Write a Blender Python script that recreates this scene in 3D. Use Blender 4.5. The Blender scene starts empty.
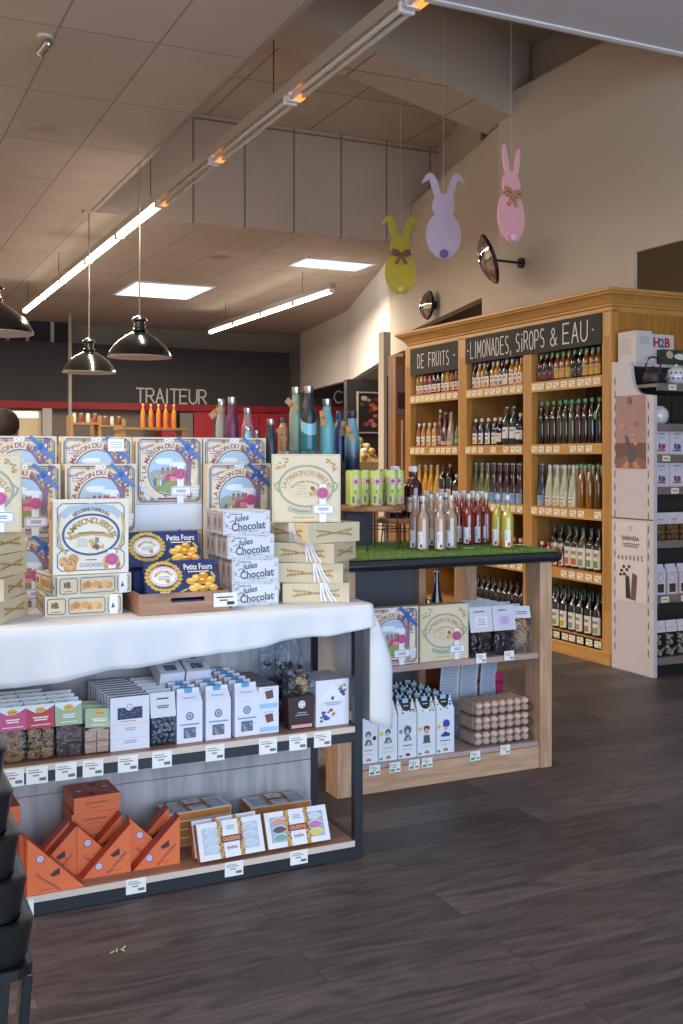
import bpy, math, random
from mathutils import Matrix, Vector
PI = math.pi
R = math.radians
SC = bpy.context.scene
C = SC.collection
rnd = random.Random(11)

# ------------------------------------------------------------------ camera, world, big lights, exposure
AZ = R(25.4); FPX = 1055.0; HOR = 458.0; EYE = 1.35
SA, CA = math.sin(AZ), math.cos(AZ)
cam_d = bpy.data.cameras.new('camera'); cam = bpy.data.objects.new('camera', cam_d); C.objects.link(cam)
cam.location = (0, 0, EYE); cam.rotation_euler = (R(90), 0, -AZ)
cam_d.sensor_width = 36; cam_d.lens = FPX/1024*36; cam_d.shift_y = (HOR-512)/1024
cam_d.clip_start = .05; cam_d.clip_end = 100
SC.camera = cam
SC.view_settings.view_transform = 'Standard'; SC.view_settings.look = 'None'
SC.view_settings.gamma = 1; SC.view_settings.use_curve_mapping = False
SC.view_settings.exposure = 0.08

w = bpy.data.worlds.new('sky'); SC.world = w; w.use_nodes = True
bg = w.node_tree.nodes['Background']; bg.inputs[0].default_value = (.62, .78, 1, 1); bg.inputs[1].default_value = 1.5

def area(name, loc, rot, sx, sy, power, col, spread=180):
    l = bpy.data.lights.new(name, 'AREA'); l.shape = 'RECTANGLE'; l.size = sx; l.size_y = sy
    l.energy = power; l.color = col; l.spread = R(spread)
    o = bpy.data.objects.new(name, l); C.objects.link(o); o.location = loc; o.rotation_euler = rot
    return o
# daylight through the glazed shop front behind the camera
area('shopfront_daylight', (.5, -2.2, 1.5), (R(98), 0, 0), 8.0, 2.8, 300, (.66, .80, 1.0))
def at(u, v, Y=None, X=None, z=None):
    r = (u-341.5)/FPX; k = (HOR-v)/FPX
    dx = SA+CA*r; dy = CA-SA*r
    t = Y/dy if Y is not None else (X/dx if X is not None else (z-EYE)/k)
    return Vector((dx*t, dy*t, EYE+k*t))
def XatY(u, Y): return at(u, HOR, Y=Y).x
def att(u, v, t):
    r = (u-341.5)/FPX; k = (HOR-v)/FPX
    return Vector(((SA+CA*r)*t, (CA-SA*r)*t, EYE+k*t))

# ------------------------------------------------------------------ materials
def lin(c):
    if isinstance(c, str):
        c = [int(c[i:i+2], 16)/255 for i in (0, 2, 4)]
    return tuple((x/12.92 if x <= .04045 else ((x+.055)/1.055)**2.4) for x in c)
MATS = {}
def mat(name, col=None, rough=.55, metal=0, var=.06, scale=25, bump=0, coat=0, stretch=None, sheen=0, emit=0, spec=.5, detail=3):
    if name in MATS: return MATS[name]
    if col is None: print('NOCOL', name); col = '999999'
    m = bpy.data.materials.new(name); m.use_nodes = True; nt = m.node_tree; N = nt.nodes; L = nt.links
    b = N['Principled BSDF']; c = lin(col)
    b.inputs['Roughness'].default_value = rough; b.inputs['Metallic'].default_value = metal
    b.inputs['Coat Weight'].default_value = coat; b.inputs['Coat Roughness'].default_value = .08
    b.inputs['Specular IOR Level'].default_value = spec
    tc = N.new('ShaderNodeTexCoord'); mp = N.new('ShaderNodeMapping'); no = N.new('ShaderNodeTexNoise')
    L.new(tc.outputs['Object'], mp.inputs[0]); L.new(mp.outputs[0], no.inputs['Vector'])
    if stretch: mp.inputs['Scale'].default_value = stretch
    no.inputs['Scale'].default_value = scale; no.inputs['Detail'].default_value = detail
    mx = N.new('ShaderNodeMix'); mx.data_type = 'RGBA'
    mx.inputs[6].default_value = (*[max(0, x*(1-var)) for x in c], 1)
    mx.inputs[7].default_value = (*[min(1, x*(1+var)) for x in c], 1)
    L.new(no.outputs['Fac'], mx.inputs[0]); L.new(mx.outputs[2], b.inputs['Base Color'])
    if bump:
        bp = N.new('ShaderNodeBump'); bp.inputs['Strength'].default_value = bump; bp.inputs['Distance'].default_value = .01
        L.new(no.outputs['Fac'], bp.inputs['Height']); L.new(bp.outputs[0], b.inputs['Normal'])
    if emit:
        L.new(mx.outputs[2], b.inputs['Emission Color']); b.inputs['Emission Strength'].default_value = emit
    MATS[name] = m; return m
def wood(name, c1, c2, axis='X', rough=.45, sc=9):
    if name in MATS: return MATS[name]
    m = bpy.data.materials.new(name); m.use_nodes = True; nt = m.node_tree; N = nt.nodes; L = nt.links
    b = N['Principled BSDF']; b.inputs['Roughness'].default_value = rough
    tc = N.new('ShaderNodeTexCoord'); mp = N.new('ShaderNodeMapping'); no = N.new('ShaderNodeTexNoise')
    s = {'X': (.12, 1, 1), 'Y': (1, .12, 1), 'Z': (1, 1, .12)}[axis]
    mp.inputs['Scale'].default_value = s
    L.new(tc.outputs['Object'], mp.inputs[0]); L.new(mp.outputs[0], no.inputs['Vector'])
    no.inputs['Scale'].default_value = sc*4; no.inputs['Detail'].default_value = 5; no.inputs['Distortion'].default_value = .6
    cr = N.new('ShaderNodeValToRGB'); cr.color_ramp.elements[0].position = .35; cr.color_ramp.elements[1].position = .68
    cr.color_ramp.elements[0].color = (*lin(c1), 1); cr.color_ramp.elements[1].color = (*lin(c2), 1)
    L.new(no.outputs['Fac'], cr.inputs[0]); L.new(cr.outputs[0], b.inputs['Base Color'])
    bp = N.new('ShaderNodeBump'); bp.inputs['Strength'].default_value = .08; bp.inputs['Distance'].default_value = .004
    L.new(no.outputs['Fac'], bp.inputs['Height']); L.new(bp.outputs[0], b.inputs['Normal'])
    MATS[name] = m; return m
def glass(name, tint, clear=.8, rough=.05, bump=0):
    """thin clear film or bottle glass: tinted see-through with a glossy skin"""
    if name in MATS: return MATS[name]
    m = bpy.data.materials.new(name); m.use_nodes = True; nt = m.node_tree; N = nt.nodes; L = nt.links
    N.remove(N['Principled BSDF']); out = N['Material Output']
    tr = N.new('ShaderNodeBsdfTransparent'); tr.inputs[0].default_value = (*lin(tint), 1)
    gl = N.new('ShaderNodeBsdfGlossy'); gl.inputs['Roughness'].default_value = rough; gl.inputs[0].default_value = (.75, .78, .8, 1)
    lw = N.new('ShaderNodeLayerWeight'); lw.inputs[0].default_value = .35
    mr = N.new('ShaderNodeMapRange'); mr.inputs[3].default_value = (1-clear)*.15; mr.inputs[4].default_value = min(1, 1.15-clear)
    L.new(lw.outputs['Facing'], mr.inputs[0])
    mx = N.new('ShaderNodeMixShader'); L.new(mr.outputs[0], mx.inputs[0]); L.new(tr.outputs[0], mx.inputs[1]); L.new(gl.outputs[0], mx.inputs[2])
    L.new(mx.outputs[0], out.inputs[0])
    no = N.new('ShaderNodeTexNoise'); no.inputs['Scale'].default_value = 45; tc = N.new('ShaderNodeTexCoord')
    L.new(tc.outputs['Object'], no.inputs['Vector'])
    bp = N.new('ShaderNodeBump'); bp.inputs['Strength'].default_value = bump; bp.inputs['Distance'].default_value = .02
    L.new(no.outputs['Fac'], bp.inputs['Height']); 
    if bump: L.new(bp.outputs[0], gl.inputs['Normal'])
    MATS[name] = m; return m
def tiles(name, col, line, sx, sy, ox=0, oy=0, ax='xy', mortar=.008, rough=.8, var=.05):
    m = bpy.data.materials.new(name); m.use_nodes = True; nt = m.node_tree; N = nt.nodes; L = nt.links
    b = N['Principled BSDF']; b.inputs['Roughness'].default_value = rough
    g = N.new('ShaderNodeNewGeometry'); sp = N.new('ShaderNodeSeparateXYZ'); cb = N.new('ShaderNodeCombineXYZ')
    L.new(g.outputs['Position'], sp.inputs[0])
    L.new(sp.outputs['XYZ'.index(ax[0].upper())], cb.inputs[0]); L.new(sp.outputs['XYZ'.index(ax[1].upper())], cb.inputs[1])
    mp = N.new('ShaderNodeMapping'); mp.inputs['Location'].default_value = (-ox+200*sx, -oy+200*sy, 0); L.new(cb.outputs[0], mp.inputs[0])
    br = N.new('ShaderNodeTexBrick'); br.offset = 0; br.squash = 1
    br.inputs['Scale'].default_value = 1; br.inputs['Brick Width'].default_value = sx; br.inputs['Row Height'].default_value = sy
    br.inputs['Mortar Size'].default_value = mortar; br.inputs['Mortar Smooth'].default_value = .1
    c = lin(col); br.inputs['Color1'].default_value = (*[x*(1-var) for x in c], 1); br.inputs['Color2'].default_value = (*[x*(1+var) for x in c], 1)
    br.inputs['Mortar'].default_value = (*lin(line), 1)
    L.new(mp.outputs[0], br.inputs['Vector'])
    no = N.new('ShaderNodeTexNoise'); no.inputs['Scale'].default_value = 3; no.inputs['Detail'].default_value = 4; L.new(g.outputs['Position'], no.inputs['Vector'])
    mr = N.new('ShaderNodeMapRange'); mr.inputs[3].default_value = .88; mr.inputs[4].default_value = 1.1; L.new(no.outputs['Fac'], mr.inputs[0])
    mx = N.new('ShaderNodeVectorMath'); mx.operation = 'SCALE'; L.new(br.outputs['Color'], mx.inputs[0]); L.new(mr.outputs[0], mx.inputs['Scale'])
    L.new(mx.outputs[0], b.inputs['Base Color'])
    MATS[name] = m; return m
def planks(name):
    m = bpy.data.materials.new(name); m.use_nodes = True; nt = m.node_tree; N = nt.nodes; L = nt.links
    b = N['Principled BSDF']; g = N.new('ShaderNodeNewGeometry')
    mp = N.new('ShaderNodeMapping'); mp.inputs['Location'].default_value = (20.3, 20.1, 0); L.new(g.outputs['Position'], mp.inputs[0])
    br = N.new('ShaderNodeTexBrick'); br.offset = .43; br.offset_frequency = 2; br.inputs['Scale'].default_value = 1
    br.inputs['Brick Width'].default_value = 1.22; br.inputs['Row Height'].default_value = .185; br.inputs['Mortar Size'].default_value = .0012
    br.inputs['Color1'].default_value = (*lin('403a3c'), 1); br.inputs['Color2'].default_value = (*lin('625a5b'), 1); br.inputs['Mortar'].default_value = (*lin('2a2423'), 1)
    br.inputs['Bias'].default_value = -.1
    L.new(mp.outputs[0], br.inputs['Vector'])
    # per-plank shift of the grain so that boards differ
    sc = N.new('ShaderNodeVectorMath'); sc.operation = 'MULTIPLY_ADD'; sc.inputs[1].default_value = (60, 60, 60)
    L.new(br.outputs['Color'], sc.inputs[0])
    m2 = N.new('ShaderNodeMapping'); m2.inputs['Scale'].default_value = (1.3, 9, 1); L.new(g.outputs['Position'], m2.inputs[0]); L.new(m2.outputs[0], sc.inputs[2])
    n1 = N.new('ShaderNodeTexNoise'); n1.inputs['Scale'].default_value = 1.6; n1.inputs['Detail'].default_value = 7; n1.inputs['Distortion'].default_value = 2.6
    L.new(sc.outputs[0], n1.inputs['Vector'])
    cr = N.new('ShaderNodeValToRGB'); e = cr.color_ramp.elements
    e[0].position = .32; e[0].color = (.50, .48, .48, 1); e[1].position = .66; e[1].color = (1.32, 1.28, 1.24, 1)
    L.new(n1.outputs['Fac'], cr.inputs[0])
    mu = N.new('ShaderNodeMix'); mu.data_type = 'RGBA'; mu.blend_type = 'MULTIPLY'; mu.inputs[0].default_value = 1
    L.new(br.outputs['Color'], mu.inputs[6]); L.new(cr.outputs[0], mu.inputs[7]); L.new(mu.outputs[2], b.inputs['Base Color'])
    mr = N.new('ShaderNodeMapRange'); mr.inputs[3].default_value = .38; mr.inputs[4].default_value = .58; L.new(n1.outputs['Fac'], mr.inputs[0]); L.new(mr.outputs[0], b.inputs['Roughness'])
    bp = N.new('ShaderNodeBump'); bp.inputs['Strength'].default_value = .15; bp.inputs['Distance'].default_value = .003
    L.new(n1.outputs['Fac'], bp.inputs['Height']); L.new(bp.outputs[0], b.inputs['Normal'])
    return m

# ------------------------------------------------------------------ mesh builder
_T = {}
def text_geo(s, bold=0):
    k = (s, bold)
    if k in _T: return _T[k]
    cu = bpy.data.curves.new('t', 'FONT'); cu.body = s; cu.resolution_u = 2; cu.size = 1; cu.offset = bold
    ob = bpy.data.objects.new('t', cu); C.objects.link(ob); bpy.context.view_layer.update()
    me = bpy.data.meshes.new_from_object(ob.evaluated_get(bpy.context.evaluated_depsgraph_get()))
    vs = [(v.co.x, v.co.y) for v in me.vertices]; fs = [tuple(p.vertices) for p in me.polygons]
    bpy.data.objects.remove(ob); bpy.data.curves.remove(cu); bpy.data.meshes.remove(me)
    _T[k] = (vs, fs); return _T[k]
LAY = .0006; STEP = 5e-6
class MB:
    def __init__(s): s.v = []; s.f = []; s.m = []; s.mats = []; s.M = Matrix(); s.lay = LAY; s.c = 0
    def mi(s, m):
        if m not in s.mats: s.mats.append(m)
        return s.mats.index(m)
    def add(s, vs, fs, m):
        o = len(s.v); s.v += [tuple(s.M @ Vector(p)) for p in vs]
        i = s.mi(m)
        for f in fs: s.f.append(tuple(o+k for k in f)); s.m.append(i)
        return s
    def box(s, x0, x1, y0, y1, z0, z1, m):
        return s.add([(x0,y0,z0),(x1,y0,z0),(x1,y1,z0),(x0,y1,z0),(x0,y0,z1),(x1,y0,z1),(x1,y1,z1),(x0,y1,z1)],
                     [(0,3,2,1),(4,5,6,7),(0,1,5,4),(1,2,6,5),(2,3,7,6),(3,0,4,7)], m)
    def frus(s, a, b, m):
        """a,b = (x0,x1,y0,y1,z) lower and upper rectangles"""
        v = []
        for (x0,x1,y0,y1,z) in (a, b): v += [(x0,y0,z),(x1,y0,z),(x1,y1,z),(x0,y1,z)]
        return s.add(v, [(0,3,2,1),(4,5,6,7),(0,1,5,4),(1,2,6,5),(2,3,7,6),(3,0,4,7)], m)
    def prism(s, pts, z0, z1, m):
        n = len(pts); v = [(x,y,z0) for x,y in pts]+[(x,y,z1) for x,y in pts]
        f = [tuple(range(n-1,-1,-1)), tuple(range(n,2*n))]+[(i,(i+1)%n,(i+1)%n+n,i+n) for i in range(n)]
        return s.add(v, f, m)
    def lathe(s, prof, m, seg=16, cx=0, cy=0):
        v = []; f = []
        for r, z in prof:
            for k in range(seg): a = 2*PI*k/seg; v.append((cx+r*math.cos(a), cy+r*math.sin(a), z))
        for j in range(len(prof)-1):
            for k in range(seg):
                k2 = (k+1)%seg; f.append((j*seg+k, j*seg+k2, (j+1)*seg+k2, (j+1)*seg+k))
        if prof[0][0] > 1e-5: f.append(tuple(range(seg-1,-1,-1)))
        if prof[-1][0] > 1e-5: f.append(tuple((len(prof)-1)*seg+k for k in range(seg)))
        return s.add(v, f, m)
    def arc_wall(s, r, z0, z1, a0, a1, m, n=8):
        v = []; f = []
        for k in range(n+1):
            a = a0+(a1-a0)*k/n; v += [(r*math.cos(a), r*math.sin(a), z0), (r*math.cos(a), r*math.sin(a), z1)]
        for k in range(n): f.append((2*k, 2*k+2, 2*k+3, 2*k+1))
        return s.add(v, f, m)
    def tube(s, pts, r, m, seg=6, closed=False):
        P = [Vector(p) for p in pts]; n = len(P); v = []; f = []
        for i, p in enumerate(P):
            a = P[i-1] if (i or closed) else p; b = P[(i+1)%n] if (i < n-1 or closed) else p
            d = (b-a).normalized(); up = Vector((0,0,1)) if abs(d.z) < .9 else Vector((1,0,0))
            x = d.cross(up).normalized(); y = d.cross(x)
            rr = r[i] if isinstance(r, (list, tuple)) else r
            for k in range(seg):
                t = 2*PI*k/seg; v.append(tuple(p+x*math.cos(t)*rr+y*math.sin(t)*rr))
        for i in range(n if closed else n-1):
            j = (i+1)%n
            for k in range(seg): k2 = (k+1)%seg; f.append((i*seg+k, i*seg+k2, j*seg+k2, j*seg+k))
        if not closed: f += [tuple(range(seg-1,-1,-1)), tuple((n-1)*seg+k for k in range(seg))]
        return s.add(v, f, m)
    def ball(s, c, r, m, sx=1, sy=1, sz=1, seg=8, rings=5, jit=0):
        v = []; f = []
        for j in range(rings+1):
            th = PI*j/rings
            for k in range(seg):
                a = 2*PI*k/seg; q = 1+(rnd.random()-.5)*jit
                v.append((c[0]+r*sx*q*math.sin(th)*math.cos(a), c[1]+r*sy*q*math.sin(th)*math.sin(a), c[2]+r*sz*q*math.cos(th)))
        for j in range(rings):
            for k in range(seg): k2 = (k+1)%seg; f.append((j*seg+k, (j+1)*seg+k, (j+1)*seg+k2, j*seg+k2))
        return s.add(v, f, m)
    def clampz(s, z0):
        s.v = [(x, y, max(z, z0)) for x, y, z in s.v]; return s
    # ---- flat print in the plane of s.M (x right, y up, z out), n = layer
    def zz(s, n): s.c += 1; return n*s.lay+s.c*STEP
    def poly(s, pts, m, n=1): z = s.zz(n); return s.add([(x,y,z) for x,y in pts], [tuple(range(len(pts)))], m)
    def rect(s, x0, y0, x1, y1, m, n=1): return s.poly([(x0,y0),(x1,y0),(x1,y1),(x0,y1)], m, n)
    def ell(s, cx, cy, rx, ry, m, n=1, k=16, jit=0):
        return s.poly([(cx+rx*math.cos(2*PI*i/k)*(1+(rnd.random()-.5)*jit), cy+ry*math.sin(2*PI*i/k)*(1+(rnd.random()-.5)*jit)) for i in range(k)], m, n)
    def ring(s, cx, cy, rx, ry, wd, m, n=1, k=24, a0=0, a1=2*PI):
        v = []; f = []; z = s.zz(n)
        for i in range(k+1):
            a = a0+(a1-a0)*i/k; c, q = math.cos(a), math.sin(a)
            v += [(cx+(rx-wd)*c, cy+(ry-wd)*q, z), (cx+rx*c, cy+ry*q, z)]
        for i in range(k): f.append((2*i, 2*i+1, 2*i+3, 2*i+2))
        return s.add(v, f, m)
    def rib(s, pts, wd, m, n=1):
        for a, b in zip(pts, pts[1:]):
            dx, dy = b[0]-a[0], b[1]-a[1]; l = math.hypot(dx, dy) or 1; ux, uy = dx/l, dy/l; e = wd*.35; nx, ny = -uy*wd/2, ux*wd/2
            s.poly([(a[0]-ux*e+nx, a[1]-uy*e+ny), (a[0]-ux*e-nx, a[1]-uy*e-ny), (b[0]+ux*e-nx, b[1]+uy*e-ny), (b[0]+ux*e+nx, b[1]+uy*e+ny)], m, n)
        return s
    def frame(s, x0, y0, x1, y1, wd, m, n=1, cut=0):
        c = cut; P = [(x0+c,y0),(x1-c,y0),(x1,y0+c),(x1,y1-c),(x1-c,y1),(x0+c,y1),(x0,y1-c),(x0,y0+c),(x0+c,y0)]
        return s.rib(P, wd, m, n)
    def text(s, t, cx, cy, h, m, n=2, rot=0, wmax=None, bold=0, shear=0, sx=1):
        vs, fs = text_geo(t, bold)
        if not vs: return s
        x0 = min(p[0] for p in vs); x1 = max(p[0] for p in vs); y0 = min(p[1] for p in vs); y1 = max(p[1] for p in vs)
        k = h/max(y1-y0, .35); kx = k*sx
        if wmax and (x1-x0)*kx > wmax: kx = wmax/(x1-x0)
        cr, sr = math.cos(rot), math.sin(rot); o = []; z = s.zz(n)
        for x, y in vs:
            X = (x-(x0+x1)/2)*kx+shear*(y-(y0+y1)/2)*k; Y = (y-(y0+y1)/2)*k
            o.append((cx+X*cr-Y*sr, cy+X*sr+Y*cr, z))
        return s.add(o, fs, m)
    def arctext(s, t, cx, cy, rx, ry, a0, a1, h, m, n=2, bold=.01):
        """letters along an ellipse from angle a0 to a1 (degrees)"""
        ws = []
        for ch in t:
            vs = text_geo(ch, bold)[0]; ws.append(.35 if not vs else max(p[0] for p in vs)-min(p[0] for p in vs)+.14)
        tot = sum(ws)-(ws[0]+ws[-1])/2; acc = -ws[0]/2
        for ch, wd in zip(t, ws):
            a = R(a0+(a1-a0)*(acc+wd/2)/tot); acc += wd
            if ch == ' ': continue
            x = cx+rx*math.cos(a); y = cy+ry*math.sin(a)
            tx, ty = rx*math.sin(a), -ry*math.cos(a); s.text(ch, x, y, h, m, n, rot=math.atan2(ty, tx), bold=bold)
        return s
    def lines(s, x0, x1, y0, y1, k, m, n=2, wd=None, ragged=.3):
        """rows of small print"""
        for i in range(k):
            y = y1-(y1-y0)*(i+.5)/k; t = (y1-y0)/k*.45 if wd is None else wd
            q = (x1-x0)*ragged*rnd.random()/2; s.rect(x0+q, y-t/2, x1-q, y+t/2, m, n)
        return s
    def scribble(s, x0, x1, y, h, m, n=2, k=10, wd=None):
        """joined-up handwriting"""
        P = []
        for i in range(k*3+1): 
            P.append((x0+(x1-x0)*i/(k*3), y+h*(.5 if i%3 == 1 else (-.3 if i%3 == 2 else 0))*(1 if (i//3)%3 else 1.5)))
        return s.rib(P, wd or h*.16, m, n)
    def build(s, name, parent=None, smooth=False, bevel=0, loc=None, sub=0, solid=0):
        me = bpy.data.meshes.new(name); me.from_pydata(s.v, [], s.f)
        for m in s.mats: me.materials.append(m)
        me.polygons.foreach_set('material_index', s.m); me.update()
        if smooth:
            me.polygons.foreach_set('use_smooth', [True]*len(me.polygons))
            try: me.set_sharp_from_angle(angle=R(38))
            except Exception: pass
        o = bpy.data.objects.new(name, me); C.objects.link(o)
        if parent: o.parent = parent
        if loc: o.location = loc
        if solid:
            q = o.modifiers.new('Solid', 'SOLIDIFY'); q.thickness = solid; q.offset = 0
        if bevel:
            q = o.modifiers.new('Bevel', 'BEVEL'); q.width = bevel; q.segments = 2; q.limit_method = 'ANGLE'
        if sub:
            q = o.modifiers.new('Sub', 'SUBSURF'); q.levels = sub; q.render_levels = sub
        return o
def FR(o, x, y):
    x = Vector(x); y = Vector(y); z = x.cross(y); o = Vector(o)
    return Matrix(((x.x,y.x,z.x,o.x),(x.y,y.y,z.y,o.y),(x.z,y.z,z.z,o.z),(0,0,0,1)))
def Ffront(d, z=0): return FR((0,-d/2,z), (1,0,0), (0,0,1))
def Fright(w, z=0): return FR((w/2,0,z), (0,1,0), (0,0,1))
def Fleft(w, z=0): return FR((-w/2,0,z), (0,-1,0), (0,0,1))
def Fbottom(z=0): return FR((0,0,z), (1,0,0), (0,-1,0))
def Ftop(h): return FR((0,0,h), (1,0,0), (0,1,0))

def thing(name, label, cat, loc=(0,0,0), rz=0, group=None, rx=0):
    o = bpy.data.objects.new(name, None); C.objects.link(o); o.empty_display_size = .05
    o.location = loc; o.rotation_euler = (rx, 0, rz); return tag(o, label, cat, group)
def tag(o, label=None, cat=None, group=None, kind=None):
    if label: o['label'] = label
    if cat: o['category'] = cat
    if group: o['group'] = group
    elif 'group' in o.keys(): del o['group']
    if kind: o['kind'] = kind
    return o
KIDS = {}
def kids(o): return [c for c in bpy.data.objects if c.parent == o]
def dup(root, loc=None, rz=None, label=None, group=None, rx=None, parent=None, _k=None):
    ch = KIDS.get(root.name)
    if ch is None: ch = kids(root); KIDS[root.name] = ch
    c = root.copy(); C.objects.link(c)
    if parent: c.parent = parent
    if loc is not None: c.location = loc
    if rz is not None: c.rotation_euler.z = rz
    if rx is not None: c.rotation_euler.x = rx
    if label: tag(c, label, None, group)
    KIDS[c.name] = []
    for q in ch: KIDS[c.name].append(dup(q, parent=c))
    return c
class Proto:
    """first call moves the original, later calls copy it"""
    def __init__(s, root): s.r = root; s.used = False
    def put(s, loc, rz=0, label=None, group=None, rx=0):
        if not s.used:
            s.used = True; s.r.location = loc; s.r.rotation_euler = (rx, 0, rz)
            if label: tag(s.r, label, None, group)
            return s.r
        return dup(s.r, loc, rz, label, group, rx)
def struct(b, name, **k): return tag(b.build(name, **k), kind='structure')

# ---- single-stroke capitals (unit box, 0..1)
def _arc(cx, cy, rx, ry, a0, a1, k=8): return [(cx+rx*math.cos(R(a0+(a1-a0)*i/k)), cy+ry*math.sin(R(a0+(a1-a0)*i/k))) for i in range(k+1)]
STK = {
 'T': [[(0,1),(1,1)], [(.5,1),(.5,0)]], 'R': [[(0,0),(0,1),(.55,1)]+_arc(.55,.74,.4,.26,90,-90)+[(0,.48)], [(.45,.48),(1,0)]],
 'A': [[(0,0),(.5,1),(1,0)], [(.2,.35),(.8,.35)]], 'I': [[(.5,1),(.5,0)]], 'i': [[(.5,.72),(.5,0)], [(.5,.93),(.5,.98)]], 'E': [[(.95,1),(0,1),(0,0),(.95,0)], [(0,.52),(.8,.52)]],
 'U': [[(0,1),(0,.35)]+_arc(.5,.35,.5,.35,180,360)+[(1,1)]], 'C': [_arc(.55,.5,.55,.5,50,310,12)], 'H': [[(0,0),(0,1)], [(1,0),(1,1)], [(0,.5),(1,.5)]],
 'L': [[(0,1),(0,0),(.85,0)]], 'M': [[(0,0),(.08,1),(.5,.3),(.92,1),(1,0)]], 'O': [_arc(.5,.5,.5,.5,90,450,14)], 'N': [[(0,0),(0,1),(1,0),(1,1)]],
 'D': [[(0,0),(0,1),(.3,1)]+_arc(.3,.5,.65,.5,90,-90)+[(0,0)]], 'S': [_arc(.5,.75,.42,.25,40,270,8)+_arc(.5,.25,.42,.25,90,-140,8)],
 'P': [[(0,0),(0,1),(.5,1)]+_arc(.5,.73,.42,.27,90,-90)+[(0,.46)]], 'F': [[(.9,1),(0,1),(0,0)], [(0,.52),(.75,.52)]],
 '&': [[(1,0),(.25,.72)]+_arc(.45,.8,.22,.2,200,-30,6)+[(.15,.4)]+_arc(.4,.24,.35,.24,140,330,6)+[(.95,.45)]], ',': [[(.5,.08),(.35,-.18)]], '.': [[(.5,.5),(.5,.54)]], ' ': [],
}
def strokes(b, t, x, y, h, wch, m, wd, n=1, gap=.28, jit=0):
    """write t with single-stroke capitals starting at x; returns the end x"""
    for ch in t:
        w = wch*(.35 if ch in 'Ii,.' else (.5 if ch == ' ' else (1.25 if ch == 'M' else 1)))
        dy = (rnd.random()-.5)*jit
        for ln in STK.get(ch, []): b.rib([(x+px*w, y+dy*h+py*h) for px, py in ln], wd, m, n)
        x += w+wch*gap
    return x

# ------------------------------------------------------------------ common materials
M_ceil = tiles('ceiling tiles', 'c6b6a8', '9e9084', .6, 1.17, 2.37, .5, mortar=.008)
M_ceil2 = tiles('recess ceiling tiles', 'c6b6a4', '877a6d', 1.2, 1.2, 2.37, .1, mortar=.010)
M_bulk = tiles('bulkhead panels', 'c9b7a4', '8a7d6e', .5855, 5.0, 3.416, 0, ax='xz', mortar=.012)
M_plas = mat('warm painted plaster', 'cdbfac', .85, var=.03, scale=4)
M_plas2 = mat('grey beam plaster', 'cdbcaa', .85, var=.03, scale=4)
M_fasc = mat('white fascia paint', 'ded8d2', .7, var=.03, scale=5)
M_near = mat('near soffit paint', 'd3d0d6', .8, var=.03, scale=5)
M_tan = mat('tan alcove paint', '86684a', .9, var=.05, scale=4)
M_black = mat('black sign panel', '353235', .6, var=.05)
M_red = mat('red enamel panel', 'a01424', .5)
M_white = mat('white paint', 'e8e6e4', .5)
M_trim = mat('white trim', 'f0f0f2', .5)
M_dark = mat('matt black', '17181a', .6)
M_metal = mat('brushed steel', 'b9b9ba', .3, metal=1)
M_chrome = mat('chrome', 'd8d8d8', .12, metal=1)
M_tube = mat('fluorescent tube glow', 'fff1dc', .5, emit=14)
M_tubeoff = mat('unlit tube glass', 'cfc8bd', .2, coat=.5)
M_glow = mat('orange electrode glow', 'ff7a2a', .5, emit=2.5)
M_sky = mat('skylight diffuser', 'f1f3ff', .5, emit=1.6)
M_winpane = mat('clerestory pane', '2c333b', .1, coat=1)

# ------------------------------------------------------------------ the room
b = MB(); b.box(-4, 10.4, -3, 20.4, -.06, 0, planks('dark plank floor')); struct(b, 'floor')
b = MB(); b.box(-4, 2.37, -3, 20.4, 3.9, 4.0, M_ceil); struct(b, 'ceiling')
b = MB(); b.box(2.37, 7.3, -3, 5.1, 3.9, 4.0, M_near); struct(b, 'ceiling')
b = MB(); b.box(2.37, 7.3, 5.1, 5.14, 3.9, 5.05, M_near); b.box(2.37, 5.3, 5.065, 5.1, 3.888, 3.899, M_trim); struct(b, 'trim_1')
b = MB(); b.box(2.25, 2.37, 5.1, 10.9, 4.0, 5.05, M_plas2); b.box(2.33, 2.372, 5.1, 10.9, 3.885, 3.899, mat('ceiling edge profile', 'a89b8f', .6)); struct(b, 'trim_2')
b = MB(); b.box(2.37, 10.4, 10.98, 20.4, 3.9, 4.0, M_ceil); struct(b, 'ceiling')
b = MB(); b.box(2.25, 6.9, 10.9, 10.98, 3.88, 5.05, M_bulk); struct(b, 'wall_bulkhead')
b = MB(); b.box(2.2, 7.0, 5.0, 11.0, 5.05, 5.15, M_ceil2); struct(b, 'ceiling')
b = MB(); b.prism([(2.371, 6.38), (5.56, 7.80), (5.56, 8.30), (2.371, 6.93)], 4.34, 5.049, M_plas2)
b.add([(2.372,6.385,4.339),(5.3,7.69,4.339),(5.3,8.18,4.339),(2.372,6.925,4.339)], [(0,3,2,1)], M_ceil2)
struct(b, 'trim_3')
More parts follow.
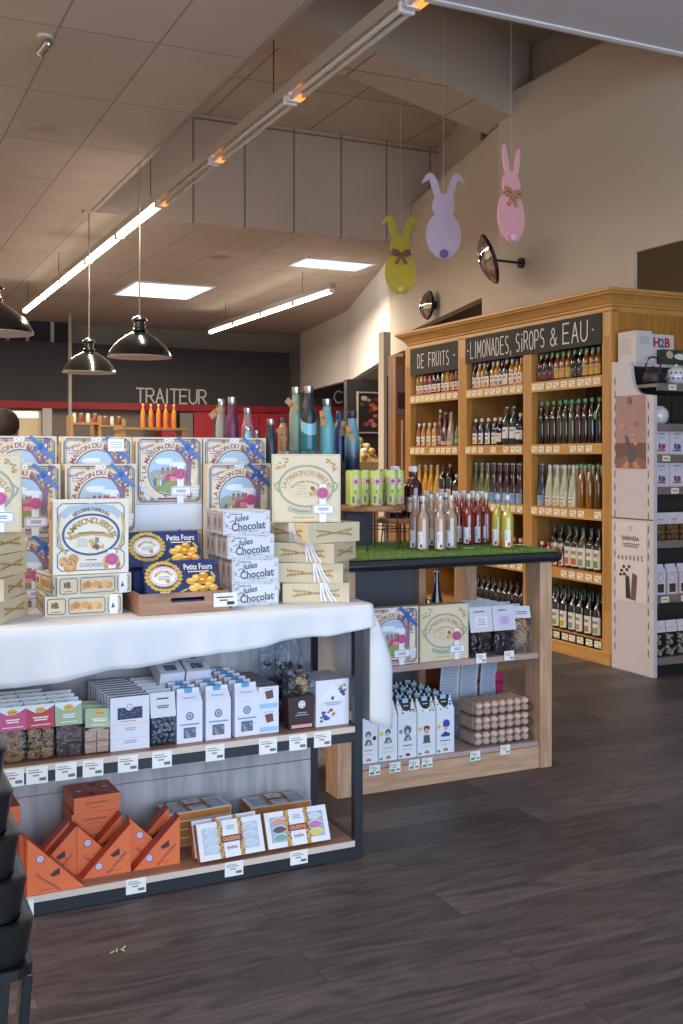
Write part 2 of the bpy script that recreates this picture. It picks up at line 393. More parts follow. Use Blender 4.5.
# right hand wall: pier, wall over the alcove, ledge, set-back clerestory wall
b = MB(); b.box(5.3, 5.33, 6.12, 7.9, 0, 4.55, M_plas); b.box(5.3, 5.33, -3, 6.12, 2.87, 4.55, M_plas); b.box(5.331, 5.7, -3, 7.9, 4.45, 4.55, M_plas); struct(b, 'wall_right')
def wall_seg(b, p, q, th, z0, z1, m):
    d = (Vector(q)-Vector(p)).normalized(); n = Vector((d.y, -d.x))*th
    b.prism([p, q, (q[0]+n.x, q[1]+n.y), (p[0]+n.x, p[1]+n.y)], z0, z1, m)
def on(p, q, s): return (p[0]+(q[0]-p[0])*s, p[1]+(q[1]-p[1])*s)
P0, P1 = (5.3, 7.901), (6.33, 11.9); PB, PA = (7.94, 16.5), (8.54, 19.96)
b = MB(); wall_seg(b, P0, on(P0, P1, .11), .1, 0, 2.85, M_plas); wall_seg(b, P0, on(P0, P1, .74), .1, 2.85, 4.31, M_plas)
wall_seg(b, on(P0, P1, .74), P1, .1, 2.65, 3.9, M_plas)
struct(b, 'wall_right_rear')
b = MB(); wall_seg(b, P1, PB, .1, 2.66, 3.9, M_fasc); wall_seg(b, PB, PA, .1, 2.70, 3.9, M_fasc); struct(b, 'wall_fascia')
b = MB(); b.box(5.62, 5.7, 5.1, 8.0, 4.551, 5.05, M_plas2); wall_seg(b, (5.62, 7.95), (6.45, 10.9), .08, 4.31, 5.05, M_plas2)
b.prism([(5.3,7.91),(6.1,10.89),(6.46,10.89),(5.62,7.91)], 4.25, 4.309, M_plas); struct(b, 'wall_clerestory')
def clere(name, p, q, z0, z1, n):
    b = MB(); d = Vector((q[0]-p[0], q[1]-p[1])); L_ = d.length; d.normalize()
    b.M = FR((p[0], p[1], 0), (-d.x, -d.y, 0), (0, 0, 1))
    for i in range(n):
        x0 = -L_*(i+1)/n; x1 = -L_*i/n
        b.box(x0+.02, x1-.02, z0+.02, z1-.02, .004, .01, M_winpane)
    for i in range(n+1): b.box(-L_*i/n-.02, -L_*i/n+.02, z0, z1, .002, .03, M_plas)
    b.box(-L_, 0, z1-.02, z1, .002, .03, M_plas); struct(b, name)
clere('window_1', on((5.62,7.95),(6.45,10.9), .12), on((5.62,7.95),(6.45,10.9), .42), 4.32, 4.98, 3)
clere('window_2', (5.62, 5.75), (5.62, 6.7), 4.56, 4.98, 2)
b = MB(); b.box(7.2, 7.3, -3, 13.3, 0, 3.9, M_tan); struct(b, 'wall_alcove')
b = MB(); b.box(5.4, 7.2, -3, -2.9, 0, 3.9, M_plas); b.box(-4, 5.4, -3, -2.9, 3.25, 3.9, M_plas); struct(b, 'wall_front')
b = MB(); b.box(-4.1, -4, -3, 20.4, 0, 3.9, M_plas); struct(b, 'wall_left')
b = MB(); b.prism([(6.95, 13.5), (8.05, 16.5), (8.7, 20.29), (10.3, 20.29), (10.3, 13.5)], 2.96, 3.02, M_ceil); struct(b, 'ceiling')
b = MB(); b.box(10.3, 10.4, 11, 20.4, 0, 3.9, M_fasc); struct(b, 'wall_far_right')
# far wall with the black fascia and red band of the counter
b = MB(); b.box(-4, 10.4, 20.3, 20.4, 0, 3.9, mat('far wall grey', '8d847b', .8)); struct(b, 'wall_far')
b = MB(); b.box(-4, 8.3, 19.98, 20.29, 2.40, 3.50, M_black); b.box(-4, 8.3, 19.96, 20.29, 2.27, 2.399, M_red)
b.box(-4, 3.9, 20.2, 20.29, 3.52, 3.9, M_dark)
for x in (2.75, 3.1, 3.55): b.box(x, x+.06, 20.15, 20.2, 3.52, 3.9, M_plas)
struct(b, 'trim_4')
def wall_word(name, label, t, x0, z0, h, wch, wd, y=19.975):
    b = MB(); b.M = FR((x0, y, z0), (1,0,0), (0,0,1)); b.lay = .004
    end = strokes(b, t, 0, 0, h, wch, mat('pale raised letters', 'd8cfc8', .5), wd, 1, gap=.26)
    o = b.build(name, solid=.004); tag(o, label, 'sign'); return end
wall_word('sign_lettering', 'pale thin capitals reading TRAITEUR on the far black fascia', 'TRAITEUR', 5.13, 2.418, .27, .152, .03)
b = MB(); b.box(8.62, 10.25, 19.9, 19.96, 2.42, 2.90, M_black); b.box(8.62, 10.25, 19.88, 19.96, 2.27, 2.419, M_red); struct(b, 'trim_5')
wall_word('sign_lettering', 'pale capitals CH, start of a word on the black panel beyond the fascia wall', 'CHARCUTERIE'[:2], 9.27, 2.50, .24, .19, .034, y=19.88)
# skylight, then a panel glowing as a patch of light
def glow_panel(x0, x1, y0, y1, label, m=M_sky):
    b = MB(); b.box(x0, x1, y0, y1, 3.888, 3.899, m); o = b.build('ceiling_glow_panel'); tag(o, label, 'ceiling light')
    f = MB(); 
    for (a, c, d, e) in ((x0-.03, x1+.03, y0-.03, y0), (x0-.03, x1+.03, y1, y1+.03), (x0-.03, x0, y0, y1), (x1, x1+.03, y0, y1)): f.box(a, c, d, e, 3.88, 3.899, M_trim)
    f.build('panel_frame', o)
glow_panel(3.85, 5.0, 15.0, 16.3, 'square glowing white ceiling panel above the hanging lamps')
glow_panel(5.35, 6.3, 12.3, 12.85, 'glowing patch of light on the ceiling beside the end of the short strip light', mat('cool light patch', 'dfe6ff', .5, emit=1.0))  # no fitting here: emission paints the bright patch on the ceiling

# strip lights hung under the ceiling
def strip(name, label, x, z, y0, seg, lit, n, rods):
    t = thing(name, label, 'strip light', (x, y0, z))
    b = MB(); L_ = seg*n
    b.box(-.035, .035, 0, L_, .03, .10, mat('light channel metal', 'c9c2b8', .35, metal=.6)); b.build('channel', t)
    for i in range(n):
        on_ = i in lit
        for dx in ((0,) if on_ else (-.028, .028)):
            g = MB(); g.tube([(dx, i*seg+.05, -.005), (dx, (i+1)*seg-.05, -.005)], .022 if on_ else .014, M_tube if on_ else M_tubeoff, 8); g.build('tube', t, smooth=True)
        for yy in (i*seg+.02, (i+1)*seg-.045):
            g = MB(); g.box(-.04, .04, yy, yy+.025, -.022, .03, M_white); g.build('lamp_holder', t)
        if not on_:
            g = MB(); g.tube([(.028, (i+1)*seg-.10, -.006), (.028, (i+1)*seg-.05, -.006)], .0185, M_glow, 8); g.build('tube_end', t, smooth=True)
    for y, h in rods:
        g = MB(); g.tube([(0, y, .1), (0, y, h)], .004, M_dark, 5); g.build('hanger', t)
    return t
strip('strip_light', 'long metal strip light, far half lit, near tubes dark with orange ends', 2.45, 3.5, 2.95, 1.45, {4, 5, 6, 7, 8}, 9, [(3.2, 1.55), (6.1, 1.55), (10.4, .4), (12.8, .4)])
strip('strip_light', 'short fully lit strip light running towards the far right corner', 5.72, 3.5, 12.3, 1.25, {0, 1, 2, 3}, 4, [(1, .4), (4.2, .4)])
# the light the lit tubes give, downwards and (past the narrow channel) upwards; two unseen rows left of view are added to brighten room and ceiling
for x, y, L_, p, q in ((2.45, 10.4, 3.4, 130, 3), (2.45, 14, 3.4, 130, 3), (5.72, 14.8, 5.2, 200, 5), (-1.2, 6, 8, 330, 115), (-1.2, 15, 8, 300, 90)):
    area('tube_and_fill_light', (x, y, 3.46), (0, 0, 0), .08, L_, p, (1, .87, .71))
    area('tube_and_fill_light', (x, y, 3.61), (PI, 0, 0), .08, L_, q, (1, .87, .71))
# ceiling fittings
b = MB(); p = at(45, 41, z=3.87); t = thing('ceiling_spotlight', 'small white cylindrical spotlight on the near left ceiling', 'spotlight', (p.x, p.y, 3.9))
b.lathe([(.05, -.02), (.05, 0)], M_plas2); b.build('mount_plate', t)
b = MB(); b.M = Matrix.Rotation(R(64), 4, 'X') @ Matrix.Rotation(R(20), 4, 'Y'); b.lathe([(.022, -.055), (.03, -.05), (.03, .05), (.02, .06)], M_metal, 14)
b.lathe([(.018, -.058), (.024, -.0555)], mat('lamp lens glow', 'fff8ea', .3, emit=2)); b.build('lamp_head', t, smooth=True, loc=(0, 0, -.07))
for u, v, lab in ((42, 128, 'round flush cream disc on the ceiling tiles below the small spotlight'), (220, 257, 'round flush disc on the far ceiling beyond the bulkhead')):
    p = at(u, v, z=3.9); b = MB(); b.lathe([(.10, -.012), (.12, 0)], mat('cream disc', 'b59f8a', .6), 24); b.lathe([(.06, -.018), (.08, -.011)], mat('cream disc', 'b59f8a'), 20)
    o = b.build('ceiling_disc', loc=(p.x, p.y, 3.899)); tag(o, lab, 'ceiling fitting')
b = MB(); p = at(70, 380, Y=19); b.tube([(0, 0, 0), (0, 0, 3.9)], .034, mat('pole grey', 'b1a79c', .4), 10); o = b.build('support_pole', smooth=True, loc=(p.x, 19, 0)); tag(o, 'thin grey pole rising to the ceiling in front of the black fascia', 'pole')

# hanging dome lamps
def pendant():
    t = thing('pendant_lamp', 'x', 'pendant lamp')
    M_dome = mat('glossy black enamel', '121315', .18, coat=.8)
    b = MB(); pr = [(.275, 0), (.272, .012), (.25, .06), (.205, .115), (.145, .165), (.09, .20), (.06, .215)]
    b.lathe(pr+[(.055, .216)], M_dome, 40); sh = b.build('lamp_shade', t, smooth=True)
    b = MB(); b.lathe([(.274, -.004), (.268, .006), (.246, .05), (.20, .105), (.14, .153), (.05, .2)], mat('white enamel inside', 'dedbd6', .5), 40); b.build('reflector', t, smooth=True)
    b = MB(); b.lathe([(.045, .214), (.062, .225), (.062, .24), (.048, .25), (.048, .30), (.066, .31), (.066, .325), (.04, .345), (.012, .36)], M_dome, 20); b.build('lamp_cap', t, smooth=True)
    b = MB(); b.lathe([(.02, .2), (.045, .13), (.05, .09), (.03, .05), (.004, .04)], mat('frosted bulb', 'efe9dd', .4), 16); b.build('bulb', t, smooth=True)
    return t
PL = Proto(pendant())
for u, v, t_, lab in ((139.5, 357, 9.1, 'black dome pendant lamp, nearest above the word TRAITEUR'), (89, 372.5, 10.9, 'black dome pendant lamp in the middle, small and lowest in view'), (-6, 333, 7.5, 'black dome pendant lamp cut off by the left edge')):
    p = att(u, v, t_); o = PL.put(tuple(p), 0, lab)
    g = MB(); g.tube([(0, 0, .355), (0, 0, 3.9-p.z)], .006, mat('pale flex', '9a9288', .5), 6); g.build('cord', o)

# ------------------------------------------------------------------ hanging rabbits and mirrors
def rabbit(name, label, u, v, t_, H, yaw, col, ears, bow, tail, wire_top=5.05):
    """v = bottom of the body; flat painted board 12 mm thick"""
    p = att(u, v, t_); t = thing(name, label, 'rabbit decoration', tuple(p), yaw)
    m = mat('rabbit paint '+col, col, .6, var=.03)
    def ellp(cx, cy, rx, ry, k=28): return [(cx+rx*math.cos(2*PI*i/k), cy+ry*math.sin(2*PI*i/k)) for i in range(k)]
    b = MB(); b.M = FR((0, .006, 0), (1,0,0), (0,0,1))
    b.prism(ellp(0, .27*H, .205*H, .27*H), 0, .012, m)
    b.prism(ellp(0, .60*H, .135*H, .145*H), 0.0001, .0119, m)
    if ears == 'up':
        for s in (-1, 1):
            pts = [(s*(.055+.045*math.sin(a))*H+s*.045*H*math.cos(a)*0, 0) for a in (0,)]
            E = []
            for k in range(20):
                a = 2*PI*k/20; x = .04*math.cos(a)*H; y = .17*math.sin(a)*H; q = R(-10*s)
                E.append((s*.085*H+x*math.cos(q)-y*math.sin(q), .83*H+x*math.sin(q)+y*math.cos(q)))
            b.prism(E, 0.0002, .0118, m)
    else:
        for s in (-1, 1):
            E = [(.02,.68),(.045,.80),(.075,.90),(.115,.965),(.155,.985),(.20,.955),(.245,.885),(.25,.865),(.235,.858),(.20,.88),(.165,.90),(.15,.85),(.125,.76),(.10,.68)]
            P = [(s*x*H, y*H) for x, y in E]
            if s < 0: P.reverse()
            b.prism(P, 0.0002, .0118, m)
    bo = b.build('board', t, bevel=.002)
    g = MB(); g.ball((0, -.022, .055*H), .048*H, mat('pompom '+tail, tail, .95, bump=.6, scale=60), sy=.8, seg=14, rings=9, jit=.08); g.build('tail', t, smooth=True)
    if bow:
        m2 = mat('bow '+bow, bow, .8, bump=.2, scale=60)
        g = MB(); g.M = Matrix.Translation((0, -.014, .49*H))
        for s in (-1, 1):
            g.tube([(0,0,0),(s*.03,-.008,.022),(s*.062,-.004,.03),(s*.068,0,.008),(s*.04,-.006,-.006),(0,0,0)], [.006,.013,.015,.014,.011,.006], m2, 6)
            g.tube([(0,0,0),(s*.02,-.004,-.035),(s*.038,0,-.065)], [.006,.011,.013], m2, 6)
        g.ball((0,-.008,0), .012, m2); g.build('bow', t, smooth=True)
    g = MB(); g.tube([(0, 0, .73*H), (0, 0, wire_top-p.z)], .0012, mat('nylon thread', 'b8b0a8', .4), 4); g.build('hanging_thread', t)
    return t
rabbit('rabbit_decoration', 'yellow wooden rabbit hanging on a thread, brown bow and cream tail', 400.5, 294, 7.5, .565, R(-14), 'b8a21c', 'flop', '7c5a50', 'd9c46a')
rabbit('rabbit_decoration', 'lilac wooden rabbit hanging on a thread, without a bow', 443.5, 259, 6.8, .565, R(-20), 'b09cab', 'flop', None, '6a5a8c')
rabbit('rabbit_decoration', 'pink wooden rabbit with upright ears and tan bow, hanging on a thread', 511, 243, 6.3, .58, R(14), 'e8a4a8', 'up', 'b5875c', 'dfb4c0')

M_mirror = mat('mirror', 'c9c4be', .04, metal=1, var=.0)
def mirror(label, p, wall, tilt, rad, axis):
    t = thing('convex_mirror', label, 'mirror', tuple(wall))
    d = Vector(wall)-Vector(p)
    g = MB(); g.tube([(0,0,0), tuple(-d)], .011, M_dark, 8); g.build('arm', t, smooth=True)
    g = MB(); g.M = Matrix.Rotation(axis, 4, 'Z') @ Matrix.Rotation(R(90), 4, 'Y'); g.lathe([(.045, -.012), (.045, .012), (.02, .03)], M_dark, 18); g.build('wall_plate', t, smooth=True)
    h = MB(); h.M = Matrix.Translation(-d) @ tilt
    h.lathe([(rad*.98, -.01), (rad, .0), (rad*1.0, .012), (rad*.8, .03), (.02, .045)], M_dark, 36); fr = h.build('mirror_housing', t, smooth=True)
    h = MB(); h.M = Matrix.Translation(-d) @ tilt
    h.lathe([(rad*.97, -.011), (rad*.8, -.04), (rad*.55, -.066), (rad*.28, -.082), (0.0001, -.087)], M_mirror, 36); h.build('mirror_face', t, smooth=True)
    return t
wp = at(521, 263, X=5.3-.012)
mirror('round convex mirror on a black arm beside the pink rabbit', (wp.x-.34, wp.y-.02, wp.z+.0), wp, Matrix.Rotation(R(-25), 4, 'Z') @ Matrix.Rotation(R(72), 4, 'Y'), .215, 0)
q0 = on(P0, P1, .42); q = att(438, 304, 11.0)
q0 = Vector((5.3+1.03*.49-.012, 7.9+4*.49, 3.0)); 
mirror('small round convex mirror in a black rim above the left end of the drinks cabinet', (q0.x-.10, q0.y-.03, 2.99), q0, Matrix.Rotation(R(-10), 4, 'Z') @ Matrix.Rotation(R(92), 4, 'Y'), .155, R(-14))

# ------------------------------------------------------------------ drinks cabinet
W_oak = wood('golden oak', 'bb8440', 'c99450', 'Y', .4, 5); W_oakz = wood('golden oak upright', 'bb8440', 'c99450', 'Z', .4, 5)
W_oakd = wood('oak back boards', '6b4a26', '86602f', 'Z', .6)
M_slate = mat('chalkboard', '35322f', .8, var=.12, scale=6)
M_chalk = mat('chalk', 'e4dfd8', .9)
M_card = mat('price card', 'e9dcc0', .6); M_ink = mat('black ink', '3c3a3c', .7); M_redink = mat('red ink', 'b8323a', .7)
POST = [(8.184, 8.095), (7.30, 7.178), (6.40, 6.30), (5.514, 5.424)]
XF, XB = 4.51, 5.06
SH = [1.894, 1.448, 1.009, .589, .157]
cab = thing('drinks_cabinet', 'tall golden oak drinks cabinet with chalkboard headers and five shelves of bottles', 'cabinet', (XF, 6.8, 0))
def cb(b, name, par=cab, **k):
    o = b.build(name, par, **k); o.location = (-XF, -6.8, 0) if par is cab else (0, 0, 0); return o
for y1, y0 in POST:
    b = MB(); b.box(XF, XF+.06, y0, y1, 0, 2.31, W_oakz)
    for k in range(4): yy = y0+(y1-y0)*(.2+.2*k); b.box(XF-.003, XF, yy-.004, yy+.004, .35, 2.15, W_oakz)
    cb(b, 'post', bevel=.002)
for i, (ya, yb) in enumerate(((POST[0][1]+.0, POST[1][0]), (POST[1][1], POST[2][0]), (POST[2][1], POST[3][0]))):
    for j, z in enumerate(SH):
        b = MB(); b.box(XF+.005, XB-.02, yb+.001, ya-.001, z-.03, z, W_oak); s = cb(b, 'shelf')
        b = MB(); b.box(XF-.004, XF+.004, yb+.001, ya-.001, z-.072, z-.0, W_oak)
        cb(b, 'shelf_edge', s)
        b = MB(); b.M = FR((XF-.005, ya, z-.036), (0,-1,0), (0,0,1)); L_ = ya-yb; n = 9
        for k in range(n):
            if j and rnd.random() < .15: continue
            x = L_*(k+.5)/n+(rnd.random()-.5)*.02; b.rect(x-.034, -.022, x+.034, .022, M_card, 1)
            b.rect(x-.026, .004, x+.012, .010, mat('taupe print', 'a3978c', .7), 2); b.rect(x+.006, -.014, x+.026, -.006, M_redink if rnd.random() < .15 else mat('taupe print', 'a3978c', .7), 2)
        cb(b, 'price_labels', s)
    if i < 2:
        b = MB(); b.box(XF+.06, XB-.021, yb-.05, yb-.03, .16, 2.30, W_oakz); cb(b, 'divider')
b = MB(); b.box(XB-.02, XB, POST[3][1]+.02, POST[0][0]-.02, 0, 2.31, W_oakd); cb(b, 'back_panel')
b = MB(); b.box(XF+.061, XB+.2, POST[3][1]+.004, POST[3][1]+.028, 0, 2.31, wood('oak side panel', '9c6a2c', 'b67f3a', 'Z', .4)); cb(b, 'side_panel')
b = MB(); b.box(XF+.061, XB, POST[0][0]-.03, POST[0][0]-.006, 0, 2.31, W_oakz); cb(b, 'side_panel')
b = MB(); b.box(XF-.012, XF, 5.424, 8.184, 0, .085, W_oak); b.box(XF-.004, XF+.02, 5.52, 8.09, .085, .155, W_oak); cb(b, 'plinth', bevel=.003)
# cornice: stacked mouldings, chamfered at the far left
b = MB()
_v = []; _f = []; _pr = ((.0, 2.30), (.0, 2.335), (.014, 2.337), (.014, 2.350), (.022, 2.356), (.036, 2.376), (.058, 2.396), (.08, 2.408), (.08, 2.418), (.094, 2.420), (.094, 2.442))
for o_, z_ in _pr:
    x0 = XF-o_; y0 = 5.424-o_; y1 = 8.184+o_
    _v += [(x0, y0, z_), (XB+.2, y0, z_), (XB+.2, y1+.1, z_), (x0+.16, y1+.1, z_), (x0, y1-.06, z_)]
for j in range(len(_pr)-1):
    for k in range(5): _f.append((j*5+k, j*5+(k+1) % 5, (j+1)*5+(k+1) % 5, (j+1)*5+k))
_f += [(4, 3, 2, 1, 0), tuple(range(len(_v)-5, len(_v)))]; b.add(_v, _f, W_oak)
cb(b, 'cornice', bevel=.004)
# chalkboards
b = MB(); b.box(XF+.004, XF+.014, 7.30, 8.094, 2.07, 2.30, M_slate); o = cb(b, 'chalkboard')
b = MB(); b.M = FR((XF+.004, 8.03, 2.125), (0,-1,0), (0,0,1)); b.lay = .001
x = strokes(b, 'DE', .06, 0, .115, .045, M_chalk, .008, 1, .45, .08); x = strokes(b, 'FRUITS', x+.06, 0, .115, .042, M_chalk, .008, 1, .5, .1)
b.rect(x+.05, .06, x+.075, .07, M_chalk, 1); cb(b, 'chalk_lettering', o)
b = MB(); b.box(XF-.008, XF-.0035, 5.515, 7.178, 2.10, 2.305, M_slate); o = cb(b, 'chalkboard')
b = MB(); b.M = FR((XF-.008, 7.15, 2.135), (0,-1,0), (0,0,1)); b.lay = .001
b.rect(.0, .06, .02, .07, M_chalk, 1)
x = strokes(b, 'LIMONADES', .05, 0, .13, .044, M_chalk, .008, 1, .42, .08); x = strokes(b, ',', x, 0, .12, .05, M_chalk, .009)
x = strokes(b, 'SiROPS', x+.045, .0, .13, .048, M_chalk, .009, 1, .38, .1); x = strokes(b, '&', x+.05, 0, .12, .075, M_chalk, .009, 1)
x = strokes(b, 'EAU', x+.05, 0, .135, .068, M_chalk, .010, 1, .42, .06); b.rect(x+.02, .06, x+.035, .07, M_chalk, 1)
cb(b, 'chalk_lettering', o)

# bottles
def liquid(col): return mat('liquid '+col, col, .12, coat=.6, var=.12, scale=12)
M_clear = glass('clear bottle glass', 'f4f8f8', .82); 
PROF = {
 'bordeaux': [(.036,0),(.038,.006),(.038,.17),(.034,.19),(.018,.22),(.014,.235),(.0135,.285)],
 'slim': [(.026,0),(.028,.005),(.028,.155),(.022,.185),(.012,.215),(.0105,.24),(.0105,.262)],
 'cone': [(.036,0),(.038,.006),(.038,.09),(.034,.13),(.020,.20),(.014,.235),(.0135,.285)],
 'stout': [(.027,0),(.029,.006),(.029,.115),(.026,.135),(.015,.155),(.013,.165),(.013,.195)],
 'mini': [(.024,0),(.025,.004),(.025,.10),(.02,.115),(.012,.13),(.012,.155)],
}
def bottle(kind, col, cap, lab, hscale=1, lab_z=(.25, .62), lab2=None, clear_top=False, name='bottle', swing=False, dot=None):
    t = thing(name, 'x', 'bottle'); pr = [(r, z*hscale) for r, z in PROF[kind]]; H = pr[-1][1]; seg = 14
    rb = pr[1][0]; zs = pr[2][1]
    b = MB(); b.lathe([(p_[0]-.0, p_[1]) for p_ in pr], liquid(col) if not clear_top else M_clear, seg); body = b.build('bottle_body', t, smooth=True)
    if clear_top:
        b = MB(); lp = [(max(r-.003, .004), z+.003) for r, z in pr if z < H*.8]; b.lathe(lp, liquid(col), seg); b.build('contents', t, smooth=True)
    b = MB(); b.lathe([(.0145, H-.018*(not swing)), (.015, H+.004), (.011, H+.008)], mat('cap '+cap, cap, .35, coat=.3), 12)
    if swing:
        b.tube([(-.016, 0, H-.05), (-.022, 0, H-.01), (0, 0, H+.018), (.022, 0, H-.01), (.016, 0, H-.05)], .0022, M_metal, 4)
    b.build('cap', t, smooth=True)
    if lab:
        z0, z1 = lab_z[0]*zs, lab_z[1]*zs; m = mat('label '+lab, lab, .6)
        # labels face the aisle (-X)
        b = MB(); b.arc_wall(rb+.0008, z0, z1, R(115), R(255), m, 10)
        if lab2: b.arc_wall(rb+.0013, z0+(z1-z0)*.08, z0+(z1-z0)*.42, R(150), R(225), mat('label patch '+lab2, lab2, .6), 6)
        b.arc_wall(rb+.0013, z0+(z1-z0)*.62, z0+(z1-z0)*.80, R(150), R(225), mat('label print', '8a8480', .7), 6)
        b.build('label', body, smooth=True)
    if dot:
        b = MB(); b.M = FR((-rb-.004, 0, zs+.01), (0,-1,0), (0,0,1)); b.ell(0, 0, .028, .028, mat('green sticker', '4d9a45', .5), 1, 20); b.build('sticker', body)
    return t
_B = {}
def BP(*a, **k):
    key = str(a)+str(k)
    if key not in _B: _B[key] = Proto(bottle(*a, **k))
    return _B[key]
def row(ya, yb, z, specs, x, what, where, jitter=.006, back=None, dx=0):
    """specs from far (left) to near (right); what = list of (label) per spec"""
    n = len(specs); seen = {}
    for k, (sp, lab) in enumerate(zip(specs, what)):
        y = ya+(yb-ya)*(k+.5)/n; a, kw = sp
        BP(*a, **kw).put((x+(rnd.random()-.5)*jitter, y+(rnd.random()-.5)*jitter, z+.0006), R(-18+rnd.random()*14), lab+', '+where, 'bottles, '+where)
def S(*a, **k): return (a, k)
BAY = [(8.07, 7.355), (7.155, 6.46), (6.28, 5.575)]
XR = XF+.055
# top shelf
rr = S('stout', '2a0e12', '4e7a4a', '6b2a30'); ra = S('stout', '7a4a12', '3f7d45', 'c79a45', .98, (.15, .75)); rd = S('stout', '1a1214', '3f6a45', '4a3a3e')
row(*BAY[2], SH[0], [rr, rr, rr, ra, ra, ra, rd, rd, ra, ra, ra], XR, ['dark red squat bottle']*3+['amber squat bottle']*3+['black squat bottle']*2+['green capped amber squat bottle']*3, 'top shelf of the right bay')
cols = ['7a5aa0', 'd98a2a', 'e0b030', 'c8452f', 'e07a2a', '3d9a55', 'b0305a', 'd9d0c8', 'e0b030', 'd0482c', 'e08a30', 'd9a030']
row(*BAY[1], SH[0], [S('stout', ('2a1016' if i in (0, 3, 6, 7) else 'a8762a'), ('b9b0a4' if i % 3 else '2a2426'), 'e0d6c8', 1.0, (.1, .8), c) for i, c in enumerate(cols[:11])], XR,
    ['squat syrup bottle, label patch %s' % w for w in ('violet, by the far post', 'orange, second along', 'yellow, third along', 'brick red, fourth along', 'orange, fifth along', 'green', 'raspberry', 'pale grey', 'yellow, past the middle', 'red, next to last', 'amber, by the near post')], 'top shelf of the middle bay')
row(*BAY[0], SH[0], [S('slim', c, 'b9b2a8', 'e6ddd2', .85, (.12, .62), 'a83a34') for c in ('a8822c', '8a5a1c', '7a2a1c', '8a2a22', '3a1018', '2a1214', '8a6a3a', 'b07a20', '8a2a16', '5a1a14')], XR,
    ['slim juice bottle with a white label, %s' % w for w in ('farthest', 'second', 'third', 'fourth', 'fifth', 'sixth', 'seventh', 'eighth, golden', 'ninth, rust red', 'nearest, dark red')], 'top shelf of the left bay')
# second shelf
g2 = [S('slim', c, '3f8a52', None, 1.14, dot=(i == 9)) for i, c in enumerate(('1c1418', '2a1a20', '241a12', '3a3010', '2a2a1a', '4a4420', '3a1420', '2a1018', '14141a', '1a1210'))]
row(*BAY[2], SH[1], g2, XR, ['tall dark green capped bottle, %s' % w for w in ('beside the far post', 'second', 'third', 'fourth, olive', 'fifth', 'sixth, yellow green', 'seventh, wine red', 'eighth', 'ninth', 'with a round green sticker')], 'second shelf, right bay')
m2 = [S('stout', '2c3438', 'd8d8da', 'e0dcdc', 1.05, (.1, .8), c) for c in ('c9b030', 'b0308a', '8ab04a', 'd0c040')]+[S('bordeaux', '1c1418', 'c8b8b0', 'd8c8c0', .72, (.2, .75))]+[S('bordeaux', '2a3436', 'c8ccd0', 'dcd4d2', .98, (.3, .8), swing=True)]*2+[S('bordeaux', '20282c', 'c8ccd0', 'dcd4d2', .8, (.3, .8))]
row(*BAY[1], SH[1], m2, XR, ['short clear soda bottle with a yellow spotted label', 'short clear soda bottle with a magenta spotted label', 'short clear soda bottle with a green spotted label', 'short clear soda bottle with a pale yellow label', 'dark short bottle with a pink grey label', 'tall swing top bottle with a pale label', 'tall swing top bottle with a pale label', 'grey bottle with a small pale label by the post'], 'second shelf, middle bay')
l2 = [S('stout', c, 'd8d2cc', 'e4dcd0', 1.0, (.1, .75), d) for c, d in (('8a5a3a', 'c04a6a'), ('b07a4a', 'b04a3a'), ('c08a3a', '6aa04a'), ('c89a3a', 'd08030'))]+[S('slim', '6a1a20', 'c8b0a0', 'd9b8b0', 1.15, (.1, .5), 'b0305a'), S('cone', '4a141c', 'c8ccd0', 'd8a8a0', .95, (.1, .5), 'd0a040', swing=True), S('cone', 'a89080', 'c8ccd0', 'd9c0a8', .95, (.1, .5), 'e0a830', swing=True), S('mini', '3a7a3a', '5a9a50', '8ab070', 1)]
row(*BAY[0], SH[1], l2, XR, ['small lemonade bottle with a red and white label', 'small peach lemonade bottle', 'small lemonade bottle with a green patch', 'small golden lemonade bottle with an orange patch', 'slender red bottle, tallest', 'red swing top lemonade bottle', 'pale swing top lemonade bottle', 'small green bottle by the post'], 'second shelf, left bay')
# third shelf
m3 = [S('cone', c, 'b8c0cc', l, 1.02, (.0, .85), swing=True) for c, l in (('4a4a3a', 'cfc8ba'), ('6a6a3a', 'b8bc9a'), ('6a6a40', 'b0b894'), ('2a1a2a', '6f93c8'), ('3a1420', '6f93c8'), ('3a1018', '7f9ec8'), ('3a1018', '7f9ec8'), ('2a1018', '7f9ec8'))]
row(*BAY[1], SH[2], m3, XR, ['swing top bottle with a cream label by the far post', 'swing top bottle with a sage label', 'swing top bottle with a sage label', 'swing top bottle with a bright blue label, farthest of five', 'swing top bottle with a blue label', 'swing top bottle with a blue label', 'swing top bottle with a blue label', 'swing top bottle with a blue label, by the near post'], 'third shelf, middle bay')
r3 = [S('cone', '26304a', 'b8c0cc', '6f93c8', 1.02, (.0, .8), 'b0a040', swing=True)]+[S('cone', 'b8b49a', 'c8ccc8', 'd8ccb4', 1.0, (.1, .8), 'b8a890')]*4+[S('slim', '8a5a18', '3f9a4a', None, 1.12)]*2+[S('slim', '5a3a14', '3f9a4a', None, 1.12)]
row(*BAY[2], SH[2], r3, XR, ['lone swing top bottle with a blue label, far post']+['pale conical lemonade bottle with a cream label']*4+['green capped amber bottle, taller']*2+['dark amber bottle by the near post'], 'third shelf, right bay')
l3 = [S('cone', 'c8901e', 'c8ccd0', 'c09030', .95, (.1, .7), swing=True)]*3+[S('cone', 'c8a050', 'c8ccd0', 'cfae70', .95, (.1, .7), swing=True)]+[S('bordeaux', '16141a', '2a2426', 'cfc8c0', .95, (.1, .5)), S('bordeaux', '1c1612', 'a87a50', 'cfc8c0', 1.0, (.1, .5)), S('bordeaux', '3a2a1a', 'c8ccd0', 'd8d0c8', .7, (.1, .6))]
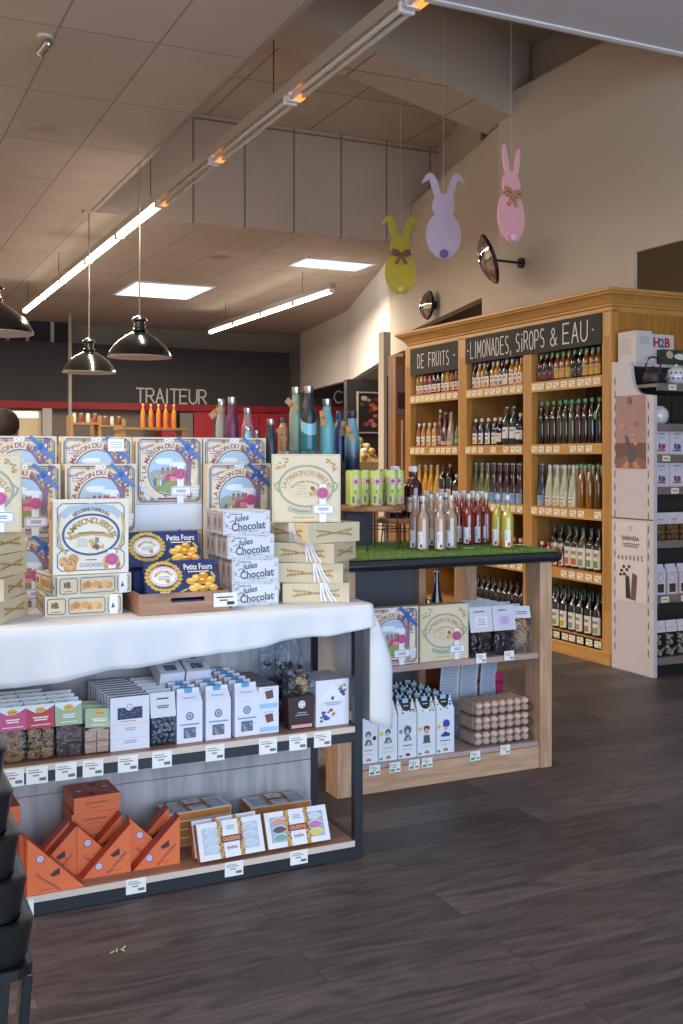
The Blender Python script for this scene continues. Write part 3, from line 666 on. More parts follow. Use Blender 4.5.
row(*BAY[0], SH[2], l3, XR, ['golden orange swing top bottle']*3+['pale gold swing top bottle', 'black bottle with a pale label', 'tall dark bottle with a cork', 'short brown bottle by the post'], 'third shelf, left bay')
# fourth shelf
r4 = [S('mini', c, d, 'd8d0c8', 1, (.1, .8), 'c03a30') for c, d in (('6a1a14', 'd8d8d8'), ('a03020', 'c03a30'), ('7a2a1c', 'd8d8d8'), ('5a2018', 'c8c8c8'))]+[S('bordeaux', '181412', '1e4a3e', 'd8d0b8', .98, (.12, .9), 'c05a3a')]*2+[S('bordeaux', '5a4a2c', '1e4a3e', 'ddd6c8', .98, (.12, .9), '8a9a6a')]+[S('bordeaux', '181412', '1e4a3e', 'dcd4c0', .98, (.12, .9), '6a8a4a')]*2
row(*BAY[2], SH[3], r4, XR, ['tiny red sauce bottle with a white cap', 'tiny red sauce bottle with a red cap', 'tiny sauce bottle with a red and white label', 'tiny sauce bottle with a grey cap']+['dark wine bottle with an orange fruit label']*2+['olive wine bottle with a cream label']+['dark wine bottle with a green leaf label']*2, 'fourth shelf, right bay')
row(*BAY[1], SH[3], [S('mini', '8a3020', 'd8d8d8', 'd8d0c8', 1, (.1, .8), 'c03a30')]*7, XR, ['tiny red sauce bottle']*7, 'fourth shelf, middle bay')
# bottom shelf
r5 = [S('mini', 'b08a5a', 'd8c8b0', 'd8d0c8', 1)]*2+[S('bordeaux', '14120f', '16382e', 'ddd6c4', .97, (.1, .8), c) for c in ('8a9a4a', 'd0a020', '7a8a8a', 'b08a70', 'a07a60', '8a9a6a')]
row(*BAY[2], SH[4], r5, XR, ['little pale brown bottle']*2+['dark bottle with a cream and olive label', 'dark bottle with a yellow flower label', 'dark bottle with a grey label', 'dark bottle with a pink brown label', 'dark bottle with a brown label', 'dark bottle with a pale green label by the post'], 'bottom shelf, right bay')
row(*BAY[1], SH[4], [S('bordeaux', '14120f', '221a16', 'b8b0a4', .9, (.1, .6))]*9, XR+.02, ['dark bottle seen through the counter']*9, 'bottom shelf, middle bay')
# second ranks
for i, j, sp, lab in ((2, 1, S('slim', '1c1418', '2f6a42', None, 1.14), 'tall dark bottle in the rank behind, second shelf of the right bay'), (1, 2, S('cone', '2a1a2a', 'b8c0cc', '7f9ec8', 1.02, (.0, .85), swing=True), 'swing top bottle in the rank behind, third shelf of the middle bay'),
                      (2, 2, S('cone', 'a8a48a', 'c8ccc8', 'd8ccb4', 1.0, (.1, .8), 'b8a890'), 'pale conical bottle in the rank behind, third shelf of the right bay'), (2, 3, S('bordeaux', '181412', '1e4a3e', 'd8d0b8', .98, (.12, .9), 'c05a3a'), 'dark wine bottle in the rank behind, fourth shelf of the right bay'),
                      (2, 4, S('bordeaux', '14120f', '16382e', 'ddd6c4', .97, (.1, .8), '8a9a6a'), 'dark bottle in the rank behind, bottom shelf of the right bay'), (2, 0, S('stout', '1a1214', '3f6a45', '4a3a3e'), 'squat dark bottle in the rank behind, top shelf of the right bay'),
                      (0, 0, S('slim', '3a1018', 'b9b2a8', 'e6ddd2', .85, (.12, .62), 'a83a34'), 'slim bottle in the rank behind, top shelf of the left bay'), (1, 0, S('stout', '2a1016', '2a2426', 'e0d6c8', 1.0, (.1, .8), 'd98a2a'), 'squat syrup bottle in the rank behind, top shelf of the middle bay')):
    ya, yb = BAY[i]; n = 8
    for k in range(n):
        BP(*sp[0], **sp[1]).put((XR+.10, ya+(yb-ya)*(k+.62)/(n+.2), SH[j]+.0006), R(-15), lab, lab)

# ------------------------------------------------------------------ white shelving unit at the right (gondola)
M_perf = mat('off white metal panel', 'c9bfc2', .5, var=.03); M_slot = mat('slot shadow brown', '7d6048', .8)
M_shelfg = wood('grey brown shelf', '6f625e', '85756e', 'X', .5)
gx, gy = 4.50, 5.02
gon = thing('shelving_unit', 'off-white metal shelving unit with slotted end panel, right of the drinks cabinet', 'shelving unit', (gx, gy, 0))
b = MB(); b.M = FR((0, 0, 0), (0,1,0), (0,0,1))
prof = [(0,.0),(.39,.0),(.39,1.97),(.225,1.955),(.21,1.93),(.205,1.88),(.19,1.82),(.165,1.78),(.13,1.757),(.09,1.745),(.03,1.74),(0,1.735)]
b.prism(prof, 0, .03, M_perf); pn = b.build('end_panel', gon, bevel=.002)
b = MB(); b.M = FR((0, .39, 0), (0,-1,0), (0,0,1))
for x in (.035, .345):
    z = .12
    while z < (1.88 if x < .1 else 1.68):
        b.rect(x-.005, z, x+.005, z+.045, M_slot); z += .085
b.rect(0, .962, .39, .972, mat('brown joint', '8a6038', .7)); b.build('slots', pn)
def poster_a(b):
    m0 = mat('poster rose brown', 'a5807c', .5, var=.1, scale=5); b.rect(0, 0, .285, .46, m0, 1)
    b.rect(0, 0, .285, .16, mat('poster dark brown', '6e4c48', .5, var=.2, scale=8), 2)
    b.poly([(0,.0),(.285,0),(.285,.05),(.15,.09),(0,.06)], mat('poster umber', '8a5c4c', .5, var=.15, scale=8), 3)
    for x, y, r_, c in ((.06,.27,.03,'c08a72'),(.2,.28,.022,'9c6a48'),(.035,.13,.022,'7a3a30'),(.19,.16,.02,'c8935c'),(.1,.2,.012,'5a4c50'),(.16,.21,.008,'d8a878'),(.17,.18,.007,'e0b080')):
        b.ell(x, y, r_, r_*.8, mat('poster spot '+c, c, .5), 4, 9, .25)
    g = mat('poster grey paste', '55525a', .5); b.poly([(.095,.19),(.12,.2),(.15,.08),(.175,.04),(.135,.03),(.115,.09)], g, 5); b.ell(.165,.075,.032,.03,g,5,12,.2)
    b.poly([(.06,0),(.11,.05),(.135,.03),(.12,0)], mat('poster skin', 'c08868', .5), 6); b.poly([(.24,0),(.19,.05),(.165,.03),(.18,0)], mat('poster skin', 'c08868'), 6)
    b.ring(.135, .425, .02, .024, .006, mat('poster logo', '504048', .5), 5, 14); b.text('G', .135, .425, .022, mat('poster logo', '504048'), 6)
def poster_b(b):
    b.rect(0, 0, .285, .50, mat('poster cream', 'd8cfcd', .5), 1); k = mat('poster black', '2c2426', .6)
    b.scribble(.06, .22, .395, .028, k, 2, 9, .005); b.lines(.06, .23, .34, .37, 3, M_ink, 2)
    for i in range(7): b.ell(.03+.036*i, .275+.002*i, .008, .012, mat('poster amber', 'a8743c', .5), 2, 8); b.ell(.034+.036*i, .268, .006, .008, k, 3, 7)
    b.poly([(.10,.02),(.145,.015),(.13,.16),(.095,.155)], k, 3); b.poly([(.145,.015),(.19,.01),(.205,.17),(.16,.185)], mat('poster dark brown', '4a3430'), 3)
    for x, y in ((.06,.19),(.08,.215),(.11,.2),(.05,.165),(.085,.17),(.13,.22)): b.ell(x, y, .014, .011, k, 4, 7, .3)
    b.ell(.1, .165, .012, .01, mat('poster amber', 'a8743c'), 5, 8); b.ring(.14, .46, .016, .016, .003, M_ink, 2, 14)
for nm, z, fn, lab in (('poster', 1.285, poster_a, 'rose brown poster of falling chocolates on the upper end panel'), ('poster', .445, poster_b, 'cream poster with black lettering and chocolate bars on the lower end panel')):
    b = MB(); b.M = FR((gx-.004, gy+.345, z), (0,-1,0), (0,0,1)); b.box(0, .285, 0, .46 if z > 1 else .5, -.0025, 0, M_white); fn(b)
    o = b.build(nm); tag(o, lab, 'poster')
GS = [1.81, 1.56, 1.37, 1.17, .84, .5, .12]
for z in GS:
    b = MB(); b.box(.031, .74, .01, .37, z-.022, z, M_shelfg); s = b.build('shelf', gon, bevel=.002)
    b = MB(); b.box(.031, .74, .0, .0095, z-.045, z+.002, M_shelfg); b.build('shelf_edge', s)
b = MB(); b.box(.031, .74, .371, .39, 0, 1.95, mat('gondola back', '3c3533', .7)); b.build('back_panel', gon)
b = MB(); b.box(.031, .74, .04, .36, .0, .095, M_dark); b.build('plinth', gon)
b = MB(); b.box(.031, .74, .20, .37, 1.93, 1.95, M_perf); b.build('top_shelf', gon)
for x, z in ((.10, 1.375), (.3, 1.375), (.17, 1.175), (.42, 1.175), (.15, 1.815), (.36, 1.815), (.09, .505), (.25, .505)):
    b = MB(); b.box(x-.03, x+.03, -.004, -.0005, z-.045, z-.01, M_card); b.box(x-.02, x+.015, -.0045, -.004, z-.03, z-.025, M_ink); b.build('price_tag', gon)
# things on it
b = MB(); b.box(-.065, .065, -.09, .08, 0, .205, mat('white carton', 'cfc6c2', .6)); b.M = Ffront(.18); b.lines(-.045, .045, .12, .17, 4, M_ink, 1, .002); b.M = Fleft(.13); b.lines(-.07, .05, .06, .16, 6, mat('pale grey print', '8f8688', .7), 1, .003)
o = b.build('white_carton', loc=(gx+.098, gy+.285, 1.9515)); tag(o, 'plain white carton with grey print on top of the shelving unit', 'carton')
b = MB(); b.box(0, .20, 0, .12, 0, .195, mat('white carton')); b.M = FR((0, 0, 0), (1,0,0), (0,0,1))
b.text('H', .055, .142, .062, mat('red brand ink', 'b5202c'), 2, bold=.04); b.text('2', .1, .140, .06, mat('blue brand ink', '1e6a9e'), 2, bold=.04); b.text('B', .145, .142, .062, mat('red brand ink', 'b5202c'), 2, bold=.04)
o = b.build('lettered_box', loc=(gx+.185, gy+.24, 1.9515)); tag(o, 'white box lettered H2B in red and blue', 'box')
b = MB(); b.box(0, .26, 0, .05, 0, .092, mat('dark green photo card', '35402f', .5, var=.4, scale=30)); b.M = FR((0, 0, 0), (1,0,0), (0,0,1)); b.ell(.06,.06,.03,.025,mat('photo beige','c8a888'),1,10,.2); b.ell(.15,.05,.05,.02,mat('photo white','d8d4cc'),1,10,.2); b.ell(.19,.075,.03,.02,mat('photo green','5f7a48'),1,10,.3)
o = b.build('picture_box', loc=(gx+.235, gy+.18, 1.9515)); tag(o, 'low dark box with a leafy photo, in front of the red and blue lettered box', 'box')
M_iron = mat('black cast iron', '1c1c1e', .45, bump=.15, scale=80)
t = thing('teapot', 'black teapot with a tall arched handle on the top shelf of the unit', 'teapot', (gx+.105, gy+.12, 1.8105))
b = MB(); b.lathe([(.045,0),(.062,.012),(.07,.04),(.064,.07),(.04,.088)], M_iron, 20); b.build('teapot_body', t, smooth=True)
b = MB(); b.lathe([(.041,.088),(.03,.098),(.008,.102),(.01,.112),(.003,.118)], M_iron, 16); b.build('lid', t, smooth=True)
b = MB(); b.tube([(-.05,0,.075),(-.06,0,.12),(-.035,0,.165),(0,0,.175),(.035,0,.165),(.06,0,.12),(.05,0,.075)], .006, M_iron, 8); b.build('handle', t, smooth=True)
b = MB(); b.tube([(.06,-.01,.035),(.085,-.015,.06),(.10,-.018,.085)], [.013,.009,.006], M_iron, 8); b.build('spout', t, smooth=True)
M_china = mat('white china', 'd9d4d2', .15, coat=.7)
t = thing('sugar_bowl', 'white china pot with blue flowers, right of the black teapot', 'pot', (gx+.285, gy+.11, 1.8105))
b = MB(); b.lathe([(.04,0),(.062,.015),(.075,.045),(.07,.08),(.05,.10)], M_china, 24); b.build('pot_body', t, smooth=True)
b = MB(); b.lathe([(.051,.10),(.035,.112),(.006,.116),(.011,.128),(.003,.136)], M_china, 18); b.build('lid', t, smooth=True)
b = MB()
for i in range(14):
    a = R(190+i*11.5); z = .04+.035*(i%2); rr_ = .0757 if z < .05 else .0715
    b.M = FR((rr_*math.cos(a), rr_*math.sin(a), z), (-math.sin(a), math.cos(a), 0), (0,0,1)); b.ell(0, 0, .008, .007, mat('cobalt flower', '3c4f9a', .4), 1, 8, .3)
b.build('blue_flowers', t)
b = MB(); b.lathe([(.05,0),(.052,.01),(.052,.10),(.045,.12),(.045,.13)], M_clear, 18); t = b.build('glass_jar', smooth=True, loc=(gx+.42, gy+.11, 1.8105)); tag(t, 'clear glass jar with steel lid at the right edge of the unit', 'jar')
b = MB(); b.lathe([(.047,.131),(.047,.15),(.04,.153)], M_metal, 18); b.build('lid', t, smooth=True)
t = thing('china_bowl', 'round white china jar in front of dark wicker on the unit', 'jar', (gx+.105, gy+.075, 1.5605))
b = MB(); b.lathe([(.035,0),(.055,.015),(.066,.05),(.06,.085),(.035,.11),(.004,.118)], M_china, 22); b.build('jar_body', t, smooth=True)
b = MB()
for k in range(7):
    for j in range(10): b.box(.0+.058*j, .05+.058*j, -.004*(j%2), .01, .006+.026*k, .026+.026*k, mat('dark wicker', '2c2422', .8))
b.box(0, .58, .011, .05, 0, .19, mat('dark wicker')); o = b.build('wicker_basket', loc=(gx+.12, gy+.16, 1.5605)); tag(o, 'dark woven wicker basket on the unit behind the round white jar', 'basket')
def gift_box(c):
    b = MB(); b.box(-.06, .06, 0, .10, 0, .15, mat('white gift carton', 'd4ccd6', .5)); b.M = FR((0, 0, 0), (1,0,0), (0,0,1))
    b.lines(-.03, .03, .125, .135, 1, M_ink, 1); b.ell(0, .105, .004, .006, mat('blue brand ink', '1e6a9e'), 1, 8)
    b.box(-.022, -.008, .035, .07, 0, .001, M_ink); b.rect(-.004, .03, .012, .065, mat('grey mug', '6a6a78'), 1); b.ell(.018, .05, .014, .018, mat('swatch '+c, c), 1, 9, .2); b.rect(-.035, .022, .035, .03, mat('swatch '+c, c), 1)
    return b.build('mug_gift_box')
for z, cs, w in ((1.37, ('b8323e', '3a4f8a', '8a7a3a', 'a05a3a', '5a6a8a'), 'upper'), (1.17, ('8a4a3a', 'a04a3a', '7a5a3a', '9a7a4a', '6a4a5a'), 'lower')):
    for i, c in enumerate(cs):
        o = gift_box(c); o.location = (gx+.10+.125*i, gy+.04, z+.0006)
        tag(o, 'white gift carton with a %s printed mug, %s carton row of the unit%s' % ({'b8323e':'red','3a4f8a':'blue','8a7a3a':'olive','a05a3a':'orange','5a6a8a':'grey blue','8a4a3a':'brown','a04a3a':'rust','7a5a3a':'tan','9a7a4a':'ochre','6a4a5a':'plum'}[c], w, ''), 'box', 'gift cartons on the white unit')

# shared bag parts
M_film = glass('clear cellophane', 'f2f6fa', .84, .12, .35)
M_cookie = mat('golden biscuit', 'b07f4a', .8, bump=.4, scale=60, var=.25); M_cookied = mat('brown cookie', '8a6238', .8, bump=.5, scale=70, var=.45)
M_cocoa = mat('cocoa powder crumb', '4c3230', .9, bump=.5, scale=60, var=.4)
def film_bag(b, w, d, h, pinch=.25):
    """soft bag: rectangular foot, flattened top"""
    n = 8; v = []; f = []
    lv = [(0, 1, 1), (.25, 1.03, 1.06), (.55, 1.0, .95), (.8, .97, .6), (1, .96, pinch*.4)]
    for z, kx, ky in lv:
        for (sx, sy) in ((-1,-1),(0,-1.08),(1,-1),(1.02,0),(1,1),(0,1.08),(-1,1),(-1.02,0)): v.append((sx*w/2*kx*(1+(rnd.random()-.5)*.03), sy*d/2*ky*(1+(rnd.random()-.5)*.08), z*h))
    for j in range(len(lv)-1):
        for k in range(n): f.append((j*n+k, j*n+(k+1)%n, (j+1)*n+(k+1)%n, (j+1)*n+k))
    f.append(tuple(range(n-1,-1,-1))); b.add(v, f, M_film); return b
def header_bag(name, w, d, h, hh, card, kind, stripe=None, tilt=0, sweep=1):
    t = thing(name, 'x', 'biscuit bag'); bh = h-hh*.7
    b = MB(); film_bag(b, w, d, bh); b.build('film_bag', t)
    b = MB()
    if kind == 'cookies':
        for k in range(3):
            for j in range(2 if w < .08 else 3):
                n2 = 2 if w < .08 else 3
                b.ball(((j-(n2-1)/2)*w/n2*.95, (rnd.random()-.5)*d*.25, bh*(.14+.27*k)), w/n2*.56, stripe or M_cookied, sy=.55*d/w*2, sz=.95, seg=10, rings=6, jit=.2)
        ch = mat('chocolate chips', '3a241a', .6)
        for k in range(34): b.ball(((rnd.random()-.5)*w*.92, -d*.42-.001*rnd.random(), bh*(.04+.78*rnd.random())), rnd.uniform(.002, .0045), ch, seg=6, rings=4, jit=.5)
    elif kind == 'disc':
        for k in range(3): b.M = Matrix.Translation(((rnd.random()-.5)*w*.1, 0, bh*(.20+.25*k))) @ Matrix.Rotation(R(rnd.random()*25-12+68), 4, 'X'); b.lathe([(w*.14,-.006),(w*.36,-.004),(w*.40,.004),(w*.3,.009),(w*.14,.008)], stripe or M_cookied, 18); b.lathe([(w*.02,.0075),(w*.15,.0085)], mat('cookie centre', '6a4226', .8), 12)
    elif kind == 'squares':
        for k in range(2):
            for j in range(2): b.box(-w*.45+j*w*.46, -w*.45+(j+.92)*w*.46, -d*.38, d*.38, .004+k*bh*.36, .004+(k+.93)*bh*.36, stripe or M_cocoa)
        b.box(-w*.3, w*.3, -d*.3, d*.3, bh*.73, bh*.8, stripe or M_cocoa)
    elif kind == 'crumbs':
        for k in range(26): b.ball(((rnd.random()-.5)*w*.8, (rnd.random()-.5)*d*.6, bh*(.06+.68*rnd.random())), w*.11, stripe or M_cocoa, seg=7, rings=4, jit=.5)
    elif kind == 'balls':
        for k in range(5):
            for j in range(4):
                for i in (0, 1): b.ball(((j-1.5)*w*.23+(k%2)*.006-.003, (i-.5)*d*.42, .01+bh*(.03+.145*k)), w*.118, stripe, seg=10, rings=7)
    b.clampz(.0025); b.build('contents', t, smooth=True)
    # header card folded over the top
    m = mat('header '+card, card, .5, var=.04); b = MB(); z1 = h; z0 = h-hh; y = -d*.30
    top = mat('header pale top', 'd9e4e8', .45)
    b.M = Matrix.Rotation(tilt, 4, 'Y') if tilt else Matrix()
    v = [(-w*.53, y-.006, z0), (w*.53, y-.006, z0), (w*.53, -.004, z1), (-w*.53, -.004, z1), (w*.53, .014, z1-.004), (-w*.53, .014, z1-.004), (w*.53, .022, z0+hh*.3), (-w*.53, .022, z0+hh*.3)]
    b.add(v, [(0,1,2,3)], m); b.add(v, [(3,2,4,5), (5,4,6,7)], top)
    up = Vector((0, v[3][1]-v[0][1], hh)).normalized(); hl = math.hypot(hh, v[3][1]-v[0][1])
    b.M = b.M @ FR((0, v[0][1]-.0004, z0), (1,0,0), tuple(up))
    return t, b, hl
def finish(t, b, hl, w, sweep, oval=None, txt=None, ink='f4f0ee', patch=None):
    ik = mat('print '+ink, ink, .6)
    if sweep: b.poly([(-w*.53, hl), (-w*.53, hl*.86), (-w*.2, hl*.66), (w*.2, hl*.72), (w*.53, hl*.9), (w*.53, hl)], mat('header pale top'), 1)
    if oval: b.ell(0, hl*.76, w*.2, hl*.12, mat('gold oval', 'e0a828', .5), 2, 16); b.lines(-w*.14, w*.14, hl*.72, hl*.8, 1, mat('print c05020', 'c05020'), 3, .002)
    if txt: b.lines(-w*.3, w*.3, hl*.3, hl*.5, 2, ik, 2, .0035); b.lines(-w*.4, w*.4, hl*.1, hl*.18, 1, ik, 2, .002)
    if patch: b.rect(-w*.25, hl*.22, w*.28, hl*.72, mat('patch '+patch, patch), 2); b.lines(-w*.2, w*.22, hl*.3, hl*.65, 4, mat('pale grey print', '8f8688', .7), 3, .002); b.lines(-w*.3, w*.2, hl*.85, hl*.9, 1, M_ink, 2, .002)
    b.build('header_card', t); return t
def gable_bag(name, w, d, h, roof, m, draw=None, clip=None, lid=None):
    """stiff paper bag whose top narrows to a flat fold"""
    t = thing(name, 'x', 'paper bag'); z = h-roof; q = .012
    b = MB(); v = [(-w/2,-d/2,0),(w/2,-d/2,0),(w/2,d/2,0),(-w/2,d/2,0),(-w/2,-d/2,z),(w/2,-d/2,z),(w/2,d/2,z),(-w/2,d/2,z),(-w*.44,-.004,h-q),(w*.44,-.004,h-q),(w*.44,.004,h-q),(-w*.44,.004,h-q),(-w*.44,-.004,h),(w*.44,-.004,h),(w*.44,.004,h),(-w*.44,.004,h)]
    b.add(v, [(0,3,2,1),(0,1,5,4),(1,2,6,5),(2,3,7,6),(3,0,4,7),(4,5,9,8),(6,7,11,10),(5,6,10,9),(7,4,8,11),(8,9,13,12),(10,11,15,14),(9,10,14,13),(11,8,12,15),(12,13,14,15)], m)
    b.M = Ffront(d)
    if draw: draw(b, w, z)
    up = Vector((0, d/2-.004, roof-q)); L_ = up.length
    b.M = FR((0, -d/2, z), (1,0,0), tuple(up/L_))
    if lid: lid(b, w, L_)
    b.build('paper_bag', t)
    if clip:
        b = MB(); clip(b, w, d, h); b.build('closing_label', t)
    return t
# bags on the unit
def dr_red(b, w, z):
    r_ = mat('red outline', 'b8323e'); b.frame(-w*.46, z*.03, w*.46, z*.98, .003, r_, 1); b.rect(-w*.3, z*.12, w*.3, z*.5, M_cocoa, 1); b.ring(0, z*.75, w*.28, w*.28, .003, r_, 1, 16)
P = Proto(gable_bag('biscuit_pouch', .085, .05, .19, .05, mat('white paper bag', 'd6d0d8', .5), dr_red)); tag(P.r, cat='bag')
for i in range(6): P.put((gx+.08+.095*i, gy+.05, .5006), 0, 'white paper pouch with red outline and dark window, second shelf above the floor', 'red outlined pouches')
tt, bb, hl = header_bag('cookie_bag', .10, .05, .17, .07, 'd6ccd0', 'cookies', M_cookied); finish(tt, bb, hl, .10, 0, None, True, 'b06a50'); P = Proto(tt)
for i in range(6): P.put((gx+.09+.108*i, gy+.05, .8406), 0, 'bag of brown cookies with white header card, above the red outlined pouches', 'cookie bags on the unit')
tt, bb, hl = header_bag('biscuit_bag', .085, .055, .22, .07, 'd8d2d4', 'crumbs', mat('pale almond biscuit', 'b8a898', .8, bump=.4, var=.3)); finish(tt, bb, hl, .085, 0, None, True, 'c8c070'); P = Proto(tt)
for i in range(6): P.put((gx+.08+.095*i, gy+.05, .1206), 0, 'clear bag of pale biscuits with a white header, on the lowest shelf of the unit', 'pale biscuit bags on the lowest shelf')

# ------------------------------------------------------------------ wooden counter with turf top
W_beech = wood('beech post', 'b18a6c', 'caa585', 'Z', .5); W_beechx = wood('beech board', 'b18a6c', 'caa585', 'X', .5); W_pinkx = wood('pinkish shelf board', 'a58a86', 'bda29c', 'X', .45)
M_rub = mat('black rounded edging', '1b1e26', .3, coat=.3)
M_slateg = mat('slate grey board', '50535c', .55, var=.1, scale=6)
cnt = thing('display_counter', 'beech counter with black rounded edge, two open shelves and fluted posts', 'counter', (2.30, 3.9, 0))
def cc(b, name, **k):
    o = b.build(name, cnt, **k); o.location = (-2.30, -3.9, 0); return o
b = MB(); b.box(1.74, 2.845, 3.735, 4.52, .897, .942, M_rub); cc(b, 'worktop', bevel=.02)
for x0, x1, y0 in ((2.751, 2.813, 3.777), (1.775, 1.855, 3.777), (2.751, 2.813, 4.38), (1.775, 1.855, 4.38)):
    b = MB(); b.box(x0, x1, y0, y0+.11, 0, .8965, W_beech)
    if y0 < 4:
        for k in range(3): xx = x0+(x1-x0)*(.3+.2*k); b.box(xx-.003, xx+.003, y0-.003, y0, .12, .75, W_beech)
    cc(b, 'post', bevel=.003)
b = MB(); b.box(1.856, 2.7505, 3.79, 4.48, .476, .501, W_pinkx); cc(b, 'shelf', bevel=.002)
b = MB(); b.box(1.856, 2.7505, 3.79, 4.48, .095, .115, W_pinkx); cc(b, 'shelf', bevel=.002)
b = MB(); b.box(1.8555, 2.7505, 3.785, 3.805, .0, .094, W_beechx); cc(b, 'kick_board')
b = MB(); b.box(1.856, 2.42, 4.30, 4.315, .5015, .896, M_slateg); cc(b, 'back_panel')
b = MB(); b.box(1.856, 2.42, 4.30, 4.315, .1155, .4755, M_slateg); cc(b, 'back_panel')
b = MB(); b.box(2.4205, 2.455, 4.26, 4.33, .5015, .896, W_beech); b.box(2.4205, 2.455, 4.26, 4.33, .1155, .4755, W_beech); cc(b, 'inner_upright')
def price_tag(par, x, z, y, off, w=.05, h=.04, green=False):
    b = MB(); b.M = FR((x-off[0], y-off[1], z), (1,0,0), (0,0,1)); b.box(-w/2, w/2, -h/2, h/2, -.0, .0015, mat('price ticket', 'e9ebe6', .5)); b.lay = .0021
    b.rect(-w*.4, h*.14, w*.25, h*.20, mat('pale grey print', '8f8688', .7)); b.rect(-w*.4, h*.28, w*.1, h*.33, mat('pale grey print', '8f8688', .7)); b.rect(w*.10, -h*.34, w*.42, -h*.16, mat('barcode grey', '6a6f7c', .7)); b.rect(-w*.2, -h*.06, w*.10, h*.04, mat('faded red ink', 'c87880', .7))
    if green: b.rect(-w*.42, -h*.4, -w*.05, -h*.15, mat('green patch', '2e9a6a'))
    return b.build('price_tag', par)
OFF = (2.30, 3.9)
for u, g in ((374.5, 1), (395, 1), (414, 1), (427, 1), (475, 1)): price_tag(cnt, XatY(u, 3.784), .092, 3.784, OFF, green=True)
price_tag(cnt, XatY(505, 3.784), .10, 3.784, OFF)
for u in (481, 509): price_tag(cnt, XatY(u, 3.784), .502, 3.784, OFF)
# turf
b = MB(); M_turf = mat('turf blades', '6f9040', .8, var=.35, scale=8); M_turf2 = mat('turf blades light', '93ad58', .8, var=.3)
b.box(1.755, 2.83, 3.75, 4.505, .9425, .947, mat('turf backing', '506a30', .9, var=.3, scale=60))
for i in range(15000):
    x = rnd.uniform(1.757, 2.828); y = rnd.uniform(3.752, 4.5) if i % 3 else rnd.uniform(3.752, 4.05)
    h = rnd.uniform(.005, .011); a = rnd.random()*PI; c, s_ = math.cos(a)*.0013, math.sin(a)*.0013
    lx, ly = rnd.uniform(-.004, .004), rnd.uniform(-.004, .004)
    b.add([(x-c, y-s_, .946), (x+c, y+s_, .946), (x+lx, y+ly, .946+h)], [(0,1,2)], M_turf if i % 4 else M_turf2)
o = b.build('artificial_turf'); tag(o, 'green artificial turf mat covering the counter top', 'turf', kind='stuff')
GZ = .9475

# things on the counter -------------------------------------------------
def relax(P, dmin, it=400):
    P = [list(p) for p in P]
    for _ in range(it):
        for i in range(len(P)):
            for j in range(i):
                dx, dy = P[i][0]-P[j][0], P[i][1]-P[j][1]; d = math.hypot(dx, dy) or 1e-4
                if d < dmin:
                    # move mostly along the viewing depth
                    ux, uy = (.43, .9); s = 1 if dx*ux+dy*uy >= 0 else -1; k = (dmin-d)*.3
                    P[i][0] += s*ux*k; P[i][1] += s*uy*k; P[j][0] -= s*ux*k; P[j][1] -= s*uy*k
    return P
def sauce(col, fill=.92, two=None, glassy=False):
    t = thing('sauce_bottle', 'x', 'bottle')
    pr = [(.024,0),(.0275,.004),(.0275,.135),(.0255,.150),(.0165,.168),(.0128,.178),(.0125,.222)]
    b = MB(); b.lathe(pr, M_clear, 20); body = b.build('glass_bottle', t, smooth=True)
    lp = [(.022,.004),(.0262,.008),(.0262,.135),(.0242,.149),(.0152,.167),(.0115,.178),(.0112,.178+.03*fill)]
    b = MB()
    if two: b.lathe([(.022,.004),(.0262,.008),(.0262,.055)], liquid(two), 20); b.lathe([(.0261,.0553)]+lp[2:], liquid(col), 20)
    else: b.lathe(lp, liquid(col), 20)
    b.build('sauce', t, smooth=True)
    b = MB(); b.lathe([(.0142,.216),(.0148,.218),(.0148,.237),(.0132,.239)], mat('satin cap', 'c6c6c8', .4, metal=.4), 16); b.build('cap', t, smooth=True)
    b = MB(); b.arc_wall(.0282, .012, .085, R(188), R(238), mat('bottle label white', 'dfe5ee', .5), 8); b.arc_wall(.0286, .04, .075, R(196), R(206), mat('label print blue', '9aa4b4', .6), 3); b.arc_wall(.0286, .016, .03, R(215), R(232), M_ink, 3)
    b.build('label', body, smooth=True); return t
Pb = Proto(sauce('c29c84')); Pr_ = Proto(sauce('8f2a14')); Py = Proto(sauce('c9b84a', .6, 'e8a01e'))
beige = [(415, 549.5), (423, 551), (431, 547), (440, 551), (451, 549.5), (418, 542), (427, 539), (437, 544), (446, 543)]
red = [(459, 544), (468.5, 545.5), (477.5, 544.5), (486, 544), (456, 539), (464, 538), (473, 538.5), (482, 539)]
yel = [(498, 547.6), (507.5, 548.9)]
pts = [tuple(at(u, v, z=GZ))[:2] for u, v in beige+red+yel]; pts = relax(pts, .0585)
names = ['beige sauce bottle, leftmost of the front', 'beige sauce bottle, front left in the cluster', 'beige sauce bottle just behind the front pair', 'beige sauce bottle, front and centre of the counter', 'beige sauce bottle next to the red ones']
for i, (x, y) in enumerate(pts):
    if i < len(beige):
        lab = names[i] if i < 5 else 'beige sauce bottle in the back of the beige cluster on the turf'; p = Pb
    elif i < len(beige)+len(red):
        j = i-len(beige); lab = ['red sauce bottle beside the beige ones', 'red sauce bottle with a white label, front of the red cluster', 'red sauce bottle, third along the front', 'red sauce bottle, rightmost of the red cluster'][j] if j < 4 else 'red sauce bottle at the back of the red cluster on the turf'; p = Pr_
    else: lab = ['yellow sauce bottle, left of the pair', 'yellow sauce bottle, right of the pair'][i-len(beige)-len(red)]; p = Py
    p.put((x, y, GZ), R(rnd.choice([0, -8, 12, 25])), lab, lab if 'cluster on the turf' in lab else None)
p_ = at(464.5, 548, z=GZ+.006); b = MB(); b.box(-.025, .025, -.012, .012, 0, .0015, M_card); o = b.build('price_card', loc=(p_.x, p_.y-.03, GZ+.008)); tag(o, 'small white price card lying on the turf before the red bottles', 'price card')
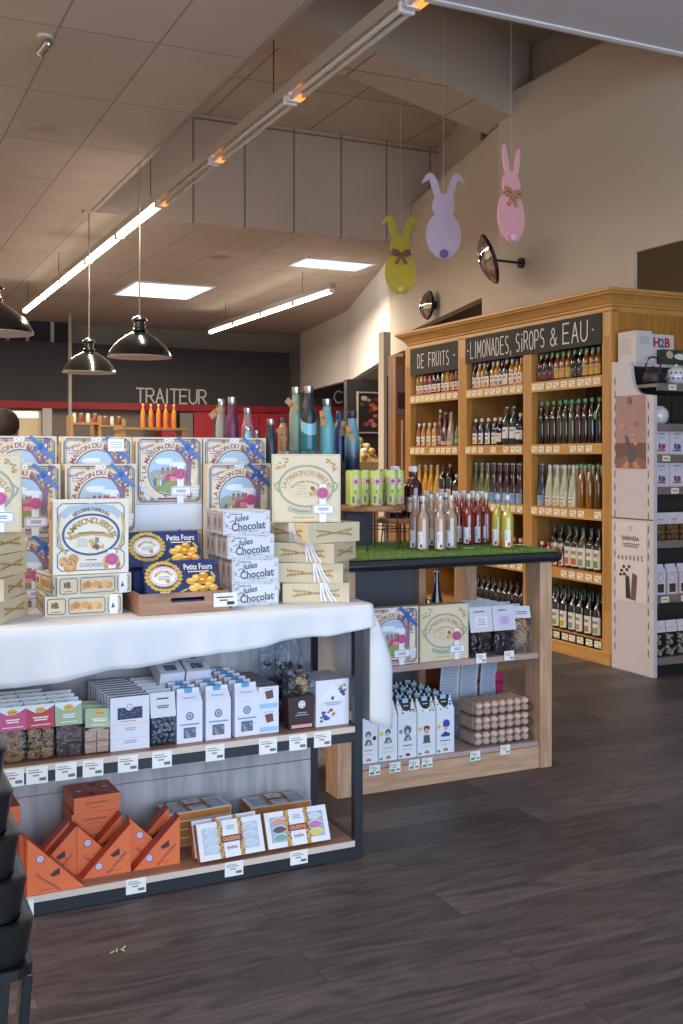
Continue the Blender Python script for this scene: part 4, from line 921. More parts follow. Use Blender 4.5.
p_ = at(519, 545, z=GZ+.006); b = MB(); b.box(-.025, .025, -.012, .012, 0, .0015, M_card); o = b.build('price_card', loc=(p_.x, p_.y, GZ+.008)); tag(o, 'small white price card on the turf right of the yellow bottles', 'price card')
# wooden discs on wire legs
W_disc = wood('walnut disc', '8a5a3a', 'a9754e', 'X', .45)
def stand(x, y, z, r_, label):
    t = thing('round_stand', label, 'display stand', (x, y, GZ))
    b = MB(); b.lathe([(r_-.003, z-GZ-.024), (r_, z-GZ-.02), (r_, z-GZ-.004), (r_-.003, z-GZ)], W_disc, 40); b.build('disc', t, smooth=True)
    for k in range(4):
        a = R(55+90*k); g = MB(); g.tube([(r_*.75*math.cos(a), r_*.75*math.sin(a), z-GZ-.0245), (r_*.82*math.cos(a), r_*.82*math.sin(a), .0)], .003, M_dark, 6); g.build('leg', t, smooth=True)
    g = MB(); g.tube([(r_*.79*math.cos(R(a)), r_*.79*math.sin(R(a)), (z-GZ)*.5) for a in range(0, 360, 20)], .0022, M_dark, 5, closed=True); g.build('leg_ring', t, smooth=True)
    return t
D1 = (2.09, 4.10); stand(D1[0], D1[1], 1.147, .15, 'round walnut disc on black wire legs carrying the flowered cans')
D2 = (2.40, 4.378); stand(D2[0], D2[1], 1.07, .125, 'lower round walnut disc on wire legs carrying dark red bottles')
def can():
    t = thing('drink_can', 'x', 'can'); r_ = .0275; G = mat('lime can', 'b9c86a', .3, coat=.3); 
    b = MB(); b.lathe([(.023,0),(r_,.006),(r_,.142),(.025,.149)], G, 28); b.build('can_body', t, smooth=True)
    b = MB(); b.lathe([(.0255,.149),(.0258,.1515),(.0245,.152),(.0235,.149),(.001,.1485)], M_metal, 24); b.build('can_rim', t, smooth=True)
    b = MB()
    def wrap(pts, m, n=1):
        b.add([((r_+.0004*n)*math.sin(x/r_), -(r_+.0004*n)*math.cos(x/r_), y) for x, y in pts], [tuple(range(len(pts)))], m)
    wh = mat('can white', 'e6ecd8', .35); wrap([(-.02,.008),(-.006,.008),(-.006,.14),(-.02,.14)], mat('can pale lime', 'd2dca0', .35)); 
    pk = mat('dahlia pink', 'c869b4', .4); pl = mat('dahlia pale', 'e8c4e6', .4); dk = mat('dahlia dark', '9c2a78', .4)
    for k in range(14):
        a = 2*PI*k/14; cx, cy = .002, .103; l = .020
        wrap([(cx+.006*math.cos(a-.25), cy+.006*math.sin(a-.25)), (cx+l*math.cos(a-.1), cy+l*math.sin(a-.1)), (cx+l*math.cos(a+.1), cy+l*math.sin(a+.1)), (cx+.006*math.cos(a+.25), cy+.006*math.sin(a+.25))], pl if k % 2 else pk, 2)
    wrap([(.002+.008*math.cos(2*PI*k/10), .103+.008*math.sin(2*PI*k/10)) for k in range(10)], dk, 3)
    wrap([(-.016,.01),(0,.01),(0,.045),(-.016,.045)], wh, 2); 
    for k in range(5): wrap([(-.014+k*.0026,.013),(-.0128+k*.0026,.013),(-.0128+k*.0026,.042),(-.014+k*.0026,.042)], M_ink, 3)
    wrap([(.016+.009*math.cos(2*PI*k/8), .018+.013*math.sin(2*PI*k/8)) for k in range(8)], pk, 2)
    wrap([(-.004,.055),(.004,.058),(.001,.066),(-.006,.063)], mat('leaf green', '4f8a3a'), 2); wrap([(.014,.065),(.02,.066),(.018,.07)], dk, 2); wrap([(.018,.085),(.024,.086),(.021,.09)], dk, 2)
    for y in (.132, .137): wrap([(-.01,y),(.012,y),(.012,y+.002),(-.01,y+.002)], M_ink, 2)
    b.build('flower_print', t); return t
Pc = Proto(can())
for i, (u, Y, lab) in enumerate(((355, 3.99, 'lime can with pink dahlia, leftmost on the walnut disc'), (366.5, 4.045, 'lime can with pink dahlia, half hidden second from the left'), (376.5, 3.985, 'lime can with pink dahlia, third from the left, at the front'), (391.5, 4.01, 'lime can with pink dahlia, rightmost at the front of the disc'), (398, 4.09, 'lime can peeping out at the right rim of the disc'), (352, 4.10, 'lime can in the back row of the disc'), (365, 4.15, 'lime can in the back row of the disc'), (384, 4.11, 'lime can in the back row of the disc'))):
    Pc.put((XatY(u, Y), Y, 1.1475), R(-24+rnd.random()*6), lab, 'back row of cans' if 'back row' in lab else None)
P = Proto(bottle('bordeaux', '3a0e14', 'c8ccd0', 'c9b8b4', .82, (.2, .7), name='cordial_bottle'))
for u, Y, dx, lab in ((2.345, 4.338, 0, 'dark red cordial bottle, front left on the lower disc'), (2.430, 4.320, 0, 'dark red cordial bottle, front right on the lower disc'), (2.375, 4.425, 0, 'dark red cordial bottle behind on the lower disc'), (2.462, 4.405, 0, 'dark red cordial bottle behind on the lower disc')):
    P.put((u, Y+dx, 1.0705), R(20), lab, 'rear cordial bottles' if 'behind' in lab else None)
# risers for the steel bottles
b = MB(); b.box(-.21, .21, -.105, .105, 0, .322, mat('slate riser', '3a3e48', .6, var=.1)); b.box(-.17, .17, -.107, -.105, .15, .155, M_dark)
o = b.build('display_riser', bevel=.003, loc=(1.985, 4.395, GZ+.0005)); tag(o, 'slate grey box riser standing at the back of the counter', 'riser')
b = MB(); b.box(-.14, .14, -.09, .09, 0, .065, M_dark); o = b.build('display_riser', bevel=.003, loc=(1.925, 4.39, 1.2705)); tag(o, 'low black block on top of the slate riser', 'riser')
M_acr = glass('clear acrylic', 'd4ecec', .7, .03)
for i, (u, lab) in enumerate(((290, 'clear acrylic cube under the sage green bottle'), (306, 'clear acrylic cube under the black and teal bottle'), (322, 'clear acrylic cube at the right, under the light teal bottle'))):
    Y = 4.36; b = MB(); b.box(-.033, .033, -.04, .04, 0, .045, M_acr); o = b.build('acrylic_cube', loc=(XatY(u, Y), Y+.02, 1.336)); tag(o, lab, 'cube')
b = MB(); b.box(-.15, .15, -.13, .13, 0, 1.339, M_dark); b.box(.1505, .19, -.13, .13, 0, 1.283, M_dark); o = b.build('display_pedestal', bevel=.003, loc=(1.535, 4.40, 0)); tag(o, 'tall black pedestal behind the biscuit boxes, carrying coloured steel bottles', 'pedestal')
def steel(name, label, u, top, Y, dia, base, body, cap=None, wave=None, tagc=None, ring=None, ombre=False, straight=False):
    X = XatY(u, Y); t_ = X*SA+Y*CA; H = EYE+(HOR-top)*t_/FPX-base; r_ = dia/2
    t = thing(name, label, 'water bottle', (X, Y, base+.0006)); m = mat('steel paint '+body, body, .42, coat=.12, var=.03)
    ch = H*(.12); Hs = H-ch
    pr = [(r_*.92,0),(r_,.006),(r_,Hs*.58),(r_*.97,Hs*.66),(r_*.80,Hs*.78),(r_*.58,Hs*.90),(r_*.54,Hs)]
    if straight: pr = [(r_*.92,0),(r_,.006),(r_,Hs*.8),(r_*.9,Hs*.88),(r_*.62,Hs*.93),(r_*.6,Hs)]
    if ombre:
        b = MB(); b.lathe(pr, ombre_mat(H), 28)
    else: b = MB(); b.lathe(pr, m, 28)
    b.build('bottle_body', t, smooth=True)
    if wave:
        def surf(zs):  # radius at height
            for (r0, z0), (r1, z1) in zip(pr, pr[1:]):
                if z0 <= zs <= z1: return r0+(r1-r0)*(zs-z0)/(z1-z0+1e-9)
            return r_
        for (lo, hi, ph, col, k) in wave:
            b = MB(); v = []; f = []; n = 36; rows = 8
            for i in range(n):
                a = 2*PI*i/n; top_ = Hs*(hi+.09*math.sin(a+ph)); bot = Hs*lo if lo <= .01 else Hs*(lo)
                for j in range(rows+1): z = bot+(top_-bot)*j/rows; q = surf(z)+.0006*k; v.append((q*math.cos(a), q*math.sin(a), z))
            for i in range(n):
                for j in range(rows): i2 = (i+1) % n; f.append((i*(rows+1)+j, i2*(rows+1)+j, i2*(rows+1)+j+1, i*(rows+1)+j+1))
            b.add(v, f, mat('steel paint '+col, col, .35, coat=.3, var=.03)); b.build('wave_band', t, smooth=True)
    b = MB(); rc = r_*.60; cm = mat('cap paint '+cap, cap, .35) if cap else M_metal
    b.lathe([(rc*.95,Hs+.001),(rc,Hs+.003),(rc,H-.002),(rc*.9,H)], cm, 24); b.build('screw_cap', t, smooth=True)
    if tagc:
        dx, dz, rot = tagc; g = MB(); g.M = Matrix.Translation((dx, -r_*.75-.01, Hs*.86+dz)) @ Matrix.Rotation(-rot, 4, 'Y')
        g.box(-.014, .014, 0, .0015, -.034, .034, mat('kraft tag', 'b98d5c', .7)); g.M = g.M @ FR((0,0,0),(1,0,0),(0,0,1)); g.scribble(-.009, .009, 0, .008, M_ink, 1, 5, .0012); tg = g.build('paper_tag', t)
        g = MB(); g.tube([(0, -r_*.56, Hs*.93), (dx*.5, -r_*.8-.006, Hs*.9), (dx, -r_*.75-.009, Hs*.86+dz+.03)], .0011, mat('string', 'c8b090', .8), 4); g.build('tag_string', tg)
    return t
def ombre_mat(H):
    m = bpy.data.materials.new('blue ombre paint'); m.use_nodes = True; nt = m.node_tree; N = nt.nodes; L = nt.links; bs = N['Principled BSDF']; bs.inputs['Roughness'].default_value = .35; bs.inputs['Coat Weight'].default_value = .3
    tc = N.new('ShaderNodeTexCoord'); sp = N.new('ShaderNodeSeparateXYZ'); mr = N.new('ShaderNodeMapRange'); cr = N.new('ShaderNodeValToRGB')
    L.new(tc.outputs['Object'], sp.inputs[0]); L.new(sp.outputs[2], mr.inputs[0]); mr.inputs[2].default_value = H
    cr.color_ramp.elements[0].position = .25; cr.color_ramp.elements[0].color = (*lin('1c2a44'), 1); cr.color_ramp.elements[1].position = .62; cr.color_ramp.elements[1].color = (*lin('5f93aa'), 1)
    L.new(mr.outputs[0], cr.inputs[0]); L.new(cr.outputs[0], bs.inputs['Base Color']); return m
steel('steel_bottle', 'grey and magenta steel bottle with a kraft tag, leftmost of the steel bottles', 221.5, 399, 4.44, .052, 1.3395, '96928f', wave=[(0, .30, 1.2, 'c02a74', 1)], tagc=(-.035, .005, R(-52)))
steel('steel_bottle', 'burgundy steel bottle behind the biscuit boxes', 232, 397, 4.37, .060, 1.3395, '5a1744')
steel('steel_bottle', 'pale pink steel bottle right of the burgundy one', 247.5, 408, 4.44, .055, 1.3395, 'a87682')
steel('small_steel_bottle', 'small pale blue steel bottle in front of the pink one', 248, 427, 4.30, .044, 1.3395, '7fb4c4')
steel('small_steel_bottle', 'very short steel capped bottle right of the small blue one', 256.5, 430.5, 4.30, .030, 1.3395, '8a6a5a')
steel('steel_bottle', 'matt navy steel bottle with steel cap, standing alone right of the boxes', 270.5, 419, 4.38, .058-.001, 1.2835, '202a3e')
steel('steel_bottle', 'peach steel bottle with navy cap beside the sage green one', 283.5, 418, 4.46, .050, 1.3355, 'a87050', cap='22325a', straight=True, tagc=(-.02, -.03, R(30)))
steel('steel_bottle', 'sage green steel bottle with a kraft tag, tall, left of the black one', 296, 387, 4.405, .062, 1.3815, '748a7c', tagc=(-.034, -.012, R(50)))
steel('steel_bottle', 'black steel bottle with light blue and teal waves, tallest', 308.5, 386, 4.345, .070, 1.3815, '1e2126', wave=[(.0, .56, .2, '7ab4c8', 1), (0, .36, .0, '1f6474', 2)])
steel('steel_bottle', 'light turquoise steel bottle with a brown tag', 327, 399, 4.34, .064, 1.3355, '5aa2b0', tagc=(-.035, -.02, R(8)))
steel('steel_bottle', 'dark navy steel bottle with two kraft tags', 339.5, 411, 4.43, .052, 1.2705, '1d3460', cap='20355c', straight=True, tagc=(.006, -.01, R(-4)))
steel('steel_bottle', 'steel bottle fading from light blue to navy, rightmost, with kraft tag', 352, 411, 4.375, .072, 1.2705, '4a7890', cap='20242c', ombre=True, tagc=(-.028, -.03, R(20)))

# ------------------------------------------------------------------ front display table
M_frame = mat('dark blue black steel', '1c222b', .4, coat=.2)
W_grey = wood('pale grey oak panel', '9c9aa0', 'bdbabb', 'Z', .5, 6); W_board = wood('warm shelf board', '8d6655', 'a87e6a', 'X', .45)
W_edge = mat('pale board edge', 'cfc0b4', .5)
tab = thing('display_table', 'black steel display table with two stocked shelves and a grey wood back', 'table', (.85, 3.5, 0))
OT = (.85, 3.5)
def tt_(b, name, **k):
    o = b.build(name, tab, **k); o.location = (-.85, -3.5, 0); return o
for x, y in ((1.565, 3.19), (1.565, 3.56), (.06, 3.19), (.06, 3.56), (1.565, 3.80), (.06, 3.80)):
    b = MB(); b.box(x, x+.03, y, y+.03, 0, .825, M_frame); tt_(b, 'leg', bevel=.002)
b = MB(); b.box(.05, 1.60, 3.185, 3.86, .8255, .853, W_board); tt_(b, 'tabletop')
for z, zz in ((.445, .395), (.06, .004)):
    b = MB(); b.box(.0905, 1.5645, 3.195, 3.558, z-.02, z, W_board); s = tt_(b, 'shelf')
    b = MB(); b.box(.0905, 1.5645, 3.189, 3.1948, z-.018, z+.001, W_edge); tt_(b, 'shelf_edge')
    b = MB(); b.box(.0905, 1.5645, 3.189, 3.21, zz, z-.0205, M_frame); tt_(b, 'rail')
    b = MB(); b.box(1.566, 1.594, 3.221, 3.559, z-.03, z-.002, M_frame); tt_(b, 'side_rail')
b = MB(); b.box(.0905, 1.5645, 3.5605, 3.575, .0605, .24, W_grey); b.box(.0905, 1.5645, 3.5605, 3.575, .243, .825, W_grey); tt_(b, 'back_panel')
for u in (13, 37, 66, 93, 128, 162, 215, 268, 298, 322.5): price_tag(tab, XatY(u, 3.188), .417, 3.1885, OT, .062, .05)
for u in (136, 234, 299): price_tag(tab, XatY(u, 3.188), .04, 3.1885, OT, .062, .046)
b = MB(); b.box(.497, .512, 3.184, 3.188, .0, .055, mat('price ticket')); b.build('price_tag', tab).location = (-OT[0], -OT[1], 0)

# white tablecloth
M_cloth = mat('white cotton cloth', 'dcdde0', .85, bump=.25, scale=7, var=.02)
ZT = .8575
b = MB(); n = 90; v = []; f = []
xs = [.02+(1.625-.02)*i/n for i in range(n+1)]
rows_ = []
def fold(x): return .010*math.sin(x*13)+.006*math.sin(x*31+1)+.004*math.sin(x*57)
for i, x in enumerate(xs):
    hem = .681+(x-.42)*(.777-.681)/1.16+.004*math.sin(x*20)
    col = [(x, 3.87, ZT), (x, 3.5, ZT), (x, 3.25, ZT), (x, 3.188, ZT), (x, 3.176, ZT-.004), (x, 3.17, ZT-.015)]
    for k in range(1, 9):
        q = k/8; z = ZT-.015-(ZT-.015-hem)*q; col.append((x, 3.168-.004*q-fold(x)*q*.9, z))
    rows_.append(col)
m_ = len(rows_[0])
for c_ in rows_: v += c_
for i in range(n):
    for j in range(m_-1): f.append((i*m_+j, (i+1)*m_+j, (i+1)*m_+j+1, i*m_+j+1))
b.add(v, f, M_cloth)
# hanging right end, with the corner fold standing out to the right
path = [(1.610,3.170,0),(1.64,3.155,.2),(1.68,3.16,.7),(1.705,3.19,1),(1.70,3.24,1),(1.672,3.32,.9),(1.682,3.42,.9),(1.660,3.52,.8),(1.668,3.64,.7),(1.655,3.76,.6),(1.66,3.87,.5)]
def sm(P, k=4):
    o = []
    for i in range(len(P)-1):
        p0 = P[max(0, i-1)]; p1 = P[i]; p2 = P[i+1]; p3 = P[min(len(P)-1, i+2)]
        for j in range(k):
            t = j/k; o.append(tuple(.5*((2*p1[d])+(-p0[d]+p2[d])*t+(2*p0[d]-5*p1[d]+4*p2[d]-p3[d])*t*t+(-p0[d]+3*p1[d]-3*p2[d]+p3[d])*t**3) for d in range(len(p1))))
    return o+[P[-1]]
SP = sm(path); v = []; f = []; R_ = 14
for (x, y, q) in SP:
    yt = max(y, 3.188)
    for j in range(R_+1):
        s = j/R_
        if j <= 2: xx = 1.60+.022*[0, .7, 1][j]; yy = yt; z = ZT-.001-[0, .004, .02][j]
        else:
            e = (s-2/R_)/(1-2/R_); g = min(1, e*2.2)**.7; xx = 1.622+(x-1.622)*g; yy = yt+(y-yt)*g; z = ZT-.02-(ZT-.02-(.425+.03*(1-q)))*e
        v.append((xx, yy, z))
for i in range(len(SP)-1):
    for j in range(R_): f.append((i*(R_+1)+j, (i+1)*(R_+1)+j, (i+1)*(R_+1)+j+1, i*(R_+1)+j+1))
b.add(v, f, M_cloth)
o = b.build('tablecloth', smooth=True, solid=.003); tag(o, 'white cotton cloth draped over the front display table', 'tablecloth')
ZB = .8597

# ---------------- printed cartons
M_cream = mat('cream carton', 'd8c9ad', .55, var=.04); M_cream2 = mat('pale cream carton', 'e2dac8', .55, var=.04); M_shade_side = mat('carton shade side', 'b89a68', .6)
BL = mat('print deep blue', '3a5a8c', .6); GO = mat('print ochre', 'a98a4a', .6); GO2 = mat('print pale ochre', 'c3a873', .6); MAR = mat('print maroon', '8a4460', .6); BR = mat('print brown', '7a5a44', .6)
LB = mat('print pale blue', 'a9c4dc', .6); GR = mat('print leaf green', '7c8a66', .6); TEAL = mat('print grey green', '8a9e90', .6)
def seal(par, x, z, y, lbl=True, w=.075):
    """white ribbon strip with pink wax seal and a framed name label"""
    b = MB(); b.M = FR((0, y, 0), (1,0,0), (0,0,1)); 
    b.rect(x-.012, .0 if lbl else .015, x+.012, z+.03, mat('white paper strip', 'e6e6ec', .5), 5); par = b.build('paper_strip', par)
    b = MB(); b.M = FR((x, y-.003, z), (1,0,0), (0,0,1)); b.prism([(.018*(1+.12*(k%2))*math.cos(2*PI*k/22), .018*(1+.12*(k%2))*math.sin(2*PI*k/22)) for k in range(22)], 0, .003, mat('pink seal', 'c0558c', .5)); b.ring(0, 0, .012, .012, .002, mat('pink seal dark', '9a3468'), 7, 14); b.build('seal', par)
    if lbl:
        b = MB(); b.M = FR((x+.002, y-.003, .045), (1,0,0), (0,0,1)); b.prism([(-w/2+.006,-.017),(w/2-.006,-.017),(w/2,-.011),(w/2,.011),(w/2-.006,.017),(-w/2+.006,.017),(-w/2,.011),(-w/2,-.011)], 0, .002, mat('label white', 'e9eaf0', .5)); b.lay = .0024
        b.frame(-w/2+.003, -.014, w/2-.003, .014, .0018, BL, 1, .005); b.lines(-w*.3, w*.3, -.006, .006, 2, BL, 1, .0025); b.build('name_label', par)
def house_box():
    """colourful biscuit-house carton"""
    w, h, d = .240, .235, .05; t = thing('biscuit_box', 'x', 'biscuit box')
    b = MB(); b.box(-w/2, w/2, -d/2, d/2, 0, h, M_cream); b.M = Ffront(d)
    b.rect(-w*.47, h*.03, w*.47, h*.97, mat('print warm mottled', 'd8c4a4', .6, var=.25, scale=60), 1)
    b.poly([(-w*.47,h*.5),(-w*.3,h*.55),(-w*.2,h*.9),(-w*.47,h*.97)], mat('print parchment', 'ddd0b8'), 2)
    b.frame(-w*.465, h*.035, w*.465, h*.965, .0035, BL, 6, .012); b.frame(-w*.44, h*.06, w*.44, h*.94, .0015, BL, 6, .01)
    cx, cy, rx, ry = 0, h*.47, w*.315, h*.33
    b.ell(cx, cy, rx+.03, ry+.03, mat('print banner cream', 'e2d6bc'), 2, 28)
    b.ring(cx, cy, rx+.004, ry+.004, .007, BR, 3, 28)
    b.ell(cx, cy, rx, ry, LB, 3, 28)
    sk = mat('print white cloud', 'dfe8f0'); b.ell(-.02, cy+.04, .035, .012, sk, 4, 12, .3); b.ell(.03, cy+.03, .03, .009, sk, 4, 12, .3)
    b.poly([(-rx*.97,cy),(-rx*.6,cy+.012),(-.02,cy+.004),(.03,cy+.014),(rx*.95,cy+.004),(rx*.9,cy-.03),(-rx*.9,cy-.03)], mat('print grey hills', '93a39a'), 4)
    for x in (-.03, -.012, .006, .018): b.rect(x, cy-.006, x+.012, cy+.012, mat('print roofs', 'a87a70'), 5); b.poly([(x-.001,cy+.012),(x+.013,cy+.012),(x+.006,cy+.02)], MAR, 5)
    b.poly([(-.02,cy-.03),(-.015,cy-.01),(.005,cy-.004),(.035,cy-.008),(.05,cy-.03)], mat('print pink house', 'b8486a'), 6); b.rect(.0, cy-.03, .05, cy-.014, mat('print pink wall', 'd88a9a'), 7)
    b.poly([(-rx*.85,cy-.03),(rx*.85,cy-.03),(rx*.6,cy-ry*.8),(0,cy-ry*.97),(-rx*.6,cy-ry*.8)], mat('print meadow', '8a9a5c', .6, var=.3, scale=80), 4)
    for x, c, s_ in ((-.052,'3f6cae',1),(-.043,'c8b04a',.85),(-.033,'d8d4c0',.8),(-.025,'4a78b8',.7)):
        m = mat('print figure '+c, c); b.ell(x, cy-.035, .006*s_, .016*s_, m, 7, 8, .2); b.ell(x, cy-.013, .004, .005, mat('print face', 'd8a888'), 8, 8)
    # tree at the right, foliage
    b.rib([(w*.30, h*.12), (w*.28, h*.4), (w*.30, h*.6), (w*.34, h*.8), (w*.37, h*.95)], .019, mat('print violet bark', '8a6a86', .6, var=.3, scale=120), 5)
    b.rib([(w*.29, h*.55), (w*.2, h*.72), (w*.1, h*.83)], .008, mat('print violet bark'), 5)
    for i in range(90):
        x = rnd.uniform(-.46, .46)*w; y = rnd.uniform(.04, .96)*h
        if ((x/(rx+.006))**2+((y-cy)/(ry+.006))**2 < 1) or (y > cy and x < w*.2 and ((x/(rx+.03))**2+((y-cy)/(ry+.03))**2 < 1)): continue
        b.ell(x, y, rnd.uniform(.004, .008), rnd.uniform(.004, .007), rnd.choice([GR, mat('print foliage brown', 'a08a64'), mat('print blossom', 'e4e2ec'), mat('print lilac', 'a898c0'), GO]), 5, 7, .5)
    for x, y in ((-.39,.22),(-.42,.3),(-.34,.14),(.42,.24),(.4,.14),(.36,.2),(-.05,.95),(.02,.96)):
        b.ell(x*w, y*h, .010, .009, mat('print blossom'), 6, 9, .35); b.ell(x*w, y*h, .003, .003, mat('print lilac'), 7, 6)
    b.arctext('LA MAISON DU BISCUIT', cx, cy, rx+.017, ry+.017, 178, 30, .017, MAR, 7, .01)
    b.text('Recettes', -w*.34, h*.86, .012, MAR, 7, rot=R(18), wmax=.05); b.lines(-w*.43, -w*.26, h*.74, h*.81, 2, MAR, 7, .002)
    b.lines(-w*.2, w*.12, h*.06, h*.1, 1, MAR, 7, .006)
    b.build('carton', t)
    seal(t, w*.16, h*.45, -d/2-.0035)
    # blue satin ribbon knotted at the upper right
    rb = mat('blue satin ribbon', '2f62b4', .35, sheen=1); b = MB(); y = -d/2-.006
    def strap(a, c, wd, dy=0):
        a = Vector(a); c = Vector(c); u_ = (c-a).normalized(); nn = Vector((-u_.y, u_.x))*wd/2
        P = [a+nn, a-nn, c-nn, c+nn]; vv = [(p.x, y+dy, p.y) for p in P]+[(p.x, y+dy+.0015, p.y) for p in P]
        b.add(vv, [(0,1,2,3),(7,6,5,4),(0,4,5,1),(1,5,6,2),(2,6,7,3),(3,7,4,0)], rb)
    strap((w*.13, h*1.0), (w*.47, h*.66), .012); 
    strap((w*.27, h*.85), (w*.17, h*.76), .009, -.002); strap((w*.28, h*.84), (w*.31, h*.72), .008, -.002); strap((w*.26, h*.86), (w*.31, h*.90), .009, -.0035); strap((w*.25, h*.84), (w*.19, h*.83), .011, -.0035)
    rbo = b.build('ribbon', t); b = MB(); b.ball((w*.265, y-.003, h*.85), .008, rb, sy=.6); b.build('knot', rbo); return t
def oat_side(b, w, h, img=False):
    """the long narrow side of the cream cartons"""
    b.rect(-w*.49, .002, w*.49, h-.002, mat('cream carton side', 'cfbf9e'), 1)
    if not img:
        for s in (-1, 1):
            for k in range(5): x = s*(.012+.012*k); b.poly([(x, h*.5), (x+s*.016, h*(.62+.03*k)), (x+s*.02, h*(.55+.02*k))], GO, 2); b.poly([(x, h*.5), (x+s*.016, h*(.38-.03*k)), (x+s*.02, h*(.45-.02*k))], GO, 2)
        b.rib([(-.07, h*.42), (0, h*.52), (.07, h*.42)], .002, GO, 3); b.text('Biscuiterie', 0, h*.5, .010, BR, 3, wmax=.05)
    else:
        b.frame(-w*.47, h*.12, -w*.24, h*.88, .0025, BL, 2, .005); b.text('B', -w*.355, h*.56, .02, BR, 2, bold=.05); b.text('M', -w*.385, h*.56, .018, BR, 2, bold=.05); b.lines(-w*.42, -w*.3, h*.2, h*.27, 1, BL, 2, .002)
        b.frame(-w*.20, h*.12, w*.27, h*.88, .0025, BL, 2, .005); 
        for k in range(7): b.ell(-w*.16+w*.058*k, h*(.45+.08*(k%2)), .012, .011, mat('print biscuit '+'abc'[k%3], ['c8935a','b67c46','d6a870'][k%3]), 3+k%2, 9, .2)
        b.frame(w*.31, h*.12, w*.47, h*.88, .0025, BL, 2, .005); b.rect(w*.33, h*.0, w*.44, h*1, mat('white paper strip', 'e6e6ec'), 3); b.poly([(w*.35,h*.3),(w*.37,h*.6),(w*.40,h*.35)], BL, 4)
def strands(b, h, x0=-.02):
    m = mat('white paper strip', 'e6e6ec')
    for k, (a, c) in enumerate(((0, .012), (.007, .026), (.014, .034), (-.006, .004))): b.rib([(x0+a, h*.99), (x0+a*.9+c*.4, h*.5), (x0+a+c, h*.08)], .006, m, 5+k % 2)
def cream_box():
    """cream and gold carton with the oval emblem"""
    w, h, d = .235, .233, .066; t = thing('biscuit_box', 'x', 'biscuit box')
    b = MB(); b.box(-w/2, w/2, -d/2, d/2, 0, h, M_cream); b.M = Ffront(d)
    b.frame(-w*.48, h*.02, w*.48, h*.98, .0014, GO2, 1, .0)
    b.ring(0, h*.53, w*.41, h*.315, .0042, TEAL, 2, 36); b.ring(0, h*.53, w*.385, h*.29, .0014, GO, 2, 36); b.ring(0, h*.53, w*.25, h*.16, .0012, GO2, 2, 30)
    for s in (-1, 1): b.rib([(s*w*.37, h*.62), (s*w*.46, h*.55), (s*w*.43, h*.48), (s*w*.385, h*.44)], .005, TEAL, 2)
    b.arctext('LA MAISON DU BISCUIT', 0, h*.47, w*.335, h*.265, 168, 12, .016, GO, 3, .0)
    b.lines(-w*.15, w*.02, h*.40, h*.56, 4, GO2, 3, .002); b.arctext('BISCUITERIE ARTISANALE', 0, h*.40, w*.25, h*.20, 145, 35, .006, BR, 3)
    for k in range(5): b.ell(w*.1+rnd.uniform(-.012, .012), h*.46+rnd.uniform(-.01, .012), .007, .007, rnd.choice([GO2, BR, GO]), 3, 7, .4)
    b.rib([(-w*.24, h*.20), (-w*.1, h*.155), (w*.08, h*.155), (w*.2, h*.19)], .018, mat('print sage banner', 'a9b49a'), 3); b.rib([(-w*.2, h*.19), (-w*.1, h*.157), (w*.05, h*.157)], .002, BR, 4)
    for sx in (-1, 1):
        for i in range(16):
            a = rnd.random()*PI/2; r_ = rnd.uniform(.02, .045); b.ell(sx*(w*.44-r_*math.cos(a)*.9), h*.95-r_*math.sin(a), .005, .003, rnd.choice([GO2, GO]), 2, 6, .4)
    b.lines(-w*.2, w*.12, h*.05, h*.09, 1, GO2, 2, .005)
    b.M = Fright(w); b.rect(-d/2+.002, .002, d/2-.002, h-.002, mat('cream carton side', 'cfbf9e'), 1)
    for y in (.25, .5, .75): b.ell(0, h*y, .012, .03, GO2, 2, 8, .3)
    b.M = Fleft(w); b.rect(-d/2+.002, .002, d/2-.002, h-.002, mat('cream carton side', 'cfbf9e'), 1)
    for y in (.3, .7): b.ell(0, h*y, .012, .03, GO2, 2, 8, .3)
    b.M = Matrix.Translation((0, 0, -0.0)) @ Fbottom(); b.M = b.M @ Matrix.Translation((0, -d/2, 0)); oat_side(b, w, d); strands(b, d, .01)
    b.build('carton', t); seal(t, w*.24, h*.43, -d/2-.0035); return t
def side_only_box():
    """the same carton lying flat: only its edges and lid show"""
    w, h, d = .226, .226, .066; t = thing('biscuit_box', 'x', 'biscuit box')
    b = MB(); b.box(-w/2, w/2, -h/2, h/2, 0, d, M_cream)
    b.M = FR((0, -h/2, 0), (1,0,0), (0,0,1)); oat_side(b, w, d)
    b.M = FR((w/2, 0, 0), (0,1,0), (0,0,1)); oat_side(b, h, d)
    b.M = FR((-w/2, 0, 0), (0,-1,0), (0,0,1)); oat_side(b, h, d)
    b.M = Ftop(d); b.frame(-w*.47, -h*.47, w*.47, h*.47, .0014, GO2, 1); b.ring(0, 0, w*.4, h*.3, .004, TEAL, 1, 30)
    b.build('carton', t)
    b = MB(); b.M = FR((0, -h/2-.0025, 0), (1,0,0), (0,0,1)); strands(b, d, .02); b.build('ribbon_ends', t); return t
